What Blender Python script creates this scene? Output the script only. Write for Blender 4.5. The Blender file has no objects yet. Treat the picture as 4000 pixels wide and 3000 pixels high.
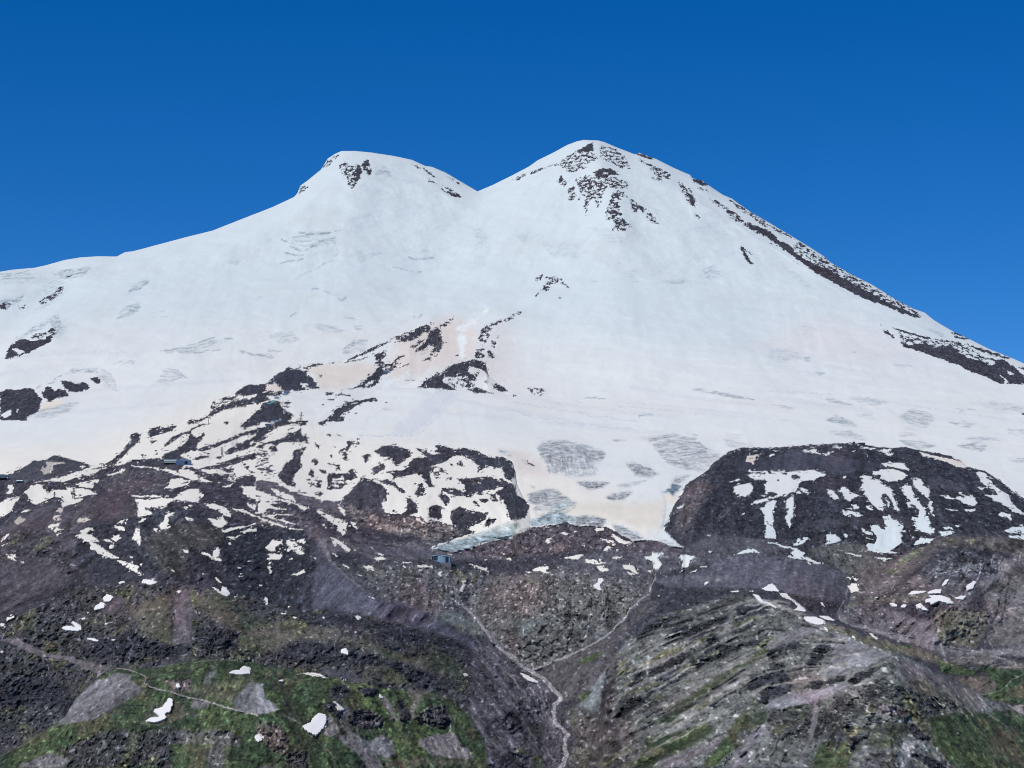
import bpy, math, random
import numpy as np
C = bpy.context
SC = C.scene
COL = SC.collection
rng = np.random.default_rng(7)
random.seed(7)

# ------------------------------------------------------------------ camera, sky, sun, exposure
FOV = math.radians(26.0)
F = 2000.0 / math.tan(FOV / 2)
PITCH = math.radians(6.6)
CAMZ = 400.0
cam = bpy.data.objects.new("camera", bpy.data.cameras.new("camera"))
COL.objects.link(cam)
cam.data.sensor_width = 36.0
cam.data.lens = 18.0 / math.tan(FOV / 2)
cam.data.clip_start = 1.0
cam.data.clip_end = 60000.0
cam.location = (0, 0, CAMZ)
cam.rotation_euler = (math.pi / 2 + PITCH, 0, 0)
SC.camera = cam

SUN_EL = math.radians(55.0)
SUN_AZ = math.radians(226.0)       # compass bearing from +Y (view direction), clockwise: behind the camera, a little left
w = bpy.data.worlds.new("World")
SC.world = w
w.use_nodes = True
nt = w.node_tree
bg = nt.nodes["Background"]
sky = nt.nodes.new("ShaderNodeTexSky")
sky.sky_type = 'NISHITA'
sky.sun_disc = False
sky.sun_elevation = SUN_EL
sky.sun_rotation = SUN_AZ
sky.altitude = 3200.0
sky.air_density = 0.85
sky.dust_density = 0.05
sky.ozone_density = 5.0
hs = nt.nodes.new("ShaderNodeHueSaturation")
hs.inputs["Hue"].default_value = 0.507
hs.inputs["Saturation"].default_value = 1.33
hs.inputs["Value"].default_value = 1.06
nt.links.new(sky.outputs[0], hs.inputs["Color"])
nt.links.new(hs.outputs[0], bg.inputs[0])
bg.inputs[1].default_value = 0.105
sd = bpy.data.lights.new("sun", 'SUN')
sd.energy = 3.75
sd.angle = math.radians(0.5)
sd.color = (1.0, 0.965, 0.92)
sun = bpy.data.objects.new("sun", sd)
COL.objects.link(sun)
sx, sy, sz = (math.sin(SUN_AZ) * math.cos(SUN_EL), math.cos(SUN_AZ) * math.cos(SUN_EL), math.sin(SUN_EL))
from mathutils import Vector
sun.rotation_euler = Vector((-sx, -sy, -sz)).to_track_quat('-Z', 'Y').to_euler()
sun.location = (0, 0, 3000)
SC.view_settings.view_transform = 'Standard'
SC.view_settings.look = 'None'
SC.view_settings.exposure = 0.0
SC.view_settings.gamma = 1.0
SC.cycles.filter_width = 1.0
SC.cycles.max_bounces = 4
SC.cycles.diffuse_bounces = 2

# ------------------------------------------------------------------ tracing helpers (survey coordinates: the photo's 4000 x 3000)
TILE = {1: (0, 900), 2: (1000, 500), 3: (2000, 500), 4: (3000, 750), 5: (0, 1500), 6: (1000, 1200), 7: (2000, 1500),
        8: (3000, 1500), 9: (0, 2250), 10: (1000, 2250), 11: (2000, 2250), 12: (3000, 2250), 13: (1000, 1800), 0: (0, 0)}
KT = 1000.0 / 2212.0

def P(s):
    """'5:10,20 30,40 6:5,5' -> survey coordinates; a tile number before a colon switches the tile (0 = the whole sheet)."""
    out = []
    t = 0
    for w_ in s.split():
        if ':' in w_:
            t, w_ = w_.split(':')
            t = int(t)
            if not w_:
                continue
        x, y = map(float, w_.split(','))
        ox, oy = TILE[t]
        k = 1.0 if t == 0 else KT
        out.append((ox + x * k, oy + y * k))
    return np.array(out)

MS = 1.5                          # map cell in survey px
U0, V0 = -200.0, 400.0
MW, MH = int(4400 / MS), int(2800 / MS)

def blur(a, r, passes=3):
    """box blurs of radius r cells"""
    r = int(r)
    if r < 1:
        return a
    n = 2 * r + 1
    for _ in range(passes):
        for ax in (0, 1):
            pad = [(0, 0)] * a.ndim
            pad[ax] = (r + 1, r)
            c = np.cumsum(np.pad(a, pad, mode='edge'), axis=ax, dtype=np.float64)
            if ax == 0:
                a = (c[n:] - c[:-n]) / n
            else:
                a = (c[:, n:] - c[:, :-n]) / n
    return a.astype(np.float32)

def polymask(p, pad=0):
    x = (p[:, 0] - U0) / MS
    y = (p[:, 1] - V0) / MS
    x0, x1 = max(0, int(x.min()) - 1 - pad), min(MW, int(x.max()) + 2 + pad)
    y0, y1 = max(0, int(y.min()) - 1 - pad), min(MH, int(y.max()) + 2 + pad)
    if x1 <= x0 or y1 <= y0:
        return None
    X, Y = np.meshgrid(np.arange(x0, x1) + .5, np.arange(y0, y1) + .5)
    ins = np.zeros(X.shape, bool)
    n = len(x)
    for i in range(n):
        xa, ya, xb, yb = x[i], y[i], x[(i + 1) % n], y[(i + 1) % n]
        if ya == yb:
            continue
        c = ((ya > Y) != (yb > Y)) & (X < (xb - xa) * (Y - ya) / (yb - ya) + xa)
        ins ^= c
    return (slice(y0, y1), slice(x0, x1)), ins.astype(np.float32)

def fill(m, p, val, soft=0, k=1.0):
    r = polymask(p, pad=int(soft * 3))
    if r is None:
        return
    sl, a = r
    if soft:
        a = blur(a, soft)
    a = a * k
    if m.ndim == 3:
        a = a[..., None]
        val = np.array(val, np.float32)
    m[sl] = m[sl] * (1 - a) + val * a

def smoothstep(a, b, x):
    t = np.clip((x - a) / (b - a), 0, 1)
    return t * t * (3 - 2 * t)

def linedist(p, scale, maxd, width=None):
    """distance (survey px) to a polyline on a grid of 'scale' px over the map"""
    W_, H_ = int(4400 / scale), int(2800 / scale)
    X, Y = np.meshgrid(U0 + (np.arange(W_) + .5) * scale, V0 + (np.arange(H_) + .5) * scale)
    d = np.full(X.shape, 1e9, np.float32)
    for (xa, ya), (xb, yb) in zip(p[:-1], p[1:]):
        dx, dy = xb - xa, yb - ya
        L = dx * dx + dy * dy + 1e-9
        t = np.clip(((X - xa) * dx + (Y - ya) * dy) / L, 0, 1)
        d = np.minimum(d, np.hypot(X - xa - t * dx, Y - ya - t * dy))
    return d

def stroke(m, p, width, val, soft=1.0, k=1.0):
    x0, x1 = p[:, 0].min() - width - 8, p[:, 0].max() + width + 8
    y0, y1 = p[:, 1].min() - width - 8, p[:, 1].max() + width + 8
    i0, i1 = max(0, int((x0 - U0) / MS)), min(MW, int((x1 - U0) / MS))
    j0, j1 = max(0, int((y0 - V0) / MS)), min(MH, int((y1 - V0) / MS))
    X, Y = np.meshgrid(U0 + (np.arange(i0, i1) + .5) * MS, V0 + (np.arange(j0, j1) + .5) * MS)
    d = np.full(X.shape, 1e9)
    for (xa, ya), (xb, yb) in zip(p[:-1], p[1:]):
        dx, dy = xb - xa, yb - ya
        L = dx * dx + dy * dy + 1e-9
        t = np.clip(((X - xa) * dx + (Y - ya) * dy) / L, 0, 1)
        d = np.minimum(d, np.hypot(X - xa - t * dx, Y - ya - t * dy))
    a = (1 - smoothstep(width / 2 - soft, width / 2 + soft, d)) * k
    sl = (slice(j0, j1), slice(i0, i1))
    if m.ndim == 3:
        a = a[..., None]
        val = np.array(val, np.float32)
    m[sl] = m[sl] * (1 - a) + val * a

def samp(m, u, v, sc=MS):
    x = np.clip((u - U0) / sc - .5, 0, m.shape[1] - 1.001)
    y = np.clip((v - V0) / sc - .5, 0, m.shape[0] - 1.001)
    i, j = x.astype(np.int32), y.astype(np.int32)
    fx, fy = (x - i).astype(np.float32), (y - j).astype(np.float32)
    if m.ndim == 3:
        fx, fy = fx[..., None], fy[..., None]
    return (m[j, i] * (1 - fx) + m[j, i + 1] * fx) * (1 - fy) + (m[j + 1, i] * (1 - fx) + m[j + 1, i + 1] * fx) * fy

GT = rng.uniform(0, 2 * math.pi, (64, 256, 256)).astype(np.float32)
GX, GY = np.cos(GT), np.sin(GT)

def noise(x, y, wl, seed=0):
    """gradient noise about -0.7..0.7, wavelength wl"""
    x = x / wl + seed * 17.31
    y = y / wl + seed * 9.17
    i, j = np.floor(x).astype(np.int32), np.floor(y).astype(np.int32)
    fx, fy = (x - i).astype(np.float32), (y - j).astype(np.float32)
    s = seed % 64
    gx, gy = GX[s], GY[s]
    a, b, c, d = i & 255, (i + 1) & 255, j & 255, (j + 1) & 255
    n00 = gx[c, a] * fx + gy[c, a] * fy
    n10 = gx[c, b] * (fx - 1) + gy[c, b] * fy
    n01 = gx[d, a] * fx + gy[d, a] * (fy - 1)
    n11 = gx[d, b] * (fx - 1) + gy[d, b] * (fy - 1)
    sx_ = fx * fx * fx * (fx * (fx * 6 - 15) + 10)
    sy_ = fy * fy * fy * (fy * (fy * 6 - 15) + 10)
    return (n00 * (1 - sx_) + n10 * sx_) * (1 - sy_) + (n01 * (1 - sx_) + n11 * sx_) * sy_

def fbm(x, y, wl, octs, seed=0, gain=.55):
    o = 0
    a = 1.0
    for k in range(octs):
        o = o + a * noise(x, y, wl / 2 ** k, seed + k * 5)
        a *= gain
    return o

def ridged(x, y, wl, octs, seed=0, gain=.55):
    o = 0
    a = 1.0
    for k in range(octs):
        o = o + a * (0.35 - np.abs(noise(x, y, wl / 2 ** k, seed + k * 5)) * 1.6)
        a *= gain
    return o

# ------------------------------------------------------------------ traced ground cover
SKYLINE = P("0:-220,1085 1:0,357 100,340 300,322 400,300 560,255 700,232 850,223 1010,225 1080,188 1150,180 1300,140 1600,60 1840,0 "
            "2:150,680 330,595 360,560 380,500 450,450 560,360 620,265 680,225 740,198 850,198 1000,212 1200,243 1350,275 1470,330 1520,335 1640,385 1800,480 1915,548 2050,490 "
            "3:0,410 150,330 220,280 380,200 480,145 560,115 620,103 740,107 800,122 900,165 1065,228 1100,213 1250,270 1400,345 1540,405 1560,435 1640,450 1700,495 1820,575 1900,610 2040,710 "
            "4:0,258 210,385 360,475 490,560 540,610 700,700 900,800 1100,925 1260,1010 1350,1040 1440,1110 1600,1205 1720,1260 1930,1365 2100,1430 2212,1480 0:4200,1520")
SNOW = np.zeros((MH, MW), np.float32)
MIX = np.zeros((MH, MW), np.float32)
# everything above this line is snow unless traced as rock
fill(SNOW, P("0:-300,300 4300,300 8:2330,1090 2212,1000 2080,900 2000,830 1870,750 1740,720 1580,620 1300,570 1190,545 1060,550 950,545 820,520 700,508 400,525 0,552 "
             "7:1970,550 1850,600 1730,690 1660,770 1500,870 1470,950 1400,1040 1360,1150 1310,1250 1440,1390 1500,1420 1400,1410 1250,1355 1150,1350 1050,1360 850,1250 820,1230 540,1225 480,1190 360,1220 180,1240 0,1310 "
             "13:2212,660 1950,715 1850,760 1700,797 1500,750 1900,612 1780,590 1700,555 1560,520 1330,475 1110,450 1085,370 720,345 680,350 470,330 230,270 0,230 "
             "5:2212,880 2000,840 1650,720 1400,700 1100,690 870,718 340,835 0,850 0:-300,1880"), 1)
ROCKS = """
0 1:45,1110 75,1010 110,980 200,935 260,950 330,950 400,930 470,880 440,960 380,990 240,1060 150,1090
1 1:80,1015 150,1020 190,1040 220,1055 150,1080 130,1040
.35 1:280,900 400,880 470,830 480,900 380,910 330,935 260,930
0 1:0,1400 60,1370 120,1380 240,1360 300,1370 330,1430 370,1460 350,1500 330,1560 250,1600 220,1640 0,1640
1 1:10,1580 100,1545 90,1590 50,1615 10,1610
1 1:140,1545 165,1540 150,1590
0 1:360,1380 380,1400 395,1350 430,1350 480,1390 520,1370 560,1380 600,1430 520,1440 480,1450 440,1490 400,1460 370,1440
0 1:520,1295 560,1290 620,1310 660,1330 730,1305 770,1350 750,1375 700,1390 650,1400 590,1385 550,1350
0 1:770,1275 850,1270 870,1300 860,1328 820,1315
.45 1:340,620 420,560 500,500 540,480 560,500 480,580 400,630 350,640
.4 1:160,660 220,640 210,670 170,675
.5 1:0,620 100,640 90,680 0,690
.55 1:560,390 620,390 600,420
.45 2:715,350 730,320 765,295 850,330 890,310 910,350 900,430 870,450 850,510 820,525 790,460 780,430 740,380
0 2:860,345 895,315 915,370 900,440 860,460 848,510 830,505 865,420
0 2:912,325 940,285 970,265 985,330 1005,395 970,400 940,370
1 2:950,335 975,330 990,360 965,365
.25 2:365,570 375,515 400,500 450,510 430,540 390,555
.4 2:570,350 600,300 640,260 670,280 650,310 600,340
.6 2:640,250 700,225 720,240 690,270
.15 2:1340,305 1375,318 1425,352 1380,338
0 2:1420,330 1480,365 1555,435 1540,432 1470,375
.1 2:1640,410 1750,478 1755,486 1700,455
.4 2:1470,435 1530,450 1560,475 1500,468
.1 2:1565,508 1650,545 1720,560 1780,600 1740,602 1660,572 1600,530
.1 2:1600,485 1700,535 1770,585 1760,590 1680,545
0 3:700,385 780,350 850,350 900,378 935,408 850,405 820,425 740,420 680,410
1 3:785,385 825,385 815,402 790,400
1 3:670,395 715,390 715,415 680,412
0 3:540,205 600,178 660,140 700,125 705,200 640,208 570,212
.45 3:480,240 540,215 600,210 650,230 590,265 530,260
.6 3:400,290 540,215 700,205 740,265 600,330 500,370 450,360
.5 3:450,350 540,300 600,310 640,340 560,380 460,370
.62 3:760,150 870,170 960,230 1000,290 1000,340 1040,350 940,350 850,300 760,240
.5 3:880,270 960,280 1000,310 1030,350 960,350 880,310
.4 3:0,445 100,400 200,365 300,335 300,350 200,390 100,415 80,450 20,450
.6 3:300,335 440,290 540,260 500,290 400,320
.47 3:550,440 640,410 760,425 900,430 990,470 1000,520 900,520 820,515 780,560 770,640 740,690 720,620 690,600 650,690 640,755 620,660 650,600 600,580 570,640 590,540 560,480
.33 3:720,440 830,430 900,440 950,480 1000,515 880,510 790,520 760,570 740,520 680,530 640,500 700,470
.38 3:580,450 660,440 650,500 700,540 650,580 600,520 570,480
.5 3:390,440 430,410 470,460 460,500 410,500
.5 3:480,520 530,500 560,560 540,620 500,630
.45 3:870,560 910,540 960,590 920,640 930,700 960,750 900,760 990,800 1040,850 980,890 870,885 900,830 860,780 805,800 820,700 850,630
.2 3:880,550 940,560 960,610 870,600
.1 3:840,730 900,720 960,750 930,760 860,760
.1 3:870,800 940,790 960,830 900,840
.1 3:940,545 960,545 1000,595 985,600 960,575
.45 3:1010,610 1060,640 1150,690 1230,770 1265,830 1200,820 1160,740 1090,700 1050,760 1040,690
.05 3:1040,655 1100,665 1140,700 1090,700 1060,690
.1 3:1085,265 1160,295 1240,340 1300,362 1310,380 1240,355 1150,310
.4 3:1190,340 1240,350 1310,370 1385,415 1370,440 1280,430 1230,400
.5 3:1190,420 1260,430 1330,460 1290,455 1220,440
0 3:1065,222 1150,232 1240,270 1180,268 1100,240
.45 3:1440,450 1480,490 1550,540 1590,620 1590,690 1530,650 1490,580 1460,520
.05 3:1510,560 1545,570 1590,630 1560,650 1520,600
0 3:1555,440 1600,435 1640,450 1695,493 1640,500 1570,465
.45 3:1600,510 1680,530 1715,555 1640,535
0 3:1570,725 1610,755 1620,790 1590,760
.42 3:1690,605 1760,625 1850,690 1940,740 1990,780 2020,820 2100,860 2212,900 2212,945 2100,900 2020,850 1930,800 1880,770 1860,710 1780,670
.05 3:1720,612 1765,625 1780,650 1750,640
.05 3:1850,700 1930,730 1900,750 1860,730
0 3:2030,810 2120,850 2212,880 2230,950 2130,900 2050,860
.45 3:1870,610 2000,690 2120,765 2212,825 2212,870 2100,790 1960,700
0 3:1980,1018 2020,1050 2082,1092 2075,1098 2000,1045 2010,1070 2060,1140 2095,1185 2040,1160 1998,1100 1975,1045
.35 3:200,1300 270,1260 250,1310 210,1330
.42 3:280,1290 400,1280 440,1320 350,1350 310,1400 250,1420 195,1470 240,1400 300,1340
0 3:430,1330 440,1325 503,1388 475,1378
0 3:405,1455 420,1455 420,1475 408,1478
.4 3:0,1610 60,1590 120,1585 80,1600 0,1640
0 4:0,330 60,370 100,430 150,430 200,470 230,520 300,560 400,610 450,620 540,640 640,700 760,770 850,820 940,880 1050,950 1200,1010 1340,1085 1290,1085 1170,1050 1060,1000 920,955 780,900 600,800 400,690 250,580 100,470 0,400
.5 4:215,470 250,440 330,480 480,560 540,610 700,700 900,820 1080,910 1250,1010 1340,1085 1200,1030 1050,960 940,900 760,800 640,740 540,670 420,630 300,570
1 4:350,485 400,500 480,560 440,550
1 4:480,575 530,600 500,595
.8 4:560,645 660,700 650,740 600,690
.75 4:230,490 330,520 430,610 400,610 330,560 240,520
.8 4:870,820 960,900 930,890
.8 4:980,850 1100,930 1150,960 1040,930 1000,890
.35 4:0,280 60,310 210,385 200,400 80,345
.3 4:210,400 260,430 350,480 300,475
.35 4:10,435 90,465 60,465
.3 4:190,575 270,630 240,615
0 4:1145,1335 1200,1270 1250,1260 1400,1265 1560,1285 1650,1300 1750,1350 1900,1440 2040,1450 2212,1580 2250,1659 2000,1659 1900,1600 1760,1560 1640,1490 1450,1430 1290,1370
.55 4:1130,1220 1300,1270 1400,1265 1560,1300 1700,1320 1900,1440 1950,1500 1850,1460 1740,1440 1620,1360 1550,1330 1450,1340 1350,1300 1230,1320 1150,1310
.8 4:1250,1270 1320,1280 1300,1310 1270,1310
.75 4:1620,1330 1720,1360 1800,1420 1760,1430 1650,1370
.8 4:1890,1440 1960,1460 1950,1500 1900,1490
.3 4:1000,1180 1050,1200 1110,1260 1050,1265 1005,1220
0 4:965,1142 985,1148 985,1165
0 4:1060,1160 1200,1205 1400,1260 1380,1270 1250,1240 1100,1190
.35 4:1580,1210 1650,1215 1760,1270 1680,1275 1610,1250
.1 4:1700,1310 1850,1350 1960,1390 2120,1440 2040,1440 1900,1400 1780,1350
.5 4:2090,1470 2212,1520 2212,1540 2130,1500
1 4:1990,1550 2060,1620 2110,1659 2060,1659
1 4:2050,1535 2130,1570 2100,1582 2060,1560
0 5:-60,800 60,790 140,750 290,665 400,655 460,618 520,625 620,655 760,695 790,720 740,740 640,760 540,800 330,830 200,840 0,860 -60,860
.8 5:340,745 400,715 395,670 450,672 600,680 540,690 460,700 450,770 390,782
.8 5:680,705 740,700 720,740
.1 5:620,650 760,693 700,690
0 5:880,715 960,660 1060,580 1110,510 1130,440 1190,420 1220,440 1210,490 1130,560 1080,610 1010,680 960,700
0 5:1265,420 1300,380 1380,368 1430,375 1540,355 1500,390 1430,420 1330,455 1270,465 1300,440
1 5:1370,375 1395,370 1400,390
0 5:1300,495 1370,480 1310,517
0 5:1310,620 1400,570 1440,510 1480,460 1620,400 1750,345 1850,342 1740,360 1650,400 1660,430 1700,470 1760,420 1770,440 1720,510 1690,560 1620,590 1520,620 1420,640 1440,610 1510,570 1610,500 1640,430 1560,450 1500,500 1400,560 1350,610
0 5:1610,340 1640,312 1720,310 1800,270 1840,220 1900,190 2000,150 2212,110 2212,170 2000,210 1900,240 1800,290 1740,320 1640,345
0 5:2030,80 2120,10 2300,0 2300,60 2150,105 2040,100
.5 5:1820,220 1860,130 2000,110 2100,90 1980,170
0 5:1690,570 1800,530 1950,480 2100,420 2212,390 2250,410 2100,450 2000,490 1850,550 1750,590
0 5:1940,590 2000,550 2100,500 2212,440 2212,530 2100,570 2000,600 1960,605
1 5:2150,500 2195,490 2190,512 2155,515
0 5:2070,370 2150,300 2212,240 2250,360 2100,375
0 5:1850,640 1900,620 1940,630 1900,650 1870,650
0 5:1640,650 1700,630 1770,610 1820,630 1700,655
0 5:1090,680 1240,650 1400,640 1420,600 1500,570 1560,600 1560,625 1650,660 1640,700 1500,720 1300,700 1100,700
0 5:1730,730 1850,700 2000,650 2100,620 2212,590 2250,640 2050,680 1980,720 1900,740 1780,740
0 5:1930,330 1980,320 1955,355
0 5:1600,560 1700,555 1700,575 1600,580
0 5:1680,730 1730,742 1705,755
0 5:1720,780 1850,770 2000,820 1900,815 1780,800
.15 5:2000,730 2030,730 2030,830 2010,830
.6 5:1850,740 2030,700 2000,760 2050,810 1950,800
.3 5:2090,660 2130,700 2200,770 2180,775 2100,710
0 5:2030,830 2110,790 2212,800 2212,870 2050,860
0 5:0,785 80,790 80,830 0,830
0 6:80,670 180,580 280,520 380,505 400,560 450,590 500,620 550,700 500,710 430,690 430,715 300,720 230,720 200,690 180,660
1 6:385,655 440,655 440,690 400,690
0 6:375,550 440,550 450,580 380,575
0 6:430,510 520,485 580,490 520,510 440,525
.4 6:530,580 580,575 550,610
.6 6:270,515 380,510 470,540 380,545
0 6:590,490 650,475 720,480 850,430 940,380 1020,340 1170,285 1130,315 1040,360 960,400 860,440 700,480
0 6:740,480 860,460 980,425 985,432 880,462 760,485
0 6:1085,355 1150,345 1130,355
0 6:1020,420 1110,375 1120,430 1080,450 1070,470 1110,475 1100,540 1140,570 1080,590 1060,650 1000,690 900,700 720,722 860,690 900,660 960,620 950,610 1020,570 1030,530 1060,510 1030,490 1040,460
1 6:930,670 970,650 1035,622 1005,655 960,680
1 6:720,722 860,700 990,690 870,715
0 6:1185,470 1220,430 1300,408 1235,445 1200,475
0 6:1230,295 1290,240 1360,210 1400,175 1480,145 1510,170 1500,210 1440,220 1400,260 1350,290 1280,300
0 6:1380,375 1440,320 1480,270 1490,220 1530,190 1580,180 1600,240 1610,330 1580,400 1520,450 1410,470 1480,440 1500,400 1560,340 1500,330 1440,370 1390,390
.6 6:1510,380 1570,370 1580,400 1520,440 1480,440
0 6:1395,420 1450,400 1440,412
.15 6:1580,160 1640,130 1720,80 1732,88 1660,140 1640,160 1600,165 1600,190
.5 6:1500,130 1540,118 1520,160
0 6:1330,345 1420,290 1480,262 1420,315 1370,352
.5 6:1160,270 1300,215 1400,180 1360,200 1260,280 1200,300
.25 6:1930,210 2000,160 2110,110 2130,125 2020,170 2010,260 1990,300 1940,310 1930,280
.35 6:2140,110 2212,80 2212,95 2170,130
.2 6:2030,265 2080,310 2060,360 2040,330
.1 6:2070,230 2100,260 2095,268
.25 6:1910,370 1970,345 1990,370 1950,390 1980,430 1890,440
.2 6:2010,365 2050,400 2050,445 2000,440
0 6:1400,695 1480,620 1600,560 1700,490 1760,480 1830,460 1900,450 1980,480 2000,570 1970,560 1940,530 1890,520 1850,500 1830,560 1900,600 1910,640 1850,640 1760,580 1740,570 1740,640 1760,690 1720,690 1640,640 1620,600 1620,650 1750,720 1600,705 1400,697
.85 6:1620,600 1740,605 1780,640 1750,690 1640,640
1 6:1590,570 1680,545 1640,560 1600,580
.45 6:1740,570 1830,600 1900,690 1850,710 1780,700
0 6:1800,705 1900,695 2060,745 1900,740
0 6:2040,655 2100,670 2180,725 2120,730 2060,700
0 6:1980,630 2010,640 2000,668
.3 6:1880,560 1920,570 1915,605
0 6:1240,635 1320,623 1395,638 1320,632
0 6:1240,520 1320,480 1350,478 1290,512
0 6:1110,530 1170,520 1180,545 1120,560
.35 6:1090,490 1200,485 1270,490 1180,530 1100,530
0 6:1720,415 1742,415 1740,425 1722,425
0 6:1615,293 1640,296 1630,308
0 6:0,690 80,665 60,680 0,705
0 6:0,735 60,740 130,715 150,740 210,720 250,740 170,770 100,770 0,800
.25 6:200,720 330,715 380,725 240,750
0 6:0,900 40,860 60,830 150,800 190,810 210,840 250,890 310,930 320,960 280,980 200,1000 130,990 60,990 0,1000
0 6:0,785 100,780 130,800 50,820 0,850
0 6:220,810 310,825 280,840 230,830
0 6:250,850 305,860 270,868
.2 6:600,740 700,742 860,767 730,767 610,760
.2 6:580,800 690,795 640,807
0 6:565,840 600,840 580,848
0 6:525,1015 600,970 650,930 700,880 780,820 900,800 1030,785 1065,815 1010,810 940,820 870,850 800,890 720,940 770,955 740,990 660,980 580,1020
0 6:790,900 830,910 800,922
0 6:850,905 875,918 862,922
0 6:790,965 820,970 800,975
.3 6:1105,820 1150,820 1130,825
0 6:0,1060 100,1020 250,980 330,990 430,980 440,1020 300,1010 200,1030 130,1070 60,1120 130,1110 100,1130 0,1175
0 6:265,1050 340,1042 290,1060
0 6:0,1220 100,1165 230,1130 290,1090 360,1070 390,1040 400,1100 465,1125 440,1140 460,1180 360,1165 240,1165 190,1180 140,1235 90,1200 30,1240 40,1300 0,1290
0 6:190,1460 250,1350 310,1310 330,1240 430,1205 435,1220 390,1280 385,1340 400,1380 330,1450 320,1490 350,1560 280,1540 220,1500
.6 6:0,1200 120,1180 200,1220 100,1330 180,1400 160,1460 60,1450 0,1400
0 6:0,1500 50,1490 170,1515 300,1590 480,1605 350,1610 500,1640 560,1659 300,1680 200,1600 100,1580 0,1560
0 6:590,1093 660,1105 640,1118
0 6:690,1100 720,1095 722,1122
0 6:510,1160 550,1195 540,1230 515,1190
.15 6:720,1240 770,1205 800,1150 880,1130 895,1170 870,1190 820,1190 810,1240 790,1260 800,1340 750,1320 740,1280
0 6:635,1280 665,1280 650,1300
0 6:480,1310 530,1330 540,1370 510,1370
0 6:465,1390 510,1430 500,1470 460,1450
0 6:545,1400 600,1410 610,1440 560,1435
.1 6:620,1345 700,1365 760,1370 720,1385 740,1410 670,1390
0 6:620,1430 700,1440 760,1430 770,1460 720,1480 660,1580 620,1570 620,1500
.55 6:660,1480 800,1480 850,1470 800,1540 740,1570 680,1570
0 6:780,1430 830,1395 880,1470 800,1500 755,1500
.6 6:430,1480 560,1470 560,1560 460,1550
0 6:495,1600 550,1595 580,1610 560,1640 510,1610
0 6:660,1200 690,1205 680,1215
0 6:925,1280 985,1260 975,1310 945,1345 930,1310
0 6:1030,1250 1100,1195 1150,1188 1240,1205 1330,1240 1350,1285 1300,1310 1260,1350 1200,1370 1180,1340 1170,1300 1100,1340 1150,1290 1080,1290
0 6:1005,1380 1100,1350 1120,1400 1050,1440 1010,1450
0 6:740,1659 860,1550 920,1460 970,1480 1010,1510 1100,1540 1130,1600 1130,1680 700,1700
0 6:1000,1480 1080,1500 1130,1480 1200,1520 1280,1580 1290,1620 1220,1540 1140,1540
0 6:1130,1420 1260,1410 1320,1380 1340,1310 1420,1300 1480,1290 1420,1250 1370,1215 1480,1240 1520,1270 1600,1270 1530,1245 1570,1230 1550,1195 1600,1190 1700,1230 1800,1215 1900,1240 2000,1290 2060,1300 2120,1290 2212,1340 2212,1500 2150,1480 2130,1400 2000,1370 1920,1430 1920,1380 1850,1310 1780,1280 1700,1290 1600,1350 1500,1380 1560,1440 1500,1420 1510,1500 1560,1560 1500,1560 1440,1470 1380,1440 1290,1460 1200,1470
.6 6:1500,1380 1600,1380 1700,1480 1650,1500 1560,1480
0 6:1735,1350 1770,1325 1800,1370 1770,1378
0 6:1660,1360 1690,1352 1690,1372
0 6:1720,1480 1850,1475 2040,1465 2100,1500 2150,1490 2200,1550 2212,1680 2120,1659 2060,1600 2150,1560 2100,1560 2030,1580 1950,1590 1940,1620 1820,1600 1800,1540
1 6:1908,1503 1935,1518 1938,1533 1915,1520
0 13:1370,270 1400,200 1430,185 1460,250 1440,310 1390,310
0 6:1600,1560 1700,1570 1820,1640 1700,1625 1620,1590
0 7:-20,690 20,740 40,790 0,820 -40,760
0 7:-30,850 40,885 30,960 100,990 160,1060 100,1160 0,1180 -60,1060
0 13:720,350 850,230 920,140 1010,180 1100,220 1130,290 1090,360 1110,450 1040,480 850,370 780,360
0 13:1130,190 1220,210 1290,260 1280,290 1200,225
0 13:1290,310 1380,350 1410,440 1330,475 1250,460 1310,430 1300,370
0 13:1500,400 1560,380 1620,400 1600,500 1560,520 1480,470
0 13:1570,300 1640,290 1690,340 1640,390 1600,330
0 13:1680,430 1760,400 1900,440 2020,450 1990,500 1880,560 1790,600 1700,545 1680,480
0 13:1870,350 1900,340 1940,400 1900,390
0 13:2010,290 2060,280 2090,350 2040,350
0 13:2130,310 2180,270 2212,240 2250,380 2150,380
0 13:1700,230 1820,270 1900,300 1940,280 1820,320 1700,270
.2 13:1925,330 2000,330 2000,360 1950,360
0 13:2000,510 2080,500 2060,540 1960,580
0 13:1180,425 1205,425 1195,440
0 13:1370,195 1400,195 1385,210
0 13:1170,110 1270,105 1190,130
.3 7:130,650 205,715 150,700
0 8:2180,252 2230,252 2230,270 2185,268
.15 7:0,90 50,103 10,100
0 6:1135,1060 1150,1060 1145,1068
.6 7:140,30 290,40 280,100 160,80
0 4:2050,1659 2212,1600 2212,1659
.9 13:0,440 150,490 300,535 410,558 300,545 120,495 0,450
1 5:920,790 960,765 1060,735 1100,735 1030,770 970,790
1 5:1130,700 1350,720 1520,750 1560,780 1680,780 1720,800 1850,850 2010,860 1800,850 1640,820 1540,790 1400,745 1270,722 1140,712
1 5:1590,730 1640,740 1700,790 1650,830 1600,790 1520,750
1 5:430,830 540,800 640,770 800,740 960,720 850,750 740,790 620,820 540,845 330,840
1 5:1410,920 1460,870 1480,820 1560,815 1650,835 1620,870 1500,900
1 5:650,870 740,840 810,850 810,900 700,890
1 5:760,830 850,830 850,860 800,845
1 5:210,930 280,870 330,860 390,910 420,940 500,910 620,910 620,960 740,960 700,980 560,990 480,980 380,1010 310,1045 260,1010 230,970
1 5:540,880 640,900 740,905 840,950 780,960 680,960 600,910
1 5:60,870 120,870 120,910 90,950 50,940 80,910
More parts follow.
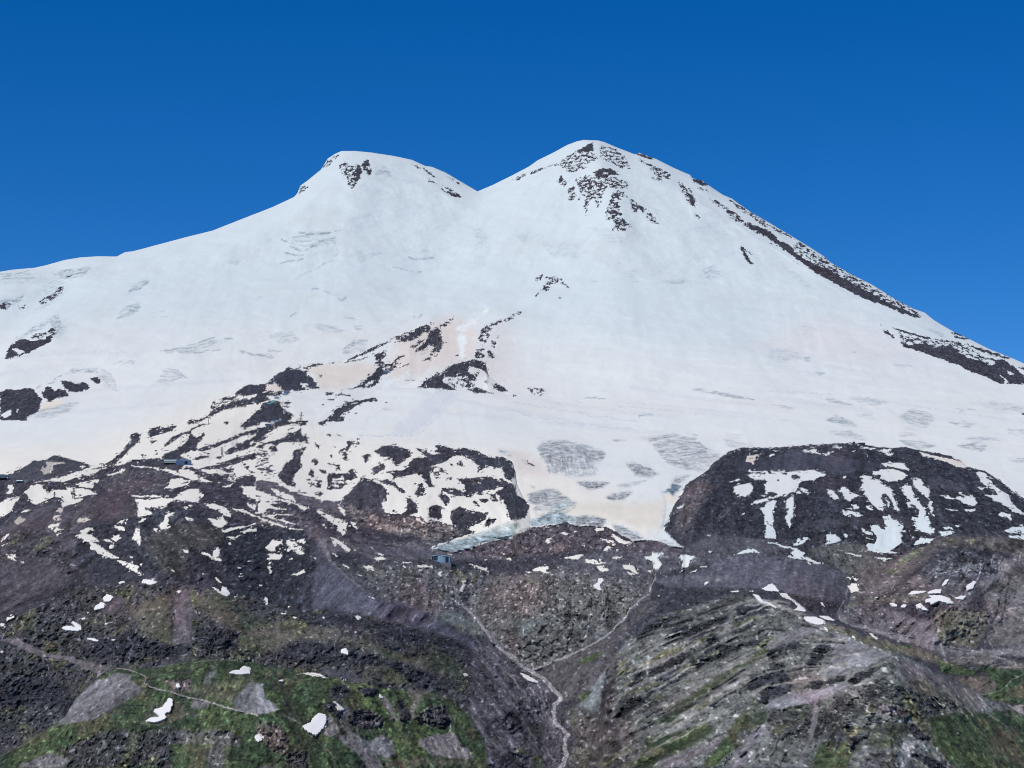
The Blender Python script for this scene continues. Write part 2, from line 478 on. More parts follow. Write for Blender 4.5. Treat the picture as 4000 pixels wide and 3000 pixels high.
1 5:-80,1060 0,1030 60,990 150,970 180,985 120,1040 90,1100 40,1130 0,1155 -80,1200
1 5:520,1055 560,1010 520,990 700,990 740,980 640,1040 540,1062
1 5:150,1115 210,1090 290,1072 240,1100
.7 5:120,1190 170,1140 190,1160 235,1165 200,1190 150,1210
.8 5:480,1100 510,1065 555,1090 530,1115
.8 5:470,1150 490,1130 530,1140 510,1185 475,1180
1 5:410,1225 520,1195 510,1230 440,1245 570,1250 520,1265 480,1265 540,1295 490,1305 460,1260
1 5:660,1190 680,1160 740,1150 790,1180 720,1195
1 5:650,1315 690,1290 680,1265 760,1240 830,1265 880,1275 800,1265 740,1290 790,1310 830,1330 860,1365 820,1360 770,1350 880,1410 960,1470 1030,1500 980,1510 900,1480 840,1460 780,1420 770,1380 700,1335
1 5:975,1315 1030,1305 1040,1330 1000,1365 970,1340
1 5:950,1420 960,1390 990,1385 970,1425
1 5:880,1350 940,1340 960,1355 920,1365
1 5:985,1215 1060,1230 1080,1265 1020,1255 990,1235
.9 5:1030,1195 1100,1165 1120,1170 1050,1210
1 5:1150,985 1250,1000 1400,985 1500,990 1560,985 1480,1020 1430,1060 1400,1085 1330,1060 1290,1075 1250,1060 1270,1090 1330,1120 1260,1140 1190,1150 1185,1080 1180,1020
1 5:1510,985 1560,940 1620,910 1720,905 1750,950 1750,985 1690,1020 1620,1010 1560,1005
1 5:1130,966 1350,962 1520,968 1400,977 1140,974
1 5:1190,1200 1230,1160 1260,1165 1220,1200
1 5:1160,1290 1170,1245 1210,1255 1220,1320 1210,1380 1220,1400 1170,1370 1150,1320
1 5:1430,1140 1450,1110 1500,1110 1530,1125 1490,1125 1460,1150 1450,1200 1480,1240 1430,1250 1380,1260 1370,1220 1420,1180
1 5:1325,1245 1360,1245 1345,1290
1 5:1575,1065 1610,1050 1630,1070 1600,1090
1 5:1620,1040 1670,1045 1650,1065
1 5:1605,1145 1660,1160 1670,1180 1620,1180
1 5:1750,1035 1850,1030 1930,1060 1980,1110 2000,1150 1960,1150 1900,1100 1820,1070
1 5:1960,1055 2080,1085 2212,1132 2212,1146 2070,1100
1 5:1790,1160 1880,1170 1920,1145 1970,1210 1930,1230 1890,1245 1830,1200
1 5:1910,1275 2000,1240 2150,1220 2212,1200 2212,1215 2100,1240 2000,1270 1950,1285
.9 5:2050,1285 2150,1250 2212,1250 2212,1270
1 5:2090,930 2130,890 2212,900 2212,1000 2150,980
1 5:2060,885 2212,885 2212,915 2100,900
1 5:1900,885 2000,870 1990,890
1 5:2130,1030 2212,1040 2212,1090 2150,1070
.9 5:1950,1320 2030,1310 2100,1300 2050,1330 1960,1330
1 5:1960,1360 2010,1385 1980,1392
1 5:1570,1420 1610,1430 1630,1465 1590,1455
1 5:1735,1470 1770,1445 1840,1490 1850,1440 1890,1410 1895,1480 1915,1530 1860,1525 1800,1490
1 5:1000,1530 1060,1525 1130,1560 1200,1570 1190,1600 1250,1650 1200,1640 1120,1600 1050,1550
1 5:1095,1480 1160,1500 1140,1515
1 5:20,1450 80,1490 150,1530 110,1530
1 5:70,1470 130,1475 140,1510
1 5:165,1528 205,1530 190,1540
.9 5:0,1370 60,1290 80,1290 60,1320 20,1365
1 5:0,1405 80,1360 30,1400
1 5:1200,1550 1230,1555 1210,1570
1 5:2040,1575 2110,1600 2060,1597
1 5:1560,1570 1605,1608 1570,1585
1 5:1410,1555 1520,1630 1480,1615
1 5:1735,1630 1770,1652 1745,1648
.55 5:2140,1320 2212,1310 2212,1340 2150,1340
1 5:2130,1530 2180,1530 2160,1540
1 5:2065,1633 2110,1640 2080,1650
.9 5:740,795 800,760 870,745 760,800
.95 13:0,250 200,320 350,370 470,400 420,430 340,380 200,340 0,300
1 13:110,230 190,260 320,310 340,360 230,320 130,260
1 13:0,310 150,320 240,340 100,350 0,350
1 13:20,355 250,360 110,380 150,400 310,425 200,420 110,410 40,470 300,460 320,470 60,485 20,460
1 13:0,478 100,510 200,548 310,578 410,595 410,602 290,588 150,550 0,492
.9 13:530,420 620,460 700,500 790,540 780,620 760,650 700,600 700,560 620,520 600,500 530,450
1 13:810,520 860,540 885,590 840,570
.95 13:700,370 730,385 775,440 770,490 735,450
.55 13:80,750 130,700 230,690 250,660 260,690 430,675 420,720 380,790 330,780 250,790 120,780
.9 13:80,750 130,700 240,690 230,720 110,760
.9 13:100,800 220,810 200,850 90,860 110,820
1 13:350,785 410,780 410,810 370,805
.7 13:110,860 130,870 130,920 140,980 110,980 100,920
1 13:350,970 420,935 420,965 360,990 300,995
1 13:275,860 310,835 315,850
1 13:485,830 515,835 510,855
1 13:70,1180 100,1190 110,1240 90,1250 80,1210
1 13:20,1060 50,1070 30,1085
1 13:50,550 70,560 60,580
1 13:640,655 740,700 810,770 805,792 720,730
1 13:650,690 690,700 700,730 670,740
.9 13:800,700 870,780 890,802 840,760
.9 13:605,768 720,830 700,832
.9 13:740,880 800,920 800,935 750,905
1 13:1010,840 1090,830 1120,850 1060,865
.8 13:1040,780 1090,800 1120,830 1060,810
1 13:920,905 990,910 1030,955 990,945
1 13:1240,898 1300,915 1290,925
1 13:1360,893 1430,910 1530,905 1530,925 1420,922
1 13:1150,862 1300,875 1460,882 1300,885
1 13:1820,888 1900,900 1980,930 2022,978 1960,950
1 13:1955,915 2010,935 2000,945
1 13:1585,962 1608,960 1600,985 1612,1000 1590,990
1 13:1780,1038 1812,1035 1810,1080 1780,1135 1758,1130 1785,1080
1 13:1680,1185 1720,1205 1770,1250 1740,1248
1 13:1235,1015 1260,1020 1250,1030
1 13:880,980 920,990 900,1000
.9 13:990,730 1020,760 1005,760
.9 13:975,1160 1040,1205 1010,1195
1 13:1960,855 2005,845 2000,860
1 13:2160,850 2212,835 2212,860
1 13:2110,800 2150,795 2140,812
1 13:860,800 1000,835 900,815
1 13:1400,940 1425,935 1420,960
.7 13:1370,490 1500,560 1430,530
.95 13:1420,480 1560,500 1560,525 1480,540
.95 13:1600,430 1670,390 1680,430 1670,530 1600,490
.4 13:560,530 620,570 600,580
1 7:445,1500 500,1490 570,1470 630,1470 560,1510 480,1512
1 7:700,1238 800,1240 810,1258 730,1270
1 7:510,1268 580,1270 550,1282
1 7:290,1350 320,1330 350,1340 340,1370 310,1380
1 7:860,1290 920,1310 960,1350 1040,1370 980,1390 900,1360 870,1320
1 7:780,1440 830,1400 880,1412 820,1440
1 7:850,1498 950,1493 900,1515
1 7:640,1515 700,1520 810,1540 760,1560 700,1550 640,1540
1 7:720,1575 780,1570 840,1610 780,1625
1 7:180,1610 250,1580 310,1570 320,1600 300,1640 240,1610 200,1620
1 7:100,1612 180,1635 150,1640
1 7:950,1560 1060,1570 1095,1645 1020,1610 960,1590
1 7:980,1612 1050,1650 1030,1655
1 7:1140,1490 1220,1480 1200,1450 1310,1465 1260,1500 1300,1560 1240,1610 1220,1590 1220,1540 1160,1510
1 7:1450,1470 1540,1480 1590,1490 1540,1530 1530,1580 1470,1590 1470,1520
1 7:1440,1620 1490,1600 1470,1625
1 7:1150,1608 1210,1615 1190,1642
1 7:1900,1480 1990,1440 2090,1425 2145,1455 2050,1457 1960,1470
1 7:1530,1632 1620,1600 1590,1625
1 7:1600,1582 1680,1575 1670,1590
1 7:1668,1310 1730,1310 1700,1320
.8 7:1690,1440 1740,1440 1720,1465
1 7:900,1430 930,1430 910,1450
.9 7:400,1285 470,1282 520,1295 460,1300
1 7:320,1640 380,1650 340,1655
1 7:600,1400 640,1395 635,1415
.6 7:760,1330 870,1360 900,1400 820,1380
1 7:1870,850 1950,820 1980,830 1900,850
1 7:1890,900 1960,870 2050,855 2080,880 2070,930 2010,975 1960,965
1 7:2030,790 2100,770 2212,780 2212,830 2120,820 2050,810
.95 7:2030,620 2212,600 2120,620 2080,690 2030,670
1 7:2060,1040 2120,1000 2212,980 2212,1010 2120,1040
1 7:2140,1070 2212,1050 2212,1330 2200,1280 2180,1150
1 7:2170,865 2212,865 2212,905
1 7:2120,958 2212,960 2180,972
1 7:1980,1130 2010,1110 2010,1130
.7 7:1390,1095 1530,1020 1480,1060 1400,1120
1 7:2040,750 2212,752 2212,765 2060,762
1 7:2030,575 2130,575 2120,585
1 8:-20,760 130,760 300,750 370,740 500,770 510,790 400,830 280,840 260,880 240,930 100,980 0,990 60,950 -20,940
0 8:190,790 240,780 280,810 220,825
0 8:70,825 110,828 90,838
0 8:110,770 170,765 150,790
0 8:0,930 60,935 90,960 40,975 0,970
.35 8:0,760 50,765 40,775 0,775
1 8:-20,1040 40,1000 70,1010 50,1060 40,1130 40,1230 80,1290 70,1335 -20,1330
1 8:160,1000 190,970 220,970 240,1050 220,1080 225,1140 190,1170 200,1240 180,1240 150,1180 160,1100 150,1040
1 8:500,905 550,920 600,960 620,990 580,1010 540,970
1 8:590,925 660,890 700,910 720,940 810,970 740,980 720,1020 680,1000 640,940
.5 8:260,900 370,910 350,950 250,950
1 8:710,1040 750,1040 785,1070 750,1080
1 8:835,1050 880,1050 925,1085 880,1090
1 8:630,1080 700,1095 790,1110 830,1140 760,1145 720,1120 660,1140
1 8:800,790 880,795 960,830 1060,900 1090,970 1140,1100 1100,1080 1060,1000 1040,960 1000,940 980,980 1000,1110 960,1090 900,1030 850,980 800,900 820,850
1 8:980,690 1050,675 1180,690 1220,750 1100,730 1000,705
1 8:910,760 980,740 1080,735 1150,750 1220,790 1150,830 1050,840 960,820 980,790 900,780
1 8:1005,980 1040,1020 1060,1070 1030,1050
0 8:960,850 1040,850 1000,870
0 8:985,955 1020,950 1040,980 1000,980
1 8:1145,900 1180,870 1240,880 1270,980 1330,1060 1365,1120 1330,1170 1300,1150 1310,1100 1240,1030 1180,960
1 8:1235,810 1320,820 1350,870 1400,930 1390,970 1420,1040 1430,1110 1450,1140 1430,1150 1400,1090 1390,990 1300,930 1270,880
1 8:1240,1145 1300,1150 1380,1150 1410,1200 1390,1210 1440,1280 1400,1290 1330,1280 1290,1250
1 8:1190,1020 1230,1020 1230,1060 1210,1070
1 8:995,1140 1050,1150 1120,1190 1180,1240 1150,1260 1300,1262 1300,1270 1140,1275 1150,1330 1160,1370 1110,1410 1050,1450 1170,1458 1170,1466 1060,1465 900,1450 860,1440 850,1400 870,1380 930,1380 940,1330 900,1270 890,1230 920,1215 1010,1260 1010,1200
.9 8:795,1240 830,1270 900,1280 890,1310 820,1290
1 8:830,1320 930,1350 870,1345
1 8:1250,1390 1320,1330 1400,1330 1450,1335 1400,1370 1300,1385
1 8:1470,1275 1560,1270 1625,1280 1590,1300 1510,1310
1 8:1500,1230 1560,1230 1600,1250 1530,1252
.9 8:1600,1215 1655,1215 1640,1235
.8 8:1220,1300 1270,1330 1250,1335
1 8:500,1300 580,1290 600,1320 650,1350 580,1375 490,1385 520,1350
1 8:655,1290 690,1292 690,1330 660,1330
1 8:210,1405 260,1350 340,1320 355,1340 300,1380
1 8:0,1363 150,1398 250,1420 330,1460 310,1480 330,1500 480,1550 430,1557 300,1520 230,1505 200,1470 230,1430 100,1400 0,1377
1 8:90,1490 200,1494 220,1506
1 8:595,1440 680,1455 770,1475 860,1488 780,1492 690,1467
1 8:930,1495 1080,1510 1020,1526
1 8:960,565 1060,560 1050,600 1110,605 1030,620 960,575
1 8:1300,585 1450,620 1580,640 1700,690 1760,720 1700,722 1600,700 1480,660 1350,620
1 8:1800,760 1870,770 1920,830 1980,900 2080,960 2110,1040 2212,1110 2212,1140 2130,1110 2060,1050 1950,1000 1870,955 1950,960 2000,960 1950,910 1850,860
.3 8:1900,780 1960,830 1940,850
1 8:1800,885 1890,905 1830,910
1 8:1610,990 1690,955 1780,980 1810,1030 1770,1070 1720,1040 1660,1010
.9 8:1455,958 1560,970 1650,998 1550,985
1 8:1510,1068 1660,1093 1570,1092
1 8:1700,1085 1790,1080 1780,1100 1710,1098
.9 8:1640,935 1680,935 1650,945
1 8:1980,1130 2030,1105 2090,1130 2110,1180 2060,1150
1 8:2040,1270 2100,1240 2240,1235 2240,1295 2100,1285
1 8:2080,1310 2240,1305 2240,1350 2120,1330
1 8:270,580 420,565 425,590 460,600 440,605 350,590
.6 8:440,600 570,575 530,612
1 8:550,540 630,542 620,560
1 8:790,545 930,550 900,565 800,555
1 8:695,575 750,578 730,588
1 8:850,620 870,625 860,635
1 8:40,575 100,575 70,585
1 8:0,610 60,600 20,630
1 8:650,800 685,788 660,818
.9 8:690,538 740,540 720,548
.6 8:2100,1020 2150,1060 2140,1080
1 8:395,1132 420,1132 410,1145
1 9:1840,0 1870,10 1925,60 1900,60 1860,30
1 12:670,0 700,10 760,30 800,0 760,50 720,45
.7 12:690,60 770,60 770,140 720,140 700,100
1 12:730,80 770,85 770,145 740,130
1 12:1460,0 1480,5 1445,20
.8 12:1060,115 1090,112 1080,122
1 12:900,185 970,182 930,195
.8 12:440,215 480,230 495,280 480,270 460,240
.9 12:880,140 905,143 890,152
1 12:360,290 420,318 390,310
1 12:790,575 820,590 805,590
1 12:1180,680 1200,688 1190,693
1 12:1560,617 1620,630 1590,630
1 12:1755,640 1790,643 1770,650
1 10:520,418 585,428 550,430
1 10:780,735 805,740 790,742
1 10:270,260 300,262 270,278
1 11:1480,240 1530,242 1510,250
1 11:1240,175 1290,170 1270,182
.9 9:1990,0 2130,0 2080,5
1 9:60,360 130,335 125,360 70,385
1 9:5,410 45,410 30,440 5,430
1 9:0,650 40,648 10,668
.9 9:1300,15 1360,30 1330,30
.9 9:745,305 775,320 760,328
.9 9:690,360 730,362 715,380
.8 9:830,360 850,365 838,370
.9 9:900,410 940,405 920,418
.9 9:945,392 980,395 960,404
.9 9:965,540 1000,545 985,560
.9 9:880,128 902,128 890,140
.8 9:1520,575 1540,578 1530,585
.8 9:1470,995 1500,1005 1480,1005
"""
for ln in ROCKS.strip().split('\n'):
    v_, s_ = ln.split(' ', 1)
    v_ = float(v_)
    p_ = P(s_)
    fill(SNOW, p_, v_)
    fill(MIX, p_, 1.0 if .05 < v_ < .8 else 0.0, 1)
SNOW = blur(SNOW, 1, 1)
NEARS = blur(SNOW, 6)
SNOWL = blur(SNOW, 28)
SPK = np.zeros((MH, MW), np.float32)
fill(SPK, P("0:-300,1800 5:0,700 800,690 1100,420 1800,200 2212,60 6:400,450 1100,280 1560,100 2200,60 2200,700 1300,760 1000,1150 1900,1180 2200,1280 7:100,1000 160,1180 600,1240 1200,1380 1500,1400 1330,1200 1500,900 1900,560 8:700,500 1700,700 2300,1000 0:4400,3300 -300,3300"), 1.0, 3)
MIX = blur(MIX, 1)

# broken glacier ice and crevasses; also painted shade right of the west summit cliff
ICE = np.zeros((MH, MW), np.float32)
ICES = """
.5 1:0,380 130,375 300,345 150,388 0,392
.6 1:450,380 520,345 600,320 650,350 720,310 800,330 700,400 600,430 500,380
.35 1:0,410 150,400 400,400 430,450 200,460 0,470
.7 1:0,600 130,590 220,550 190,600 50,640 0,620
.8 1:130,950 250,860 400,790 440,790 350,840 200,910 110,970
.6 1:400,780 500,720 520,830 480,940 460,850 420,800
.5 1:500,830 570,820 560,870 490,930
.5 1:290,680 350,660 400,600 440,560 600,480 560,540 400,660 300,720
.5 1:1110,520 1150,470 1280,420 1290,440 1180,510 1110,540
.6 1:1060,670 1200,625 1215,680 1080,745 1010,765 1100,700
.8 1:570,1240 620,1200 700,1195 860,1190 870,1230 780,1230 700,1210 600,1225
.6 1:770,1250 880,1250 940,1270 900,1300 870,1290 850,1265
.5 1:440,1320 500,1270 560,1250 500,1280 460,1325
.35 1:880,1200 950,1230 940,1330 1000,1380 900,1360
.35 1:1400,1040 1600,1005 1850,930 1920,980 1700,1040 1500,1050
.6 1:1530,1030 1640,1010 1700,1040 1600,1040
.6 1:1420,1185 1530,1200 1620,1275 1600,1270 1500,1215
.5 1:1400,1230 1480,1215 1600,1265 1500,1250
.4 1:1360,1310 1500,1290 1450,1330
.5 1:300,1560 500,1510 700,1480 600,1560 450,1620 230,1615
.5 1:1940,930 2020,930 1990,940
.6 1:2060,1040 2130,1050 2212,1080 2140,1075
.5 1:1970,265 2060,262 2080,275 2000,275
.4 1:1080,1130 1170,1120 1150,1150
.8 2:375,900 500,925 640,900 700,895 560,895
.8 2:300,1010 340,1045 420,1052 520,1000 600,980 690,945 620,1010 500,1030 400,1062 330,1055
.8 2:225,965 250,985 290,990 230,978
.7 2:210,1170 300,1145 410,1133 300,1158
.6 2:240,1070 330,1095 415,1096 330,1106
.5 2:640,960 700,1000 715,1060 700,1100 720,1050 680,980
.5 2:540,1190 440,1240 370,1275 300,1320 330,1310 450,1245
.3 2:330,960 500,950 600,960 500,970
.5 2:1030,400 1100,340 1130,325 1140,370 1170,420 1100,400
.25 2:1150,420 1300,440 1420,450 1300,490
.6 2:1315,1105 1340,1130 1370,1135
.6 2:1365,1125 1540,1118 1540,1125 1370,1138
.5 2:1360,1080 1500,1060 1400,1087
.3 2:850,1150 950,1090 1100,1075 1000,1110 900,1170
.35 2:1200,1200 1330,1215 1440,1240 1380,1258 1250,1220
.7 2:480,1385 540,1388 490,1395
.7 2:590,1410 690,1440 650,1430
.5 2:700,1465 780,1460 770,1495 720,1480
.3 2:1860,860 1960,860 2010,960 1960,1040 1900,960
.2 2:1880,1090 1990,1100 1960,1200 1890,1150
.4 2:0,1460 90,1450 40,1475
.35 6:480,150 600,140 700,180 790,200 700,230 580,200
.6 6:620,170 700,160 690,190
.5 6:860,160 910,170 920,210 870,200
.7 6:760,355 850,285 970,275 900,310 800,360
.35 6:730,380 820,360 950,360 830,430 740,410
.6 6:0,405 100,405 160,435 30,430
.6 6:100,370 220,378 120,382
.3 6:100,250 200,220 310,215 380,280 280,330 200,300
.5 6:540,230 600,250 560,245
.6 6:300,75 355,48 340,75
.6 6:1355,75 1440,65 1380,80
.6 6:760,80 860,100 820,103
.4 6:1000,100 1150,95 1050,130
.9 6:2080,1225 2160,1230 2180,1250 2140,1275 2100,1260
.5 6:2160,1240 2212,1240 2212,1310 2150,1280
.3 6:350,770 520,800 430,805
.4 6:1090,870 1220,880 1170,905 1100,895
.25 3:210,960 380,1000 600,1000 560,1130 420,1110 350,1120
.2 3:700,860 850,870 1000,970 880,1000 760,960
.25 3:0,930 140,910 240,920 130,1000
.2 3:950,1250 1100,1210 1050,1290 900,1310
.4 3:1310,1325 1500,1310 1490,1350 1400,1360
.4 3:1600,1280 1720,1200 1830,1270 1700,1310
.2 3:1540,1490 1650,1530 1650,1570
.3 3:1190,690 1330,720 1280,760
.25 3:1400,870 1530,910 1500,960
.25 3:1680,840 1860,900 1940,960 1800,920
.25 4:80,590 300,740 420,850 300,830 200,720
.3 4:30,690 150,780 100,760
.2 4:270,1120 400,1180 600,1230 400,1200 340,1320 290,1200
.35 4:1070,1490 1250,1505 1180,1520
.4 4:90,1260 160,1260 140,1278
.5 4:300,1430 380,1430 340,1465
.5 4:410,1555 510,1560 440,1580
.5 4:730,1378 790,1375 760,1385
.35 4:1340,1170 1530,1240 1500,1260 1400,1200
.5 4:1290,1648 1400,1648 1350,1656
.35 4:0,1360 200,1340 300,1440 150,1480 0,1440
.8 7:215,540 250,505 350,480 450,485 560,510 700,545 820,600 800,640 780,670 720,680 700,700 740,730 750,770 700,790 600,800 540,820 450,790 320,770 300,700 260,640
0 7:570,740 700,735 690,760 600,770
.7 7:1060,470 1250,440 1400,430 1500,470 1600,485 1560,520 1650,545 1790,590 1800,630 1730,680 1650,765 1520,745 1420,700 1330,670 1300,640 1250,580 1220,530 1260,500 1180,480
.9 7:970,680 1060,680 1120,700 1200,720 1270,780 1230,800 1110,805 1060,780 1000,710
.95 7:550,850 620,830 740,845 850,855 790,880 800,905 650,912 580,890
.8 7:900,890 980,860 1180,830 1100,870 1000,895
.95 7:790,995 850,950 1000,925 1050,935 1000,980 960,1010 850,1005
.5 7:960,1010 1110,1020 1060,1030
.9 7:130,880 210,885 190,915
.85 7:130,960 200,920 350,900 380,920 480,975 570,1030 520,1060 440,1100 480,1140 700,1140 820,1160 820,1220 780,1230 540,1225 480,1190 360,1215 180,1240 140,1200 200,1150 320,1105 240,1090 180,1110 210,1050 140,1030
0 7:245,1070 300,1060 320,1075 260,1082
1 7:140,1200 200,1170 320,1130 440,1110 520,1150 540,1220 480,1190 360,1215 180,1240
1 7:560,1140 820,1160 820,1225 780,1230 540,1225
.95 7:-60,1200 60,1185 60,1250 0,1305 -80,1330
.95 7:860,1215 940,1215 1080,1280 1150,1350 1050,1360 1000,1330 900,1280
.9 7:1240,1330 1400,1370 1500,1420 1400,1410
1 7:1280,940 1370,890 1400,810 1550,780 1480,830 1440,860 1480,890 1400,950 1410,990 1360,940
.55 7:1840,480 2100,530 2000,570 1850,540
.5 7:1540,35 1700,50 1900,90 2090,130 1950,125 1750,85
.8 7:620,112 825,128 750,127
.8 7:865,483 990,480 930,492
.7 7:1090,260 1220,252 1230,262 1100,280
.6 7:1510,430 1610,438 1560,440
.5 7:1850,438 1990,438 1900,442
.8 7:50,640 120,660 205,715 150,710
.5 7:800,50 750,65 820,62
.8 13:1500,750 1700,690 1850,640 2000,600 2212,520 2250,640 2100,690 1950,712 1850,760 1700,797 1600,780
1 13:1500,750 1700,700 1850,680 2000,650 2212,600 2250,640 2100,690 1950,712 1850,760 1700,797 1600,780
.6 8:490,310 600,270 700,310 780,370 640,360 560,330
.5 8:540,420 700,400 860,480 700,460
.55 8:1130,280 1250,215 1400,260 1440,290 1370,380 1300,350 1200,320
.6 8:490,130 560,130 740,180 640,178 520,150
.5 8:690,118 860,118 1040,160 940,180 800,150
.45 8:1540,330 1700,325 1800,350 1700,380
.5 8:1110,420 1230,420 1330,440 1150,460
.6 8:1160,378 1240,375 1300,390 1200,390
.55 8:1130,490 1300,490 1470,540 1300,560 1180,520
.6 8:1620,530 1800,505 1900,530 1850,590 1750,560
.5 8:1700,470 1900,455 2060,480 1850,490
.5 8:2070,400 2250,400 2250,430
.6 8:1605,215 1790,220 1700,228
.6 8:2080,650 2250,645 2250,680 2130,670
.5 8:50,190 240,210 180,212
.5 8:80,305 200,312 130,322
.5 8:730,265 900,255 940,320 850,290
.4 8:1310,135 1400,155 1470,160 1380,160
.4 8:1900,150 2000,145 1950,155
.4 8:1700,160 2100,170 2212,210 1950,210
.5 8:1820,375 1920,378 1870,383
.4 8:1990,200 2212,200 2212,240 2050,230
.4 7:2000,175 2180,180 2050,180
.5 7:2140,235 2212,235 2180,240
.3 7:1820,520 1880,515 1860,530
"""
for ln in ICES.strip().split('\n'):
    v_, s_ = ln.split(' ', 1)
    fill(ICE, P(s_), float(v_), 0)
ICE = blur(ICE, 2)
# single crevasses: families of lines between two traced ones
CREV = np.zeros((MH, MW), np.float32)
def family(a, b_, n, w_, k_=.8, gap=.25):
    a, b_ = P(a), P(b_)
    m_ = 24
    def rs(p):
        s_ = np.concatenate([[0], np.cumsum(np.hypot(*np.diff(p, axis=0).T))])
        t_ = np.linspace(0, s_[-1], m_)
        return np.stack([np.interp(t_, s_, p[:, 0]), np.interp(t_, s_, p[:, 1])], 1)
    a, b_ = rs(a), rs(b_)
    for i in range(n):
        f = (i + rng.uniform(-.25, .25)) / max(n - 1, 1)
        q = a * (1 - f) + b_ * f
        q[:, 1] += np.interp(np.arange(m_), np.arange(0, m_, 4), rng.normal(0, 1.6, 6))
        i0 = 0
        while i0 < m_ - 2:
            i1 = min(m_ - 1, i0 + int(rng.integers(5, 16)))
            if i1 - i0 >= 2:
                stroke(CREV, q[i0:i1 + 1], w_ * rng.uniform(.7, 1.3), k_ * rng.uniform(.55, 1), 1.0)
            i0 = i1 + (1 if rng.random() < gap else 0) + 1
family("7:225,540 350,485 450,490 560,515 700,550 800,600", "7:255,650 380,610 520,610 660,640 780,665", 8, 3.0, .85)
family("7:270,620 320,700 330,770", "7:700,640 690,700 720,780", 17, 2.6, .6)
family("7:1180,480 1400,435 1600,485 1650,545", "7:1330,665 1450,680 1600,640 1780,620", 11, 3.0, .85)
family("7:1340,670 1530,745", "7:1640,590 1740,670", 7, 2.4, .5)
family("7:975,685 1060,700 1200,725", "7:1060,790 1150,800 1260,785", 5, 2.0, .5)
family("7:560,850 700,840 850,855", "7:650,905 740,900 800,895", 4, 2.2, .55)
family("7:910,885 1000,860 1170,830", "7:980,895 1080,875 1150,850", 3, 2.2, .5)
family("7:130,965 240,920 370,905", "7:180,1030 300,980 480,985", 6, 2.6, .7)
family("7:200,1120 350,1020 500,1000", "7:230,1210 400,1160 560,1060", 7, 2.6, .55)
family("7:560,1150 700,1150 820,1165", "7:560,1225 700,1215 810,1225", 6, 2.2, .6)
family("7:870,1220 960,1240 1080,1290", "7:900,1270 1000,1330 1130,1350", 6, 2.4, .6)
family("13:1520,750 1800,670 2212,530", "13:1620,790 1900,720 2212,645", 7, 2.2, .45)
family("8:495,310 600,275 700,310", "8:560,340 660,345 780,370", 6, 2.4, .65)
family("8:490,135 560,130 740,180", "8:520,150 640,175 740,185", 3, 2.4, .7)
family("8:700,125 860,120 1040,160", "8:820,165 900,185 950,180", 5, 2.0, .5)
family("8:1140,280 1250,220 1400,265", "8:1210,340 1320,370 1370,380", 8, 2.2, .55)
family("8:1130,490 1300,490 1470,540", "8:1200,525 1300,555 1420,550", 4, 2.4, .65)
family("8:1625,530 1800,508 1890,530", "8:1750,560 1820,570 1850,590", 6, 2.4, .7)
family("8:1545,330 1700,328 1800,350", "8:1620,350 1700,370 1760,375", 4, 2.0, .55)
family("8:1710,470 1900,458 2050,480", "8:1760,485 1900,482 2000,490", 3, 2.0, .6)
family("8:1605,215 1700,212 1790,222", "8:1650,222 1700,222 1760,226", 2, 2.4, .7)
family("8:540,415 650,405 760,440", "8:620,450 740,460 850,480", 4, 2.0, .55)
family("8:50,190 140,195 240,212", "8:120,205 160,208 200,212", 2, 2.2, .6)
family("8:1900,150 2100,170 2212,200", "8:1980,240 2100,240 2212,245", 4, 2.0, .4)
family("8:2080,405 2212,405", "8:2080,425 2212,430", 2, 2.4, .6)
family("8:2080,650 2212,648", "8:2100,670 2212,680", 3, 2.2, .5)
family("7:1540,38 1700,60 1900,95 2090,130", "7:1560,45 1740,80 1920,115 2090,140", 3, 2.6, .7, .8)
family("7:620,116 825,128", "7:640,120 800,130", 2, 2.4, .8)
family("7:865,486 990,482", "7:880,492 960,490", 2, 2.4, .8)
family("7:1090,275 1225,255", "7:1100,280 1225,262", 2, 2.4, .7)
family("7:1850,440 1990,440", "7:1830,500 1900,520", 4, 2.0, .5)
family("7:1510,432 1610,440", "7:1450,470 1600,482", 3, 2.4, .7)
family("1:0,383 130,378 300,347", "1:0,420 180,405 330,400", 3, 3.0, .75)
family("1:450,385 560,335 700,325 800,310", "1:560,420 640,400 720,390", 5, 2.8, .75)
family("1:0,605 120,600 210,560", "1:20,650 120,640 190,600", 4, 3.0, .75)
family("1:380,480 460,430 560,400", "1:400,600 470,560 540,520", 6, 2.6, .55)
family("1:140,940 260,860 400,795", "1:130,970 240,900 400,830", 3, 2.6, .7)
family("1:430,770 500,730", "1:470,920 540,830", 7, 2.6, .6)
family("1:1110,530 1180,470 1280,425", "1:1130,540 1200,500 1290,450", 4, 2.8, .75)
family("1:1060,675 1150,640 1210,628", "1:1010,765 1100,735 1210,690", 5, 2.8, .75)
family("1:570,1240 640,1205 860,1192", "1:600,1230 740,1220 870,1230", 3, 2.8, .8)
family("1:320,1360 450,1320 500,1270 560,1245", "1:330,1362 460,1325 510,1280 565,1250", 1, 3.4, .9)
family("1:880,1200 940,1230 1000,1310", "1:880,1260 930,1330 1020,1385", 5, 2.4, .5)
family("1:1390,1045 1600,1005 1860,925", "1:1530,1070 1700,1060 1900,1030", 6, 2.6, .7)
family("1:1420,1185 1530,1205 1630,1275", "1:1360,1320 1480,1300 1560,1270", 6, 2.6, .65)
family("1:1940,935 2020,932", "1:1950,940 2010,938", 2, 3.0, .8)
family("1:2065,1040 2212,1080", "1:2080,1050 2212,1085", 2, 3.0, .8)
family("1:300,1560 500,1510 700,1480", "1:240,1615 400,1600 580,1560", 6, 2.4, .5)
family("1:1960,265 2080,270", "1:2000,290 2060,300", 3, 2.4, .6)
family("1:1300,710 1420,695", "1:1330,750 1450,740", 2, 2.2, .5)
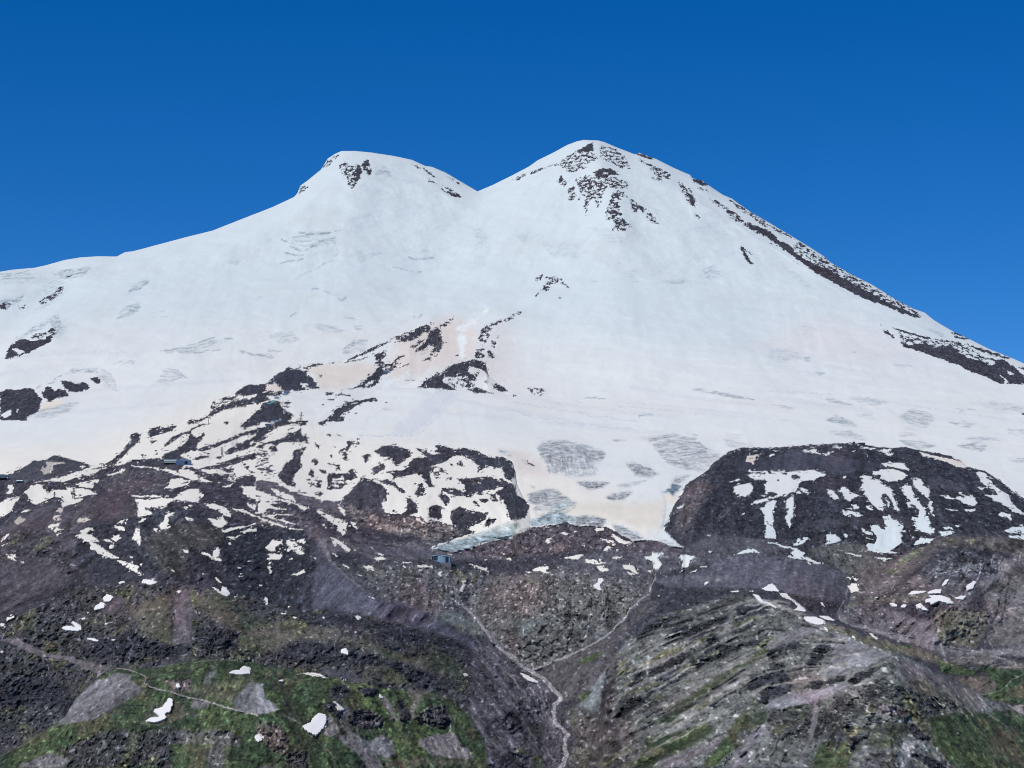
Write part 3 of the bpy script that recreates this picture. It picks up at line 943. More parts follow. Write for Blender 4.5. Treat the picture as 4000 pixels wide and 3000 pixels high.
family("1:980,1155 1100,1120 1170,1135", "1:1000,1165 1100,1150 1160,1150", 2, 2.4, .6)
family("2:375,902 500,918 640,903 720,893", "2:400,912 500,925 640,910", 2, 3.2, .9)
family("2:225,965 290,992", "2:230,972 292,996", 1, 3.2, .9)
family("2:320,950 400,930 500,955 600,965 690,942", "2:300,1015 400,1058 520,1003 690,950", 4, 3.0, .75)
family("2:340,1050 420,1060 500,1015", "2:342,1056 422,1064 510,1020", 1, 3.0, .9)
family("2:210,1170 300,1150 410,1135", "2:215,1175 300,1158 400,1142", 1, 3.2, .9)
family("2:245,1070 330,1100 415,1098", "2:250,1078 330,1106 410,1104", 1, 3.0, .85)
family("2:650,960 700,1010 715,1070 690,1110", "2:655,965 702,1015 717,1075 695,1115", 1, 3.0, .8, .9)
family("2:660,1140 540,1200 440,1245 340,1305", "2:670,1145 545,1205 445,1250 345,1308", 1, 3.0, .8, .95)
family("2:1320,1108 1350,1135 1540,1120", "2:1322,1112 1352,1139 1538,1124", 1, 3.2, .9)
family("2:1360,1083 1500,1062", "2:1200,1190 1330,1215", 3, 2.4, .5)
family("2:1350,1240 1380,1255 1440,1240", "2:1352,1243 1382,1258 1438,1243", 1, 2.8, .7)
family("2:480,1390 540,1388", "2:482,1393 538,1392", 1, 3.0, .9)
family("2:590,1410 700,1445", "2:595,1414 698,1448", 1, 3.0, .8)
family("2:705,1468 780,1462", "2:720,1490 770,1495", 3, 2.6, .7)
family("2:850,1150 950,1090 1100,1076", "2:920,1170 1000,1110 1080,1090", 2, 2.2, .3)
family("2:1870,870 1950,880 2000,950", "2:1900,1000 1960,1020 1990,980", 5, 2.2, .25)
family("2:1030,400 1090,350 1130,330", "2:1060,400 1120,375 1170,415", 4, 2.4, .55)  # greys the summit's shaded face, shade put into the snow colour
family("6:480,150 560,145 700,180", "6:560,215 640,225 780,205", 5, 2.4, .45)
family("6:855,165 910,170", "6:870,205 920,215", 3, 2.6, .6)
family("6:750,360 850,290 970,278", "6:760,410 860,370 950,365", 6, 2.4, .6)
family("6:0,410 100,408 160,438", "6:30,425 90,425 130,445", 3, 2.6, .65)
family("6:100,375 220,382", "6:110,380 200,386", 2, 2.4, .6)
family("6:300,75 355,48", "6:302,78 357,52", 1, 3.2, .9)
family("6:110,250 200,225 310,220", "6:200,310 290,290 380,285", 6, 2.4, .5)
family("6:1360,78 1440,68", "6:1365,84 1430,76", 2, 2.4, .7)
family("6:760,85 860,103", "6:765,90 855,106", 1, 2.6, .7)
family("3:1650,1240 1720,1200 1780,1215", "3:1680,1280 1760,1270 1830,1275", 3, 2.6, .6)
family("3:1310,1330 1400,1310 1490,1315", "3:1340,1350 1420,1345 1490,1335", 3, 2.2, .35)
family("3:650,1328 700,1328", "3:1020,1330 1060,1327", 2, 2.2, .5)
family("4:300,1435 370,1432", "4:320,1455 350,1460", 3, 2.4, .6)
family("4:410,1555 510,1562", "4:420,1570 470,1580", 2, 2.4, .6)
family("4:730,1380 790,1377", "4:735,1384 788,1381", 1, 2.6, .7)
family("4:1350,1170 1440,1190 1530,1240", "4:1380,1190 1450,1215 1500,1250", 3, 2.2, .45)
family("4:1075,1490 1180,1488 1250,1503", "4:1090,1500 1180,1505 1200,1520", 2, 2.2, .4)
CREV = blur(CREV, 1, 1)
# the thick ice of the tongue stands above the moraine
TONG = np.zeros((MH, MW), np.float32)
fill(TONG, P("7:60,960 200,900 500,850 1200,830 1300,920 1330,1050 1300,1250 1430,1380 1500,1418 1400,1410 1250,1350 1150,1348 1050,1356 850,1246 820,1226 540,1221 480,1186 360,1216 180,1236 0,1305 13:2212,650 1950,708 1850,752 1700,790 1510,752 1700,692 1850,642 2000,600 2212,515"), 1.0, 2)
TONG *= smoothstep(1880, 1985, V0 + (np.arange(MH)[:, None] + .5) * MS)

ICEC = np.zeros((MH, MW, 3), np.float32)
ICEC[:] = (160, 174, 186)
for c_, s_ in [((176, 190, 200), "0:0,800 2000,800 2000,1500 0,1500"), ((168, 174, 181), "7:0,400 2212,400 2212,1500 -500,1500"),
               ((156, 174, 182), "13:1500,750 1700,690 2212,520 7:560,950 560,1240 0,1310 13:1700,797"),
               ((168, 155, 145), "8:1090,370 1340,370 1340,460 1100,470"),
               ((95, 115, 130), "7:1280,940 1370,890 1400,870 1480,890 1400,950 1410,990 1360,940"),  # dark side of the ice arch: shade put into the ice colour
               ((120, 150, 165), "6:2080,1225 2160,1230 2180,1250 2140,1275 2100,1260")]:
    fill(ICEC, P(s_), c_, 3)

# snow colours: bluish high up, dusted beige lower down
SNOWC = np.zeros((MH, MW, 3), np.float32)
SNOWC[:] = (203, 214, 221)
SN = [((216, 221, 223), "0:-300,1330 600,1280 1500,1250 2300,1330 3000,1430 4300,1480 4300,2000 -300,2000", 50),
      ((226, 224, 219), "0:-300,1750 300,1740 1000,1500 1300,1700 2000,1750 2600,2000 2500,2200 4300,2200 4300,3200 -300,3200", 25),
      ((212, 213, 217), "4:0,1200 600,1100 1400,1400 2212,1659 1500,1500 0,1400", 30),
      ((214, 208, 203), "6:400,500 900,480 1050,500 1000,620 760,700 560,710 500,600", 5),
      ((212, 203, 197), "6:10,700 180,655 225,715 160,735 80,740", 2),
      ((214, 208, 205), "6:1180,290 1560,120 1700,90 1900,170 1900,440 1700,480 1400,600 1150,640 1100,500 1200,400", 12),
      ((215, 213, 213), "6:2050,150 2212,150 7:0,0 500,60 300,130 6:2000,740 1950,480", 25),
      ((224, 232, 236), "6:1720,180 2000,40 2020,0 1990,0 1900,130 1740,240 1760,440 1800,440 1810,240 1760,220", 2),
      ((222, 230, 236), "6:1090,700 1100,640 1280,600 1310,530 1320,560 1290,610 1180,640 1130,700", 2),
      ((210, 214, 221), "6:1140,1100 1400,840 1570,730 1740,745 1600,900 1350,1110", 3),
      ((216, 212, 204), "7:400,1100 560,1040 800,1030 1100,1040 1280,1010 1330,1040 1280,1240 1200,1260 900,1180 800,1150 480,1130", 5),
      ((219, 213, 207), "7:1280,950 1400,950 1480,970 1420,1060 1290,1010", 3),
      ((218, 205, 196), "8:1300,585 1450,620 1580,640 1760,720 1480,660", 3),
      ((206, 194, 184), "7:2030,620 2212,600 2120,620 2080,690 2030,670", 3),
      ((220, 212, 202), "1:340,1600 380,1500 500,1460 560,1480 400,1560", 4),
      ((214, 208, 206), "7:0,560 130,600 300,720 300,780 100,780 0,700", 6),
      ((180, 174, 170), "5:340,745 400,700 390,665 450,665 600,680 540,690 455,700 450,770 390,782", 1),
      ((198, 190, 186), "5:400,1050 560,1060 560,1200 420,1210", 2),
      ((176, 168, 160), "5:110,1130 240,1130 240,1215 110,1215", 2),
      ((204, 196, 190), "5:640,1140 800,1140 800,1200 640,1200", 2)]
for c_, s_, so_ in SN:
    fill(SNOWC, P(s_), c_, so_)

# rock, scree and soil colours, roughness (1 = rubble, 3 = crags), grass amount
ROCKC = np.zeros((MH, MW, 3), np.float32)
ROCKC[:] = (66, 66, 80)
ROUGH = np.full((MH, MW), 1.2, np.float32)
GREEN = np.zeros((MH, MW), np.float32)
GRD = [  # colour, roughness, grass, soft, outline
 ((72, 68, 82), 1.6, 0, 4, "5:-100,800 1000,700 2212,600 6:1100,1200 13:1100,500 700,700 0,700 5:0,1100"),
 ((89, 82, 92), .6, 0, 6, "5:0,1250 200,1130 420,1030 640,1080 900,1190 700,1300 600,1500 750,1659 9:650,0 400,180 200,280 0,350"),
 ((80, 76, 84), 1.8, .15, 3, "5:0,1340 200,1230 420,1300 560,1450 700,1659 600,1659 400,1500 100,1500"),
 ((84, 76, 84), .8, 0, 2, "5:640,1060 740,990 950,950 1100,965 1180,1040 1190,1150 1050,1200 800,1170 700,1120"),
 ((86, 84, 92), 1.7, 0, 2, "5:850,870 1050,740 1400,750 1480,800 1400,930 1200,950 950,940"),
 ((78, 80, 90), .7, 0, 1, "5:60,790 140,750 290,665 400,655 460,618 620,655 760,695 740,740 540,800 200,840"),
 ((98, 90, 102), .5, 0, 1, "6:0,1500 50,1490 170,1515 300,1590 480,1605 720,1680 800,1800 600,1760 300,1680 0,1560"),
 ((62, 66, 84), .7, 0, 1, "6:90,665 180,580 280,520 380,505 400,560 500,620 550,700 230,720 180,660"),
 ((64, 68, 82), .8, 0, 1, "6:1000,430 1110,375 1120,430 1110,475 1100,540 1140,570 1060,650 730,720"),
 ((74, 72, 84), .8, 0, 2, "13:720,350 920,130 1130,290 1110,450 1200,500 1100,500 850,420"),
 ((98, 94, 104), .8, 0, 3, "13:420,600 560,600 900,700 1500,700 2212,700 2212,850 1000,860 900,800 600,800"),
 ((116, 108, 108), 2.2, 0, 3, "13:760,370 900,400 1100,500 1400,480 1700,560 1800,620 1500,700 1200,600 900,560 800,470"),
 ((140, 131, 124), 1.5, 0, 4, "13:950,540 1100,520 1250,600 1380,510 1500,600 1380,620 1250,640 1100,610"),
 ((112, 102, 106), 1.8, 0, 3, "13:0,560 250,560 460,580 600,600 500,560 300,470 200,440 330,450 480,520 350,560 0,480"),
 ((90, 88, 104), .5, 0, 2, "13:800,620 1000,700 1200,760 1500,760 1480,830 1200,830 900,760"),
 ((56, 60, 74), 1.6, 0, 4, "13:0,560 430,620 560,900 450,1000 380,1250 0,1270 5:1300,1659 1000,1400 1300,1200 1900,1250"),
 ((62, 64, 76), 1.8, 0, 4, "5:700,1250 1150,1150 1400,1050 1800,1100 1900,1300 1300,1500 1000,1450"),
 ((80, 78, 78), 1.2, 0, 6, "5:1300,1260 1600,1200 1950,1250 1900,1400 1600,1450 1600,1659 1400,1659 1250,1400"),
 ((84, 86, 106), .45, 0, 3, "13:530,660 600,780 640,870 800,1020 1070,1200 1300,1210 1500,1320 1800,1520 2212,1780 11:100,1000 10:1850,620 1750,560 1400,440 1000,390 800,310 320,280 500,850 430,700 "),
 ((120, 116, 122), .5, 0, 1, "13:520,660 600,680 650,850 800,1000 1040,1180 1000,1160 780,1010 620,850 590,770"),
 ((84, 84, 94), .8, .05, 2, "13:640,870 720,870 900,950 1070,1190 1040,1160 800,990"),
 ((100, 100, 103), 1.5, .12, 5, "13:900,900 1500,900 2212,1000 7:400,1560 1200,1659 11:1200,160 860,480 600,630 170,830 13:2212,1700 2000,1530 1300,1230 1090,1190 900,960"),
 ((108, 118, 120), .8, .1, 6, "13:1400,1280 1700,1280 1950,1450 1950,1530 1800,1490"),
 ((102, 110, 112), 1.0, .12, 6, "11:0,380 250,380 330,400 700,480 850,480 600,600 300,560 150,600 0,520"),
 ((106, 104, 104), 2.1, .1, 5, "11:0,60 600,30 1000,100 1080,220 900,400 700,380 400,350 0,380"),
 ((98, 98, 100), 1.7, .1, 4, "11:200,420 450,420 700,500 550,620 350,740 150,800 0,680 100,520"),
 ((94, 82, 92), 2.0, 0, 4, "7:0,1300 140,1240 560,1230 850,1250 900,1380 700,1440 300,1480 0,1500 -300,1500 -500,1400"),
 ((128, 108, 108), 1.4, 0, 2, "7:320,1400 430,1380 460,1430 380,1460"),
 ((88, 88, 100), 1.0, 0, 4, "7:750,1450 1050,1370 1250,1360 1500,1430 1650,1350 2212,1330 2212,1470 1600,1580 1200,1659 700,1659 400,1520"),
 ((90, 91, 108), .45, 0, 2, "7:1200,1700 1540,1630 1700,1565 1900,1490 2212,1478 8:200,1500 480,1555 640,1640 700,1659 12:700,60 690,150 620,230 300,180 100,120 11:1500,100 1350,100"),
 ((118, 118, 130), .5, 0, 3, "11:1600,10 1900,10 1800,50 1650,45"),
 ((58, 61, 74), 1.7, 0, 2, "7:1310,1250 1400,1040 1660,770 1970,550 8:0,552 700,508 1060,550 1300,570 1740,720 2000,830 2240,1000 2240,1300 1500,1300 1300,1420 700,1400 200,1340 7:2212,1330 1700,1290"),
 ((68, 71, 88), .45, 0, 2, "7:1950,620 8:0,640 250,580 450,610 700,640 960,690 940,740 700,770 400,760 0,750 7:2000,760 1850,680"),
 ((82, 76, 82), 1.4, 0, 4, "7:1500,900 1650,800 1750,900 1600,1100 1500,1300 1380,1250 1450,1050"),
 ((72, 72, 88), .5, 0, 2, "8:1370,820 1500,800 1700,860 1800,920 1640,930 1420,920"),
 ((70, 71, 86), .5, 0, 2, "8:820,1150 980,1160 1100,1150 1230,1150 1250,1250 1100,1190 900,1200 250,1250 300,1180"),
 ((86, 86, 100), .5, 0, 3, "7:1500,1430 1700,1300 8:0,1350 200,1400 0,1480 7:2212,1470 1900,1480"),
 ((94, 96, 96), 1.0, .2, 3, "8:340,1440 560,1380 800,1370 900,1460 1100,1530 1200,1480 900,1659 700,1659 600,1600 450,1500"),
 ((92, 88, 88), .9, .15, 4, "8:1200,1450 1500,1320 2060,1310 2240,1350 2240,1500 1900,1450 1700,1400 1500,1420 1250,1659 900,1659"),
 ((90, 94, 104), 3.0, 0, 3, "8:1500,1500 1700,1430 1950,1500 2000,1659 1400,1659"),
 ((112, 103, 107), .8, 0, 4, "8:2000,1500 2240,1520 12:2240,400 2000,300 1900,60 8:2000,1659"),
 ((106, 103, 108), .8, .0, 5, "12:1800,60 2000,0 2240,100 2240,620 1900,600 1950,400"),
 ((98, 96, 102), .9, .12, 4, "12:800,0 1500,0 1800,100 1700,300 1200,130 900,180 700,220"),
 ((96, 98, 94), 1.3, .3, 2, "12:650,250 900,180 1300,130 1450,220 1100,240 800,260 680,300"),
 ((98, 98, 108), 1.4, .05, 3, "12:620,300 900,260 1100,260 1300,400 1500,580 1300,560 900,480 700,400"),
 ((104, 104, 114), .5, 0, 4, "12:1150,350 1450,380 1500,600 1250,520"),
 ((104, 102, 92), 1.4, .22, 4, "12:1450,280 1900,300 1880,450 1800,620 1500,590 1420,400"),
 ((132, 132, 104), 2.0, .3, 1, "12:1640,430 1700,420 1710,490 1630,520"),
 ((114, 112, 120), .5, 0, 2, "12:620,290 700,400 900,450 1200,520 1500,600 1800,640 2240,620 2240,700 1900,680 1500,680 1300,600 1000,520 800,460 640,400 580,330"),
 ((100, 96, 100), .9, .12, 2, "12:1500,680 1900,670 2212,760 2212,820 2000,740 1800,780 1600,760"),
 # left: rubble slopes turning green
 ((78, 78, 84), 2.2, .36, 6, "9:0,420 300,280 700,100 1100,80 1500,60 2212,200 10:300,300 800,320 1300,440 1800,580 1860,900 1830,1200 1500,990 1000,960 640,880 0,780 9:1700,715 1000,800 600,1100 0,1500"),
 ((96, 94, 80), .9, .42, 7, "9:1100,280 1500,120 1500,640 1250,700 1200,450"),
 ((98, 94, 80), .9, .45, 6, "9:1620,150 1900,160 2212,350 2212,700 2080,600 1900,400 1700,300"),
 ((100, 96, 86), .9, .4, 5, "10:0,380 400,420 760,450 600,560 300,560 0,720"),
 ((100, 96, 84), .8, .52, 5, "10:820,560 1000,560 1300,700 1500,680 1700,700 1840,860 1780,880 1500,850 1200,720 950,640"),
 ((92, 92, 82), 1.0, .45, 4, "10:950,780 1150,760 1300,880 1350,950 1050,920 930,860"),
 ((76, 78, 90), .8, 0, 4, "10:560,800 800,790 900,900 1000,930 750,900 600,850"),
 ((95, 89, 98), .7, .03, 2, "9:1490,130 1640,120 1660,400 1650,580 1480,590 1500,400"),
 ((88, 84, 94), .6, 0, 3, "9:950,170 1060,170 1080,230 980,330 860,330 930,240"),
 ((108, 99, 106), .7, 0, 1, "9:0,540 150,530 260,600 430,670 600,690 760,740 950,770 950,810 850,850 730,800 560,720 350,700 200,640 60,570"),
 ((60, 62, 74), 2.8, .1, 4, "9:850,560 1100,500 1500,600 1700,640 1500,700 1200,690 900,700 700,660"),
 ((58, 60, 72), 2.8, .1, 4, "9:1660,430 2100,480 2000,620 1700,600"),
 ((58, 62, 74), 2.6, .1, 3, "9:0,900 300,850 560,950 630,1100 600,1180 350,1080 200,1150 0,1120"),
 ((74, 78, 84), 2.2, .3, 3, "9:0,1130 400,1130 560,1220 420,1330 200,1420 0,1500"),
 ((62, 64, 76), 2.6, .12, 4, "10:100,700 400,560 700,600 900,680 1300,760 1600,880 1500,980 1100,760 800,740 400,760"),
 ((60, 62, 74), 2.4, .14, 3, "10:300,310 800,320 1300,450 1800,600 1600,620 1200,560 900,440 500,420"),
 # green hill
 ((74, 84, 66), 1.0, .86, 2, "9:0,1540 100,1500 560,1230 640,1080 850,880 1000,800 1300,800 1700,715 2212,750 10:380,830 640,885 1050,965 1500,990 1700,1080 1830,1200 1990,1500 1990,1700 9:0,1700"),
 ((112, 110, 116), .6, 0, 1, "9:560,1220 640,1080 800,920 1000,830 1150,850 1130,900 1210,950 1210,1010 1050,1100 850,1230 640,1270 480,1300"),
 ((110, 108, 114), .6, .0, 2, "9:1650,1070 1800,1090 1820,1140 1650,1140"),
 ((112, 112, 118), .6, .05, 2, "9:1780,830 1880,820 1800,940 1720,1060 1750,930"),
 ((112, 112, 118), .6, .0, 2, "9:1970,1080 2050,990 2180,900 2212,940 2212,1190 2050,1160"),
 ((114, 114, 122), .5, 0, 1, "10:0,930 60,920 70,1050 170,1100 180,1160 100,1190 0,1190"),
 ((94, 94, 72), 1.0, .5, 4, "9:1400,900 1800,930 2212,830 2000,1100 1500,1000"),
 ((114, 98, 98), 1.6, .1, 2, "9:1400,900 1660,890 1650,1000 1500,1000"),
 ((96, 92, 68), .8, .45, 2, "9:1300,1100 1500,1060 1650,1200 1400,1290 1180,1290"),
 ((104, 92, 88), 2.6, .1, 3, "9:1000,1330 1100,1320 1120,1440 1020,1420"),
 ((78, 80, 84), 2.8, .35, 4, "9:500,1500 900,1340 1300,1330 2000,1330 2100,1500 1500,1659 500,1659"),
 ((112, 108, 112), 1.2, .05, 2, "9:130,1659 400,1520 600,1580 560,1659"),
 ((98, 98, 96), 1.6, .25, 8, "9:1500,1350 2050,1360 2060,1480 1950,1659 1780,1659 1600,1450"),
 ((58, 74, 50), .6, .95, 2, "9:1480,1450 2212,1480 2212,1659 1480,1659"),
 ((102, 102, 102), 1.2, .2, 7, "9:1790,1480 1960,1460 1960,1659 1780,1659"),
 ((70, 70, 78), 3.2, .05, 2, "10:650,960 780,930 830,1000 700,1080 640,1050"),
 ((58, 60, 70), 3.4, .05, 1, "10:870,965 1060,970 1060,1030 930,1030"),
 ((72, 68, 74), 3.6, .08, 2, "10:800,1220 850,1160 1000,1160 1100,1230 1100,1300 960,1320 820,1290"),
 ((72, 68, 74), 3.6, .05, 2, "10:1380,1210 1500,1120 1620,1110 1680,1250 1660,1320 1500,1300 1400,1250"),
 ((76, 72, 78), 3.4, .1, 2, "10:1230,1060 1270,1060 1330,1200 1330,1260 1250,1260 1220,1150"),
 ((78, 74, 80), 3.0, .1, 2, "10:1150,1130 1190,1150 1200,1250 1160,1240"),
 ((70, 70, 78), 2.8, .15, 2, "10:570,1100 700,1100 760,1160 640,1180"),
 ((74, 70, 78), 3.0, .1, 1, "10:690,1190 740,1190 750,1250 700,1240"),
 ((122, 114, 118), .6, 0, 1, "10:580,1370 640,1190 700,1280 710,1360 640,1400"),
 ((118, 114, 118), .6, .05, 1, "10:760,1120 830,1130 790,1260 830,1350 960,1430 1050,1560 1100,1659 960,1659 850,1520 700,1400 780,1360 740,1200"),
 ((120, 122, 126), .6, .1, 2, "10:880,1440 1000,1420 1100,1370 1170,1420 1220,1530 1130,1590 1020,1520"),
 ((122, 114, 118), .6, 0, 2, "10:1400,1430 1500,1370 1640,1370 1720,1350 1780,1470 1840,1490 1880,1590 1700,1580 1500,1540"),
 ((112, 104, 104), .7, .08, 1, "10:1060,1040 1120,1030 1200,1150 1250,1280 1200,1240 1100,1110"),
 ((114, 106, 102), .7, .1, 2, "10:1300,970 1520,990 1450,1040 1380,1180 1360,1260 1330,1180 1340,1060"),
 ((106, 106, 88), .8, .55, 2, "10:1480,990 1600,1020 1700,1080 1600,1090 1450,1060"),
 ((96, 88, 66), .8, .5, 2, "10:370,1290 450,1340 620,1520 850,1659 1000,1659 800,1600 560,1460"),
 ((104, 90, 84), 2.2, .1, 3, "10:0,1240 200,1280 280,1400 260,1560 120,1500 60,1440 0,1440"),
 ((80, 76, 80), 2.8, .3, 3, "10:280,1480 440,1500 460,1659 240,1659"),
 ((110, 102, 106), 1.0, .05, 2, "10:0,1659 60,1630 200,1640 200,1659"),
 ((100, 96, 72), .7, .5, 3, "10:1100,1600 1500,1560 1980,1600 1980,1659 1100,1659"),
 # gorge
 ((92, 88, 100), 1.2, .03, 3, "10:1850,640 1950,560 2212,700 11:150,830 320,960 340,1200 430,1400 400,1659 10:1990,1659 1980,1400 1870,1200 1840,900"),
 ((116, 112, 120), .5, 0, 2, "10:1850,1050 1900,1200 1980,1350 2100,1450 2212,1560 2100,1500 1960,1400 1860,1230"),
 ((76, 72, 84), 2.6, 0, 2, "11:0,1060 90,1070 90,1110 0,1100"),
 ((80, 74, 84), 2.8, 0, 2, "11:-80,1150 0,1160 90,1300 60,1370 0,1380 -80,1300"),
 ((66, 66, 78), 2.6, 0, 2, "11:0,890 170,930 160,980 60,960 0,940"),
 ((60, 86, 60), .8, .8, 2, "11:50,1480 150,1500 130,1540 60,1520"),
 ((74, 90, 64), .8, .6, 2, "11:180,1540 260,1560 260,1650 180,1659"),
 # right ridge
 ((92, 88, 94), .9, .06, 3, "11:200,830 600,640 860,490 1200,180 1250,280 1050,420 900,620 830,760 760,1000 560,1050 440,1100 420,1000 330,900"),
 ((116, 126, 130), .5, .06, 2, "11:870,720 820,800 770,1000 760,1150 700,1300 600,1500 500,1560 560,1400 470,1260 480,1200 640,1020 760,860"),
 ((72, 86, 56), .7, .7, 2, "11:550,750 640,690 790,650 760,700 620,760"),
 ((74, 86, 62), .8, .6, 2, "11:570,1060 620,1000 700,980 640,1060 560,1100"),
 ((90, 92, 92), 1.6, .3, 4, "11:440,1150 560,1120 760,1180 900,1350 1000,1659 480,1659 540,1400"),
 ((110, 114, 112), 1.3, .26, 3, "11:870,720 1000,560 1200,370 1500,280 1990,130 2212,250 12:220,280 500,400 900,600 1190,690 1480,850 1850,1030 2240,1200 2240,1659 11:950,1659 900,1300 780,1180 780,1100 830,800"),
 ((96, 88, 92), 3.4, .06, 2, "11:870,720 960,700 900,850 880,1000 860,1150 800,1200 770,1150 790,950 830,800"),
 ((126, 122, 118), .8, .22, 3, "11:1000,820 1300,700 1700,420 2000,340 1900,440 1500,640 1300,760 1000,1000 1050,900"),
 ((128, 120, 116), .8, .1, 3, "11:1230,1150 1500,1000 1560,940 1650,900 1400,1150 1280,1200"),
 ((126, 124, 124), .7, .12, 3, "11:1600,960 1900,850 2212,640 2212,740 1900,1000 1500,1290 1440,1310 1500,1200"),
 ((82, 92, 60), .8, .6, 4, "11:1280,1240 1500,1060 1700,930 2212,600 2212,680 1900,860 1700,1000 1450,1250 1300,1300"),
 ((74, 92, 56), .7, .75, 4, "11:1050,1659 1200,1400 1500,1340 1700,1280 1750,1330 1600,1450 1300,1560 1200,1659"),
 ((118, 110, 116), .7, .06, 3, "11:1350,1560 1700,1440 1800,1380 1800,1480 1600,1560 1500,1659 1230,1659"),
 ((64, 90, 60), .7, .82, 3, "11:1650,1659 1750,1500 1900,1350 1980,1340 1900,1480 1850,1560 1750,1659"),
 ((116, 110, 122), .6, .03, 2, "11:1850,1659 2000,1500 2050,1380 2212,1250 2212,1330 2050,1500 2000,1600 1940,1659"),
 ((80, 94, 70), .8, .55, 3, "11:1950,1240 2212,1150 2212,1250 2000,1340 1850,1380"),
 ((58, 62, 72), 3.4, .08, 2, "11:1050,520 1180,400 1400,340 1500,350 1300,400 1230,500 1100,560"),
 ((56, 60, 70), 3.6, .08, 2, "11:1290,540 1430,440 1600,420 1850,330 1880,360 1700,440 1500,530 1360,580"),
 ((56, 58, 68), 3.6, .05, 2, "11:1920,400 1960,280 2100,240 2212,240 12:0,290 11:2212,330 2050,350"),
 ((60, 64, 70), 3.6, .15, 2, "11:1560,740 1660,660 1700,520 1780,500 1800,580 1900,620 2100,560 2212,520 2212,580 2000,620 1800,700 1700,740"),
 ((70, 70, 80), 3.0, .1, 2, "11:1280,760 1400,700 1480,660 1500,700 1400,760 1320,800"),
 ((60, 62, 72), 3.4, .1, 2, "11:1080,840 1150,820 1170,860 1100,890 1000,930"),
 ((62, 66, 74), 3.2, .1, 2, "11:900,1130 1000,1020 1200,1060 1100,1120 1000,1200 900,1200"),
 ((58, 60, 70), 3.4, .08, 2, "11:2030,960 2060,860 2212,800 12:0,780 130,740 150,860 0,960 11:2212,920 2100,1000"),
 ((62, 64, 74), 3.4, .08, 2, "12:20,900 140,850 200,900 200,1000 80,1060 11:2120,1120 2160,1020"),
 ((58, 62, 70), 3.4, .1, 2, "12:370,700 400,620 520,520 580,520 550,600 480,700 400,760 310,800"),
 ((56, 60, 68), 3.4, .1, 1, "12:360,920 420,880 480,930 440,980 370,980"),
 ((58, 62, 68), 3.2, .15, 1, "12:500,930 600,850 660,860 660,900 560,930"),
 ((62, 64, 70), 3.0, .15, 1, "12:690,920 760,840 930,800 900,860 760,940"),
 ((66, 70, 78), 2.6, .15, 2, "12:0,650 150,590 300,540 400,500 300,600 150,680 0,720"),
 ((116, 116, 124), .5, .04, 2, "12:600,500 760,560 860,620 1090,670 1000,720 850,800 700,830 500,880 450,860 560,700"),
 ((112, 112, 118), .6, .05, 2, "12:0,560 200,450 330,420 480,440 400,500 200,560 0,640"),
 ((104, 98, 84), .8, .4, 2, "12:340,330 500,400 760,470 900,600 800,560 640,500 500,430"),
 ((104, 98, 82), .8, .4, 2, "12:860,600 1100,660 1200,680 1500,760 1470,700 1300,640 1000,560 850,500"),
 ((112, 104, 106), .7, .12, 3, "12:1150,720 1450,850 1700,960 1850,1030 1860,1180 1700,1080 1500,960 1200,900 1130,800"),
 ((106, 98, 88), .9, .35, 3, "12:1150,920 1300,900 1500,1000 1750,1130 1800,1190 1500,1080 1300,1020"),
 ((92, 98, 96), 3.2, .34, 3, "12:700,1000 1000,900 1150,950 1400,1050 1700,1100 1600,1160 1500,1200 1330,1200 1100,1260 880,1290 700,1230 600,1240 560,1100"),
 ((108, 96, 100), 3.2, .12, 2, "12:1000,1100 1200,1140 1330,1180 1200,1210 900,1200"),
 ((86, 88, 88), 3.0, .36, 4, "12:0,1160 200,1100 420,1100 560,1200 700,1250 850,1320 700,1420 300,1400 0,1400"),
 ((116, 116, 126), .5, .04, 2, "12:0,1060 300,1000 500,960 700,900 620,1000 400,1090 100,1150 0,1160"),
 ((114, 112, 120), .7, .06, 1, "12:400,1100 440,1130 430,1250 390,1400 300,1659 240,1659 350,1400"),
 ((64, 82, 56), .6, .9, 6, "12:1400,1220 1700,1180 1860,1190 2000,1160 2240,1250 2240,1680 1650,1680 1450,1450 1420,1300"),
 ((96, 90, 66), .7, .55, 5, "12:2000,1300 2212,1300 2212,1659 1900,1659 1880,1450"),
 ((58, 82, 56), .6, .9, 3, "12:380,1659 450,1450 600,1420 740,1500 680,1640 640,1659"),
 ((84, 90, 74), 1.2, .55, 3, "12:900,1280 1230,1260 1200,1400 1000,1500 880,1460 850,1350"),
 ((66, 64, 72), 3.6, .05, 1, "12:1210,1320 1250,1280 1350,1370 1430,1415 1280,1400"),
 ((62, 62, 70), 3.4, .08, 2, "12:640,1420 700,1380 860,1370 880,1385 740,1440"),
 ((152, 148, 152), .9, 0, 1, "12:1120,1480 1200,1420 1330,1420 1260,1470 1250,1560 1180,1659 1130,1659 1180,1580"),
 ((50, 50, 60), 3.6, 0, 1, "12:1240,1540 1350,1550 1500,1620 1560,1659 1400,1659 1320,1610 1250,1570"),
 ((86, 84, 88), 2.6, .2, 2, "12:800,1600 1000,1500 1120,1520 1100,1659 800,1659"),
 # far right green bowl
 ((58, 84, 58), .6, .92, 2, "12:1450,720 1600,760 1850,840 1720,860 1500,840 1480,770"),
 ((62, 84, 58), .7, .85, 3, "12:1080,590 1260,600 1300,650 1150,620"),
 ((68, 88, 66), .8, .8, 3, "12:1790,790 1900,770 2060,820 2212,800 2212,1120 1900,1060 1830,1030 1980,960 1900,850"),
 ((112, 100, 94), .8, .15, 3, "12:1600,880 1880,860 1980,930 1950,980 1860,1020 1700,950"),
 ((104, 98, 74), .8, .45, 3, "12:2040,980 2212,920 2212,1060 2060,1060"),
 ((124, 118, 122), .5, .03, 1, "12:2090,1130 2212,1100 2212,1190 2150,1180"),
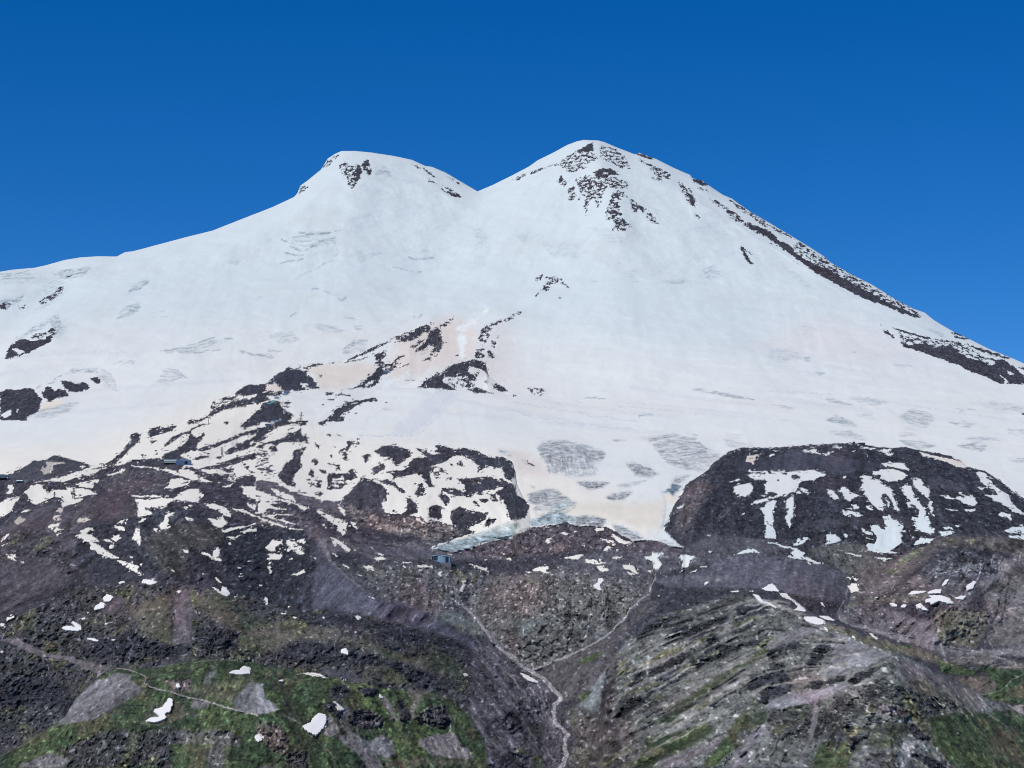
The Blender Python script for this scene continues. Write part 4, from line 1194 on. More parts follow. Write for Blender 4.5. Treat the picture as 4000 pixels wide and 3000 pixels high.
 ((140, 130, 122), .8, .1, 1, "12:1960,790 2212,760 2212,800 2000,800"),
 ((112, 100, 90), .8, .3, 2, "12:1250,600 1500,700 1480,740 1350,720 1200,640"),
]
for c_, r_, g_, so_, s_ in GRD:
    p_ = P(s_)
    fill(ROCKC, p_, c_, so_)
    fill(ROUGH, p_, r_, so_)
    fill(GREEN, p_, g_, so_)
LINES = [  # colour, width, roughness, line
 ((152, 146, 150), 9, "11:0,700 80,770 170,830 260,880"),
 ((160, 153, 158), 15, "11:260,880 320,930 360,985 430,1060 370,1110 360,1190 370,1270 430,1320 490,1370 450,1420 450,1480 470,1550 440,1620 390,1700"),
 ((132, 126, 132), 7, "13:1770,1230 1870,1330 1930,1400 2000,1490 2040,1570 2130,1640 2240,1700"),
 ((152, 145, 150), 5, "11:1240,0 1210,80 1180,160 1100,210 1020,290 960,380 900,430 865,480"),
 ((156, 148, 148), 7, "11:865,480 780,540 680,600 560,655 440,710 300,760 170,820"),
 ((120, 120, 128), 4, "12:685,120 680,200 640,250 600,310 640,390 760,440 950,480 1200,520 1500,600 1700,645 1900,680 2100,740 2212,780"),
 ((136, 128, 120), 3, "12:1010,555 1080,605 1200,680"),
 ((148, 138, 134), 3.4, "9:1000,795 1120,810 1200,840 1250,860 1260,890 1240,930"),
 ((144, 136, 134), 7, "9:1240,930 1300,960 1420,990 1600,1040 1800,1090 2000,1150 2212,1200"),
 ((130, 124, 112), 2.6, "9:1390,1260 1500,1220 1600,1205 1800,1200"),
 ((128, 138, 112), 2.6, "9:1300,800 1600,750 1850,730"),
 ((120, 130, 104), 2.6, "9:1290,870 1500,840 1700,815"),
 ((116, 122, 106), 2.6, "9:120,1500 300,1400 480,1300 620,1230"),
 ((118, 122, 104), 2.2, "9:520,1280 800,1250 1200,1255"),
 ((134, 74, 78), 3.2, "13:300,270 480,285"),
 ((134, 70, 76), 3.2, "13:680,350 700,400 750,460 790,500"),
 ((124, 76, 82), 3.0, "13:510,380 600,440 700,500"),
 ((126, 70, 78), 2.6, "6:0,1590 160,1650 300,1700"),
 ((146, 142, 148), 3.4, "12:1000,300 1005,300"),
 ((140, 136, 140), 3.2, "12:290,1560 380,1380 430,1200 410,1090"),
 ((134, 128, 122), 3.2, "10:230,1190 400,1290 560,1450 700,1590"),
 ((58, 62, 74), 3.0, "11:370,0 350,120 370,230 390,290 340,360"),
 ((60, 64, 74), 2.4, "11:0,465 80,470 160,500"),
 ((44, 44, 56), 5.0, "11:470,345 560,335 640,360 670,375"),
 ((60, 62, 72), 2.4, "13:2100,980 2090,1060 2030,1130 1960,1210"),
 ((148, 142, 142), 2.6, "13:1770,1230 1820,1290"),
 ((60, 62, 74), 2.0, "11:870,230 880,380"),
 ((140, 150, 156), 3.4, "10:1690,1250 1680,1330 1640,1370"),
 ((150, 146, 150), 2.4, "12:1850,800 1990,760"),
 ((128, 140, 142), 3.0, "12:1850,1030 2010,990 2100,900 2212,850"),
 ((126, 132, 122), 2.6, "10:60,1110 180,1190 330,1240"),
]
for c_, w_, s_ in LINES:
    stroke(ROCKC, P(s_), w_, c_, 1.6)
    stroke(GREEN, P(s_), w_, 0.0, 2)
def ledges(a, b_, n, w_, col, rough, gap=.5, runl=(2, 7), green=0.0):
    a, b_ = P(a), P(b_)
    m_ = 30
    def rs(p):
        s_ = np.concatenate([[0], np.cumsum(np.hypot(*np.diff(p, axis=0).T))])
        t_ = np.linspace(0, s_[-1], m_)
        return np.stack([np.interp(t_, s_, p[:, 0]), np.interp(t_, s_, p[:, 1])], 1)
    a, b_ = rs(a), rs(b_)
    for i in range(n):
        f = (i + rng.uniform(-.4, .4)) / max(n - 1, 1)
        q = a * (1 - f) + b_ * f
        q[:, 1] += np.interp(np.arange(m_), np.arange(0, m_, 3), rng.normal(0, 5, 10))
        i0 = int(rng.integers(0, 5))
        while i0 < m_ - 2:
            i1 = min(m_ - 1, i0 + int(rng.integers(*runl)))
            if rng.random() > gap and i1 > i0:
                ww = w_ * rng.uniform(.5, 1.6)
                for m__, vv in ((ROCKC, tuple(np.array(col) * rng.uniform(.88, 1.12))), (ROUGH, rough), (GREEN, green)):
                    stroke(m__, q[i0:i1 + 1], ww, vv, 1.4)
            i0 = i1 + 1
DK, LT = (60, 63, 72), (122, 121, 119)
G1, G2, G3, G4 = "11:1040,470 1500,330 1950,170 12:200,270", "11:960,800 1500,560 2212,250 12:420,400", "11:930,1120 1500,860 2212,500 12:640,560", "11:1000,1640 1500,1380 2212,960 12:760,850 1080,730"
ledges(G1, G2, 9, 8, DK, 2.9, .72)
ledges(G2, G3, 8, 9, DK, 2.9, .72, (2, 5))
ledges(G3, G4, 10, 6, DK, 2.6, .78, (2, 5))
ledges(G1, G2, 8, 6, LT, .6, .5, (3, 9), .15)
ledges(G2, G3, 9, 6, LT, .6, .5, (3, 10))
ledges(G3, G4, 14, 7, (122, 120, 116), .6, .45, (4, 12), .12)
ledges("12:0,1250 -400,1650", "12:1050,1000 900,1650", 14, 5, (116, 116, 114), .8, .55, (2, 7), .2)
ledges("12:0,1200 -400,1650", "12:1050,1000 900,1650", 12, 6, DK, 3.0, .7, (2, 5), .1)
ledges("12:1200,900 1500,1180 1700,1500", "12:1480,850 1850,1030 2240,1220", 9, 4, (122, 118, 112), .7, .5, (2, 8), .3)
ledges("11:240,60 290,340", "11:960,130 880,450", 18, 3, (62, 64, 72), 2.4, .5, (3, 9))
ledges("13:1500,960 1450,1250", "11:200,30 60,360", 16, 3, (70, 71, 76), 2.0, .6, (3, 9))
ledges("13:1500,960 1450,1250", "11:900,60 800,420", 20, 4, (130, 126, 120), 1.5, .72, (2, 6))
ledges("10:1880,700 2100,1000 11:150,1400 350,1659", "11:60,800 280,960 330,1150 430,1400", 10, 4, (116, 112, 120), .6, .55, (3, 10))
ledges("10:1880,760 2100,1060 11:150,1450", "11:60,820 250,980 300,1160", 8, 5, (66, 65, 76), 2.6, .65, (2, 6))
ledges("10:700,1180 800,1450 960,1659", "10:1650,1120 1750,1350 1900,1620", 18, 4, (114, 112, 112), .8, .6, (3, 9), .15)
ledges("9:1300,900 1250,1200", "9:2212,800 2100,1180", 14, 3, (104, 103, 98), .8, .65, (3, 9), .2)
ledges("9:590,1220 700,1060 860,900", "9:800,1240 1000,1120 1190,980", 8, 3, (92, 91, 96), .8, .4, (3, 10))
ledges("5:-60,1500 300,1330 650,1230", "9:0,330 400,130 800,20", 10, 4, (74, 70, 80), 1.0, .5, (3, 9))
ledges("8:1500,1480 1300,1659 12:1100,200", "8:2212,1400 12:2100,400 1900,600", 16, 5, (74, 74, 82), 1.8, .6, (2, 7))
ledges("8:1500,1480 1300,1659 12:1100,200", "8:2212,1400 12:2100,400 1900,600", 12, 5, (118, 112, 114), .7, .6, (2, 7))
ledges("13:760,760 1000,800 1300,830", "13:760,400 1300,520 1780,620", 10, 4, (70, 68, 76), 1.8, .6, (2, 7))
ledges("7:1330,1200 1500,1000 1700,800", "7:1600,1260 1900,1100 2100,900", 8, 5, (100, 88, 92), 1.6, .6, (2, 6))
ledges("7:1320,1260 1480,1100 1700,900", "8:100,1250 400,1150 700,1180", 9, 6, (44, 46, 58), 2.8, .6, (2, 5))
ledges("8:1300,620 1700,800 2150,1100", "8:1450,1000 1700,1150 2000,1230", 9, 6, (44, 46, 58), 2.8, .6, (2, 5))
ledges("6:1380,1250 1700,1230 2000,1300", "6:1200,1460 1500,1480 2100,1480", 6, 6, (84, 66, 72), 2.4, .6, (2, 5))
ROCKC = blur(ROCKC, 1, 2)
ROCKG = ROCKC.mean(-1, keepdims=True)
ROCKC = ROCKG + (ROCKC - ROCKG) * .62 + np.array([-1, 0, 1.6])
ROCKC = np.clip(ROCKC * (.74 + .28 * ROCKG / 118), 8, 220)

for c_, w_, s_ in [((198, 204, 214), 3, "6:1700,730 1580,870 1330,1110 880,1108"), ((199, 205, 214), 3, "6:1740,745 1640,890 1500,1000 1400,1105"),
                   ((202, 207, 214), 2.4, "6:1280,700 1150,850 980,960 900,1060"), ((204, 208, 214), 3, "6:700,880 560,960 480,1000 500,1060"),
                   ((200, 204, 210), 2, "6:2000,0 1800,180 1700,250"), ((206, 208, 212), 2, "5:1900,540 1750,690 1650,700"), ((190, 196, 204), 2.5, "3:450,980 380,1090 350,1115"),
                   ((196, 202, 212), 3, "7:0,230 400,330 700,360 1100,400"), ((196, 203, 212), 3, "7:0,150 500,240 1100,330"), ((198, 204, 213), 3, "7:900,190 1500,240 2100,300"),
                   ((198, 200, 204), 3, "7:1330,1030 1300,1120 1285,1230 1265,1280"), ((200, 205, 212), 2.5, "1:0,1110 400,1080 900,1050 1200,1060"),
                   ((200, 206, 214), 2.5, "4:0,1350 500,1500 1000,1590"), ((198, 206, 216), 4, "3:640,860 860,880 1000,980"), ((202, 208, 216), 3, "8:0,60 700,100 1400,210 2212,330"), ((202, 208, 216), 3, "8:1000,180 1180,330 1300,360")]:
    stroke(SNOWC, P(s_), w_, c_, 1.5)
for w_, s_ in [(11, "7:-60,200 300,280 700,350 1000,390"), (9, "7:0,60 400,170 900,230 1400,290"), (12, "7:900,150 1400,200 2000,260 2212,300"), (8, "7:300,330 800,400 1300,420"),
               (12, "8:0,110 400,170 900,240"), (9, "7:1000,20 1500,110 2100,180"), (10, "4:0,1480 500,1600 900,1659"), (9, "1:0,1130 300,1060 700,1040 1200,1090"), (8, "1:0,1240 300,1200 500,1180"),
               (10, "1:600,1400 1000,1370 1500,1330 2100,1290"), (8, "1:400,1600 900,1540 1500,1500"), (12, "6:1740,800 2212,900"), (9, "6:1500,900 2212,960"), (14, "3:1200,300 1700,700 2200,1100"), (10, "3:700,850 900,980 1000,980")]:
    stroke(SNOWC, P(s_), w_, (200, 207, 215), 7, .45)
# the run of chutes and ledges, as traced: direction across the sheet, outline
RUN = np.zeros((MH, MW, 2), np.float32)
RUNK = np.zeros((MH, MW), np.float32)
RUNS = [
 (0, 1, .6, "13:1400,950 2212,950 11:1000,0 1200,160 860,480 600,640 170,800 13:1800,1500 1300,1200"),
 (-.88, .47, 1, "11:780,1150 800,900 870,720 1000,560 1200,370 1500,280 1990,130 12:220,280 500,400 860,600 1100,690 1100,900 700,1010 0,1250 11:1700,1700 850,1700"),
 (-.62, .78, .8, "12:0,1250 700,1010 1080,920 1150,1700 11:1700,1700"),
 (.62, .78, .8, "12:1120,800 1480,850 1850,1030 2240,1200 2240,1700 1200,1700"),
 (-.85, .5, .8, "12:1500,680 2240,640 2240,1150 1850,1030 1500,860"),
 (-.72, .69, .9, "8:1180,1470 1450,1335 2240,1340 12:2240,620 1500,600 800,460 620,230"),
 (.62, .78, 1, "10:1840,620 1950,560 2212,760 11:300,900 380,1000 330,1150 440,1400 400,1700 10:1995,1700 1980,1400 1860,1200"),
 (-.62, .78, .9, "11:870,720 800,900 770,1150 740,1300 600,1700 480,1700 500,1400 380,1180 450,1050 380,960 620,820"),
 (-.86, .5, .9, "9:480,1290 560,1230 640,1080 850,880 1150,850 1210,1010 850,1240"),
 (-.35, .93, .7, "9:1250,850 1700,720 2212,760 2212,1200 1300,1200"),
 (.45, .89, .9, "10:0,900 640,900 1300,980 1700,1080 1990,1500 1990,1700 500,1700 0,1300"),
 (-.3, .95, .5, "9:0,1659 560,1300 2212,1230 2212,1700 0,1700"),
 (-.87, .49, .8, "5:0,1180 420,1030 700,1200 900,1300 9:700,100 300,300 0,430"),
 (-.66, .75, .9, "13:530,660 600,870 800,1020 1070,1200 1500,1320 10:1800,560 1400,430 800,310 300,300 420,0"),
 (.55, .83, .7, "5:1150,1100 1500,1050 1950,1250 2212,1659 9:2212,250 1500,60 1100,50"),
 (.8, .6, .8, "13:560,620 900,600 1500,740 1300,830 1000,830 700,700"),
 (.1, 1, .6, "9:1450,80 1700,80 1680,640 1460,640"),
 (-.25, .97, .7, "7:1310,1250 1400,1040 1660,770 1970,550 8:900,540 900,1400 0,1400 7:2212,1330 1400,1300"),
 (.42, .9, .8, "8:900,540 1300,570 2000,830 2240,1000 2240,1300 1500,1300 900,1400"),
 (-.2, .98, .7, "7:1200,1700 1540,1630 1900,1490 8:200,1500 640,1640 12:760,60 640,230 0,100 11:1300,130"),
 (.3, .95, .6, "6:1000,1200 2200,1300 13:2100,600 1100,500 800,400"),
 (.25, .97, 1, "7:215,600 500,560 800,640 740,780 540,820 320,770"),
 (.9, .43, .9, "13:1480,750 1700,690 2212,520 2212,660 1700,800"),
]
for a_, b_, k_, s_ in RUNS:
    fill(RUN, P(s_), (a_, b_), 4)
    fill(RUNK, P(s_), k_, 5)
# folds of the base slope: outline, depth change (+ valley, - ridge), half width in px
FOLDS = [
 ("13:2090,980 2040,1110 1870,1290 1950,1420 2030,1560 11:170,830 300,900 370,1000 430,1060 350,1150 370,1260 490,1370 450,1450 480,1560 400,1700", .05, 200),
 ("11:1200,60 1180,160 1060,250 960,380 860,480 600,630 370,740 170,830", .010, 120),
 ("13:100,700 100,1250", .010, 90),
 ("5:1500,700 1600,1200 9:1750,300", -.045, 620),
 ("13:530,660 620,850 760,1000 1000,1160 1080,1200", -.008, 55),
 ("13:680,180 600,320 800,450 1200,560 1700,650", .016, 120),
 ("3:700,120 850,500 950,900 900,1500", -.018, 260),
 ("3:700,120 880,600 920,900", -.006, 70),
 ("2:850,200 850,500 700,900", -.010, 160),
 ("2:1915,548 1700,900 1500,1300", .012, 200),
 ("7:300,0 700,500 700,900 500,1100", .012, 260),
 ("6:1500,130 1560,300 1450,470", -.006, 70),
 ("6:2110,110 1980,250 1900,450 1700,500 1450,650", -.006, 60),
 ("1:0,1330 300,1380 500,1390", -.012, 60),
 ("1:100,1000 450,900", -.010, 50),
 ("1:520,450 60,900", .010, 60),
 ("5:850,1000 1000,1250 1100,1659", .010, 120),
 ("5:1550,1100 1400,1400 1350,1659", -.010, 110),
 ("5:200,1120 500,1300 800,1659 9:1000,150", -.012, 160),
 ("9:1570,100 1560,600", .008, 60),
 ("9:1250,280 1200,600", -.008, 80),
 ("9:1900,250 1950,550", -.006, 80),
 ("10:700,560 900,900", -.008, 100),
 ("9:0,1350 300,1150 700,700 900,330", .010, 120),
 ("7:1500,1420 1350,1659 11:1200,60", .008, 90),
 ("12:690,100 620,300 900,470 1500,620 2212,700", .008, 110),
 ("8:1700,1400 1650,1659 12:1350,250", -.012, 110),
 ("12:2100,300 1800,620", .006, 90),
 ("8:2212,500 8:1100,250 7:2000,100", -.008, 140),
]
# hills: name, crest, nearness, height below crest (px), jaggedness, label, extent
HILLS = [
 ("lava_knoll", "5:-80,790 60,785 140,745 290,660 400,650 460,615 520,622 620,652 760,692 880,718 960,765", (np.array([-40, 60, 200, 330, 434.]), np.array([.012, .012, .015, .012, 0.])), 150, .5, "low dark cinder knoll at the left edge of the snowfield"),
 ("lava_ridge", "5:880,718 960,655 1060,575 1100,515 1130,435 1190,415 1250,400 1300,375 1380,362 1540,350 1620,312 1720,305 1800,265 1840,215 1900,185 2000,145 2050,70 2120,5 6:40,660 90,660 180,575 280,515 380,500 580,485 720,475 850,425 1020,335 1170,280 1290,235 1400,170 1480,140 1560,118", (np.array([395, 500, 1100, 1600, 1700]), np.array([0, .012, .012, .012, 0.])), 210, .8, "long dark lava ridge climbing from lower left to the middle of the snow slope"),
 ("rock_rib", "6:1400,695 1480,617 1600,557 1700,487 1830,457 1900,447 1980,475 2010,600 2100,665 2190,730", (np.array([1633, 1700, 1900, 1990]), np.array([0, .008, .008, 0.])), 110, .8, "dark rock rib with snow gullies above the flat snowfield"),
 ("snow_bench", "6:450,745 730,722 1180,703 1400,697 1750,718 2060,748 2212,765 7:300,125 600,160", (np.array([1203, 1500, 1900, 2272]), np.array([0, .008, .008, 0.])), 260, .1, "flat groomed snowfield below the rock ribs"),
 ("hut_hill", "5:2070,374 2150,300 2212,235 6:60,825 150,795 210,835 260,890 320,940 340,1000", (np.array([936, 1000, 1070, 1150]), np.array([0, .008, .008, 0.])), 110, .8, "small dark cone with a turquoise roof near its top"),
 ("rocky_dome", "6:980,1300 1030,1250 1100,1193 1150,1186 1240,1202 1330,1237 1370,1213 1480,1238 1550,1191 1620,1188 1700,1227 1800,1213 1900,1238 2000,1288 2120,1288 2212,1335 7:20,740 40,860 100,985 160,1050 175,1130", (np.array([1443, 1520, 1700, 2000, 2079]), np.array([0, .015, .02, .018, 0.])), 330, 1.0, "rocky dome streaked with snow left of the glacier tongue"),
 ("scree_cone", "13:700,355 850,230 920,135 1010,178 1100,215 1140,310", (np.array([1316, 1400, 1480, 1515]), np.array([0, .008, .008, 0.])), 140, .5, "dark grey scree cone under the rocky dome"),
 ("cinder_mound", "5:830,880 950,795 1050,740 1200,730 1400,747 1520,790 1620,840", (np.array([375, 450, 600, 732]), np.array([0, .008, .008, 0.])), 130, .8, "boulder strewn dark mound below the lift station"),
 ("red_mound", "5:620,1080 740,992 830,960 950,950 1100,965 1170,1010 1210,1100", (np.array([280, 350, 500, 547]), np.array([0, .008, .008, 0.])), 150, .5, "reddish cinder mound among snow patches at left"),
 ("cinder_slope", "5:-80,1230 60,1165 150,1118 290,1070 400,1015 520,985 660,1010", (np.array([-40, 100, 230, 298]), np.array([.008, .008, .008, 0.])), 260, .4, "reddish brown slope dropping from the left edge"),
 ("lava_dome", "7:1180,1659 1230,1450 1310,1250 1360,1150 1400,1040 1470,950 1500,870 1660,770 1730,690 1850,600 1970,550 2212,551 8:200,538 400,525 700,507 820,519 950,544 1060,549 1190,544 1300,570 1580,620 1740,720 1870,750 2000,830 2080,900 2212,1000 2400,1100", (np.array([2533, 2600, 2700, 3000, 4000, 4100]), np.array([0, .012, .03, .035, .03, .03])), (np.array([2533, 2650, 2900, 4100]), np.array([150, 380, 520, 420.])), .9, "broad dark lava dome with long snow streaks, right of the glacier", 1.5),
 ("purple_mound", "7:1150,1659 1400,1655 1540,1628 1700,1565 1900,1490 2212,1478 8:200,1500 480,1553 640,1640 700,1659 12:760,60 780,200", (np.array([2520, 2700, 2900, 3200, 3352]), np.array([0, .01, .014, .012, 0.])), 260, .3, "smooth purple grey scree mound"),
 ("brown_hill", "12:560,220 700,60 8:700,1659 870,1630 1180,1465 1450,1333 1650,1308 2050,1298 2212,1350 2400,1390", (np.array([3253, 3350, 3600, 4200]), np.array([0, .008, .022, .04])), (np.array([3253, 3400, 4100]), np.array([200, 520, 700.])), .6, "brown and grey hillside at the right edge below the lava dome", 1.3),
 ("rubble_ridge", "9:1280,70 1500,48 1800,98 2212,240 10:300,300 500,330 700,320 800,308 880,340 1000,388 1200,433 1370,430 1400,440 1600,490 1800,560 1900,660 2050,760 2212,815 11:170,832 260,888 330,950", (np.array([579, 700, 1000, 1450, 1850, 2060, 2149]), np.array([0, .008, .022, .045, .022, .006, 0.])), (np.array([579, 1400, 1800, 2149]), np.array([420, 500, 900, 1200.])), 1.3, "dark rubble ridge with patches of thin grass", 1.4),
 ("green_hill", "9:-200,1640 100,1500 300,1390 560,1220 600,1140 640,1080 740,970 850,880 1000,800 1300,798 1500,750 1700,715 1900,722 2212,752 10:380,828 640,884 750,900 900,933 1050,963 1300,975 1500,990 1700,1078 1830,1200 1900,1330 1960,1440 1990,1560 2000,1700", (np.array([-90, 100, 900, 1300, 1830, 1905]), np.array([.006, .012, .07, .07, .02, 0.])), 900, .6, "green grassy hill crossed by a footpath, lower left", 1.3, .012),
 ("right_ridge", "11:600,1700 700,1350 740,1250 770,1150 800,900 870,720 1000,560 1200,370 1350,310 1500,280 1750,200 1990,130 2212,150 12:110,150 220,210 330,290 500,345 640,400 860,510 1000,590 1190,680 1350,760 1480,845 1650,930 1850,1025 2212,1200 2500,1330", (np.array([2271, 2330, 2500, 2700, 3480, 4200]), np.array([0, .014, .045, .08, .20, .13])), (np.array([2271, 2500, 3000, 4200]), np.array([500, 900, 1400, 1400.])), 1.2, "grey green mountainside with rock bands filling the lower right", 1.3, .016),
]

# leftover snow patches that are things of their own: outline, label
PATCHES = [
 ("9:890,195 900,175 930,155 960,165 982,180 960,210 925,224 900,225", "upper of two rounded snow patches touching on the left rubble slope"),
 ("9:815,300 812,275 825,252 855,240 870,222 895,228 912,245 900,275 850,290", "lower of two rounded snow patches touching on the left rubble slope"),
 ("9:527,450 560,432 620,428 645,436 640,425 615,402 630,388 665,405 700,440 708,462 670,474 570,470", "bird-shaped snow patch with a notch in its top, far left rubble"),
 ("9:740,535 790,535 870,560 830,565 760,550", "thin snow sliver just below the bird-shaped patch"),
 ("9:1250,1255 1300,1220 1380,1215 1320,1170 1340,1150 1400,1130 1440,1080 1460,1048 1490,1060 1495,1110 1470,1170 1425,1190 1440,1225 1400,1250 1330,1268", "large boot-shaped snow patch under the footpath on the green hill"),
 ("9:1515,930 1550,925 1555,960 1535,972 1515,955", "small square snow patch just above the footpath"),
 ("9:1520,130 1550,120 1568,140 1545,155", "small oval snow patch at the top of the reddish chute"),
 ("9:1230,25 1330,35 1360,60 1300,75 1240,60", "ragged flat snow patch at the lower end of the long diagonal snow streak"),
 ("9:1025,65 1060,42 1085,45 1070,62", "small tapered snow patch left of the ragged flat one"),
 ("9:1827,95 1850,95 1910,140 1920,85 1960,110 1995,155 1960,178 1900,150", "winged snow patch at the edge of the dark hollow"),
 ("9:2015,170 2048,180 2035,198", "tiny snow dot just right of the winged patch"),
 ("9:1970,840 2010,815 2070,810 2100,775 2160,790 2160,845 2080,852", "flat-bottomed snow patch on top of the green hill"),
 ("10:370,840 430,835 540,845 640,883 560,875", "long thin snow strip along the crest of the green hill"),
 ("10:170,905 250,892 230,912", "small snow sliver below the long thin strip on the green hill"),
 ("10:1785,850 1810,835 1838,850 1825,872", "rounded snow patch at the right edge of the rubble, above the gorge"),
 ("10:660,1078 690,1085 765,1145 765,1158 720,1160 700,1115", "wedge-shaped snow patch above the dark crags of the green hill"),
 ("10:1060,1010 1105,1045 1100,1062 1065,1050", "small snow patch beside the dark blocky outcrop"),
 ("10:395,1295 470,1260 500,1215 545,1180 605,1195 615,1240 580,1320 520,1378 440,1340", "largest bright snow patch on the lower green hill, fan-shaped"),
 ("10:-12,1395 0,1370 35,1365 60,1400 30,1435 0,1428", "compact snow patch among pale ledges at the bottom"),
 ("10:850,345 885,340 905,360 880,385", "rounded snow patch on the crest of the rubble ridge, rightmost there"),
 ("10:305,350 355,355 345,372", "small snow patch on the rubble crest below the purple scree"),
 ("10:565,350 598,350 590,375", "small snow patch midway along the rubble crest"),
 ("10:840,475 865,480 870,500", "tiny snow patch below the rubble crest"),
 ("10:740,630 775,620 795,645 795,685 765,670 730,665", "broken snow patch in the middle of the dark rubble"),
 ("10:205,317 265,322 262,332 215,328", "thin snow dash at the left end of the rubble crest"),
 ("11:65,835 100,840 215,910 215,925 130,900", "slanting snow patch beside the stream fork"),
 ("11:697,80 750,50 740,20 780,15 797,40 755,80 778,125 740,120", "S-shaped snow patch above the valley cliffs"),
 ("11:1655,65 1690,43 1705,60 1670,78", "small oval snow patch on the smooth purple mound"),
 ("11:1855,132 1965,128 1965,140 1900,140", "thin flat snow dash on top of the right ridge, left one"),
 ("11:2015,125 2110,123 2080,137", "thin flat snow dash on top of the right ridge, right one"),
 ("11:2075,150 2130,165 2170,215 2212,225 12:75,270 70,280 11:2212,240 2140,220", "narrow curving snow strip just behind the right ridge's first rock band"),
 ("11:2160,110 2212,75 12:40,60 95,120 100,138 0,128 11:2180,122", "snow patch at the foot of the purple mound on the ridge top"),
 ("12:92,145 160,150 230,215 300,260 340,310 220,292 260,270 220,220 130,180", "long curved snow band along the top of the right ridge"),
 ("12:305,350 400,350 490,385 485,415 430,423 330,390", "wide oval snow patch on the right ridge crest"),
 ("12:430,342 520,345 595,390 500,375", "narrow snow sliver right above the wide oval patch"),
 ("12:865,490 890,495 965,550 940,550", "slanting snow sliver beside the dry gully on the right ridge"),
 ("12:715,520 745,515 760,535 740,540", "tiny snow patch on the grey scree of the right ridge"),
 ("12:480,437 500,440 525,475 510,482", "tiny slanting snow patch below the wide oval one"),
 ("12:1200,160 1240,130 1360,125 1360,140 1260,158", "smooth tapered snow patch on the brown hill's terrace, left end"),
 ("12:1375,140 1430,115 1500,110 1500,150 1390,152", "broken snow patch in the middle of the brown hill's terrace"),
 ("12:1380,165 1500,165 1570,190 1605,245 1560,240 1480,215 1410,250 1400,225 1360,235 1358,195 1420,190", "largest forked snow patch on the brown hill's terrace"),
 ("12:1615,185 1680,168 1720,170 1690,205 1620,198", "ragged snow patch right of the forked one"),
 ("12:1712,130 1730,75 1780,38 1805,50 1770,110", "upright snow patch high on the brown hill, right"),
 ("12:1500,85 1535,28 1565,30 1540,75", "upright snow patch high on the brown hill, left"),
 ("12:1050,232 1090,230 1132,262 1080,265", "rounded snow patch under the terrace, leftmost"),
 ("12:1145,270 1170,240 1205,250 1190,270", "small snow patch under the terrace, second from the left"),
 ("12:1275,250 1310,235 1330,260 1320,285 1290,275", "small snow patch beneath the forked one, left half of a pair"),
 ("12:1325,285 1330,258 1365,280 1400,302 1340,297", "small snow patch beneath the forked one, right half of a pair"),
]
PUNDER = np.zeros((MH, MW), np.float32)
for s_, l_ in PATCHES:
    fill(PUNDER, P(s_), 1.0)
ROUGH *= 1 - .9 * blur(PUNDER, 2)
SNOW = np.maximum(SNOW, smoothstep(.5, .9, blur(PUNDER, 1, 1)))
PUNB = np.clip(blur(PUNDER, 3) * 2.5, 0, 1)

# ------------------------------------------------------------------ relief
VT = np.array([400, 550, 1100, 1550, 1950, 2150, 2400, 3000, 3300.])
LT = np.array([9800, 9540, 7950, 6230, 4400, 4000, 3710, 3200, 2980.])

def _smooth_table():
    v = np.arange(300, 3400, 10.)
    l = np.interp(v, VT, np.log(LT))
    k = np.hanning(31)
    k /= k.sum()
    lp = np.pad(l, 15, mode='reflect', reflect_type='odd')
    return v, np.convolve(lp, k, 'valid')
TV, TL = _smooth_table()

RS = 8.0
REL = np.zeros((int(2800 / RS), int(4400 / RS)), np.float32)
for s_, amp, wid in FOLDS:
    REL += amp * np.exp(-(linedist(P(s_), RS, 0) / wid) ** 1.5)
REL = blur(REL, 2)

def ray(u, v):
    x = (u - 2000.0) / F
    z = -(v - 1500.0) / F
    cp, sp = math.cos(PITCH), math.sin(PITCH)
    return x, cp - z * sp, sp + z * cp      # not normalised: y-forward

def place(u, v, D):
    x, y, z = ray(u, v)
    return x * D, y * D, z * D + CAMZ

def lnbase(u, v):
    return np.interp(v, TV, TL).astype(np.float32) + samp(REL, u, v, RS)

def detail(u, v, L):
    """relief below the fold scale, as a change of distance in metres; from world plan coordinates"""
    D = np.exp(L)
    X, Y, Z = place(u, v, D)
    Yf = Y * .5 + Z * 1.2
    Y = Y * .1 + Z * .95
    snow = samp(SNOW, u, v)
    ro = samp(ROUGH, u, v)
    ice = samp(ICE, u, v)
    big = fbm(X, Y, 420, 3, 3)
    rd = ridged(X, Y, 75, 4, 11, .62)
    fine = fbm(X, Y, 16, 3, 29, .7)
    s = smoothstep(.35, .65, snow)
    rk = 1 - s
    sl_ = samp(SNOWL, u, v)
    d = big * (26 + 26 * (1 - sl_)) * np.clip(D / 5000, .5, 1.5)
    d = d - rd * ro * rk * 5.0 - fine * ro * rk * 4.2
    d = d - fbm(X, Yf, 70, 3, 41) * 7 * sl_ - fbm(X, Yf, 300, 3, 43) * 28 * sl_
    d = d - ridged(X, Y * 1.3, 230, 3, 47, .6) * 9 * (1 - sl_) * smoothstep(2150, 2450, v)
    cre = ridged(X * .55, Yf * 1.5 + X * .25, 46, 3, 51, .6)
    d = d - samp(TONG, u, v) * 9
    d = d - cre * ice * 9 + samp(CREV, u, v) * 6
    return d

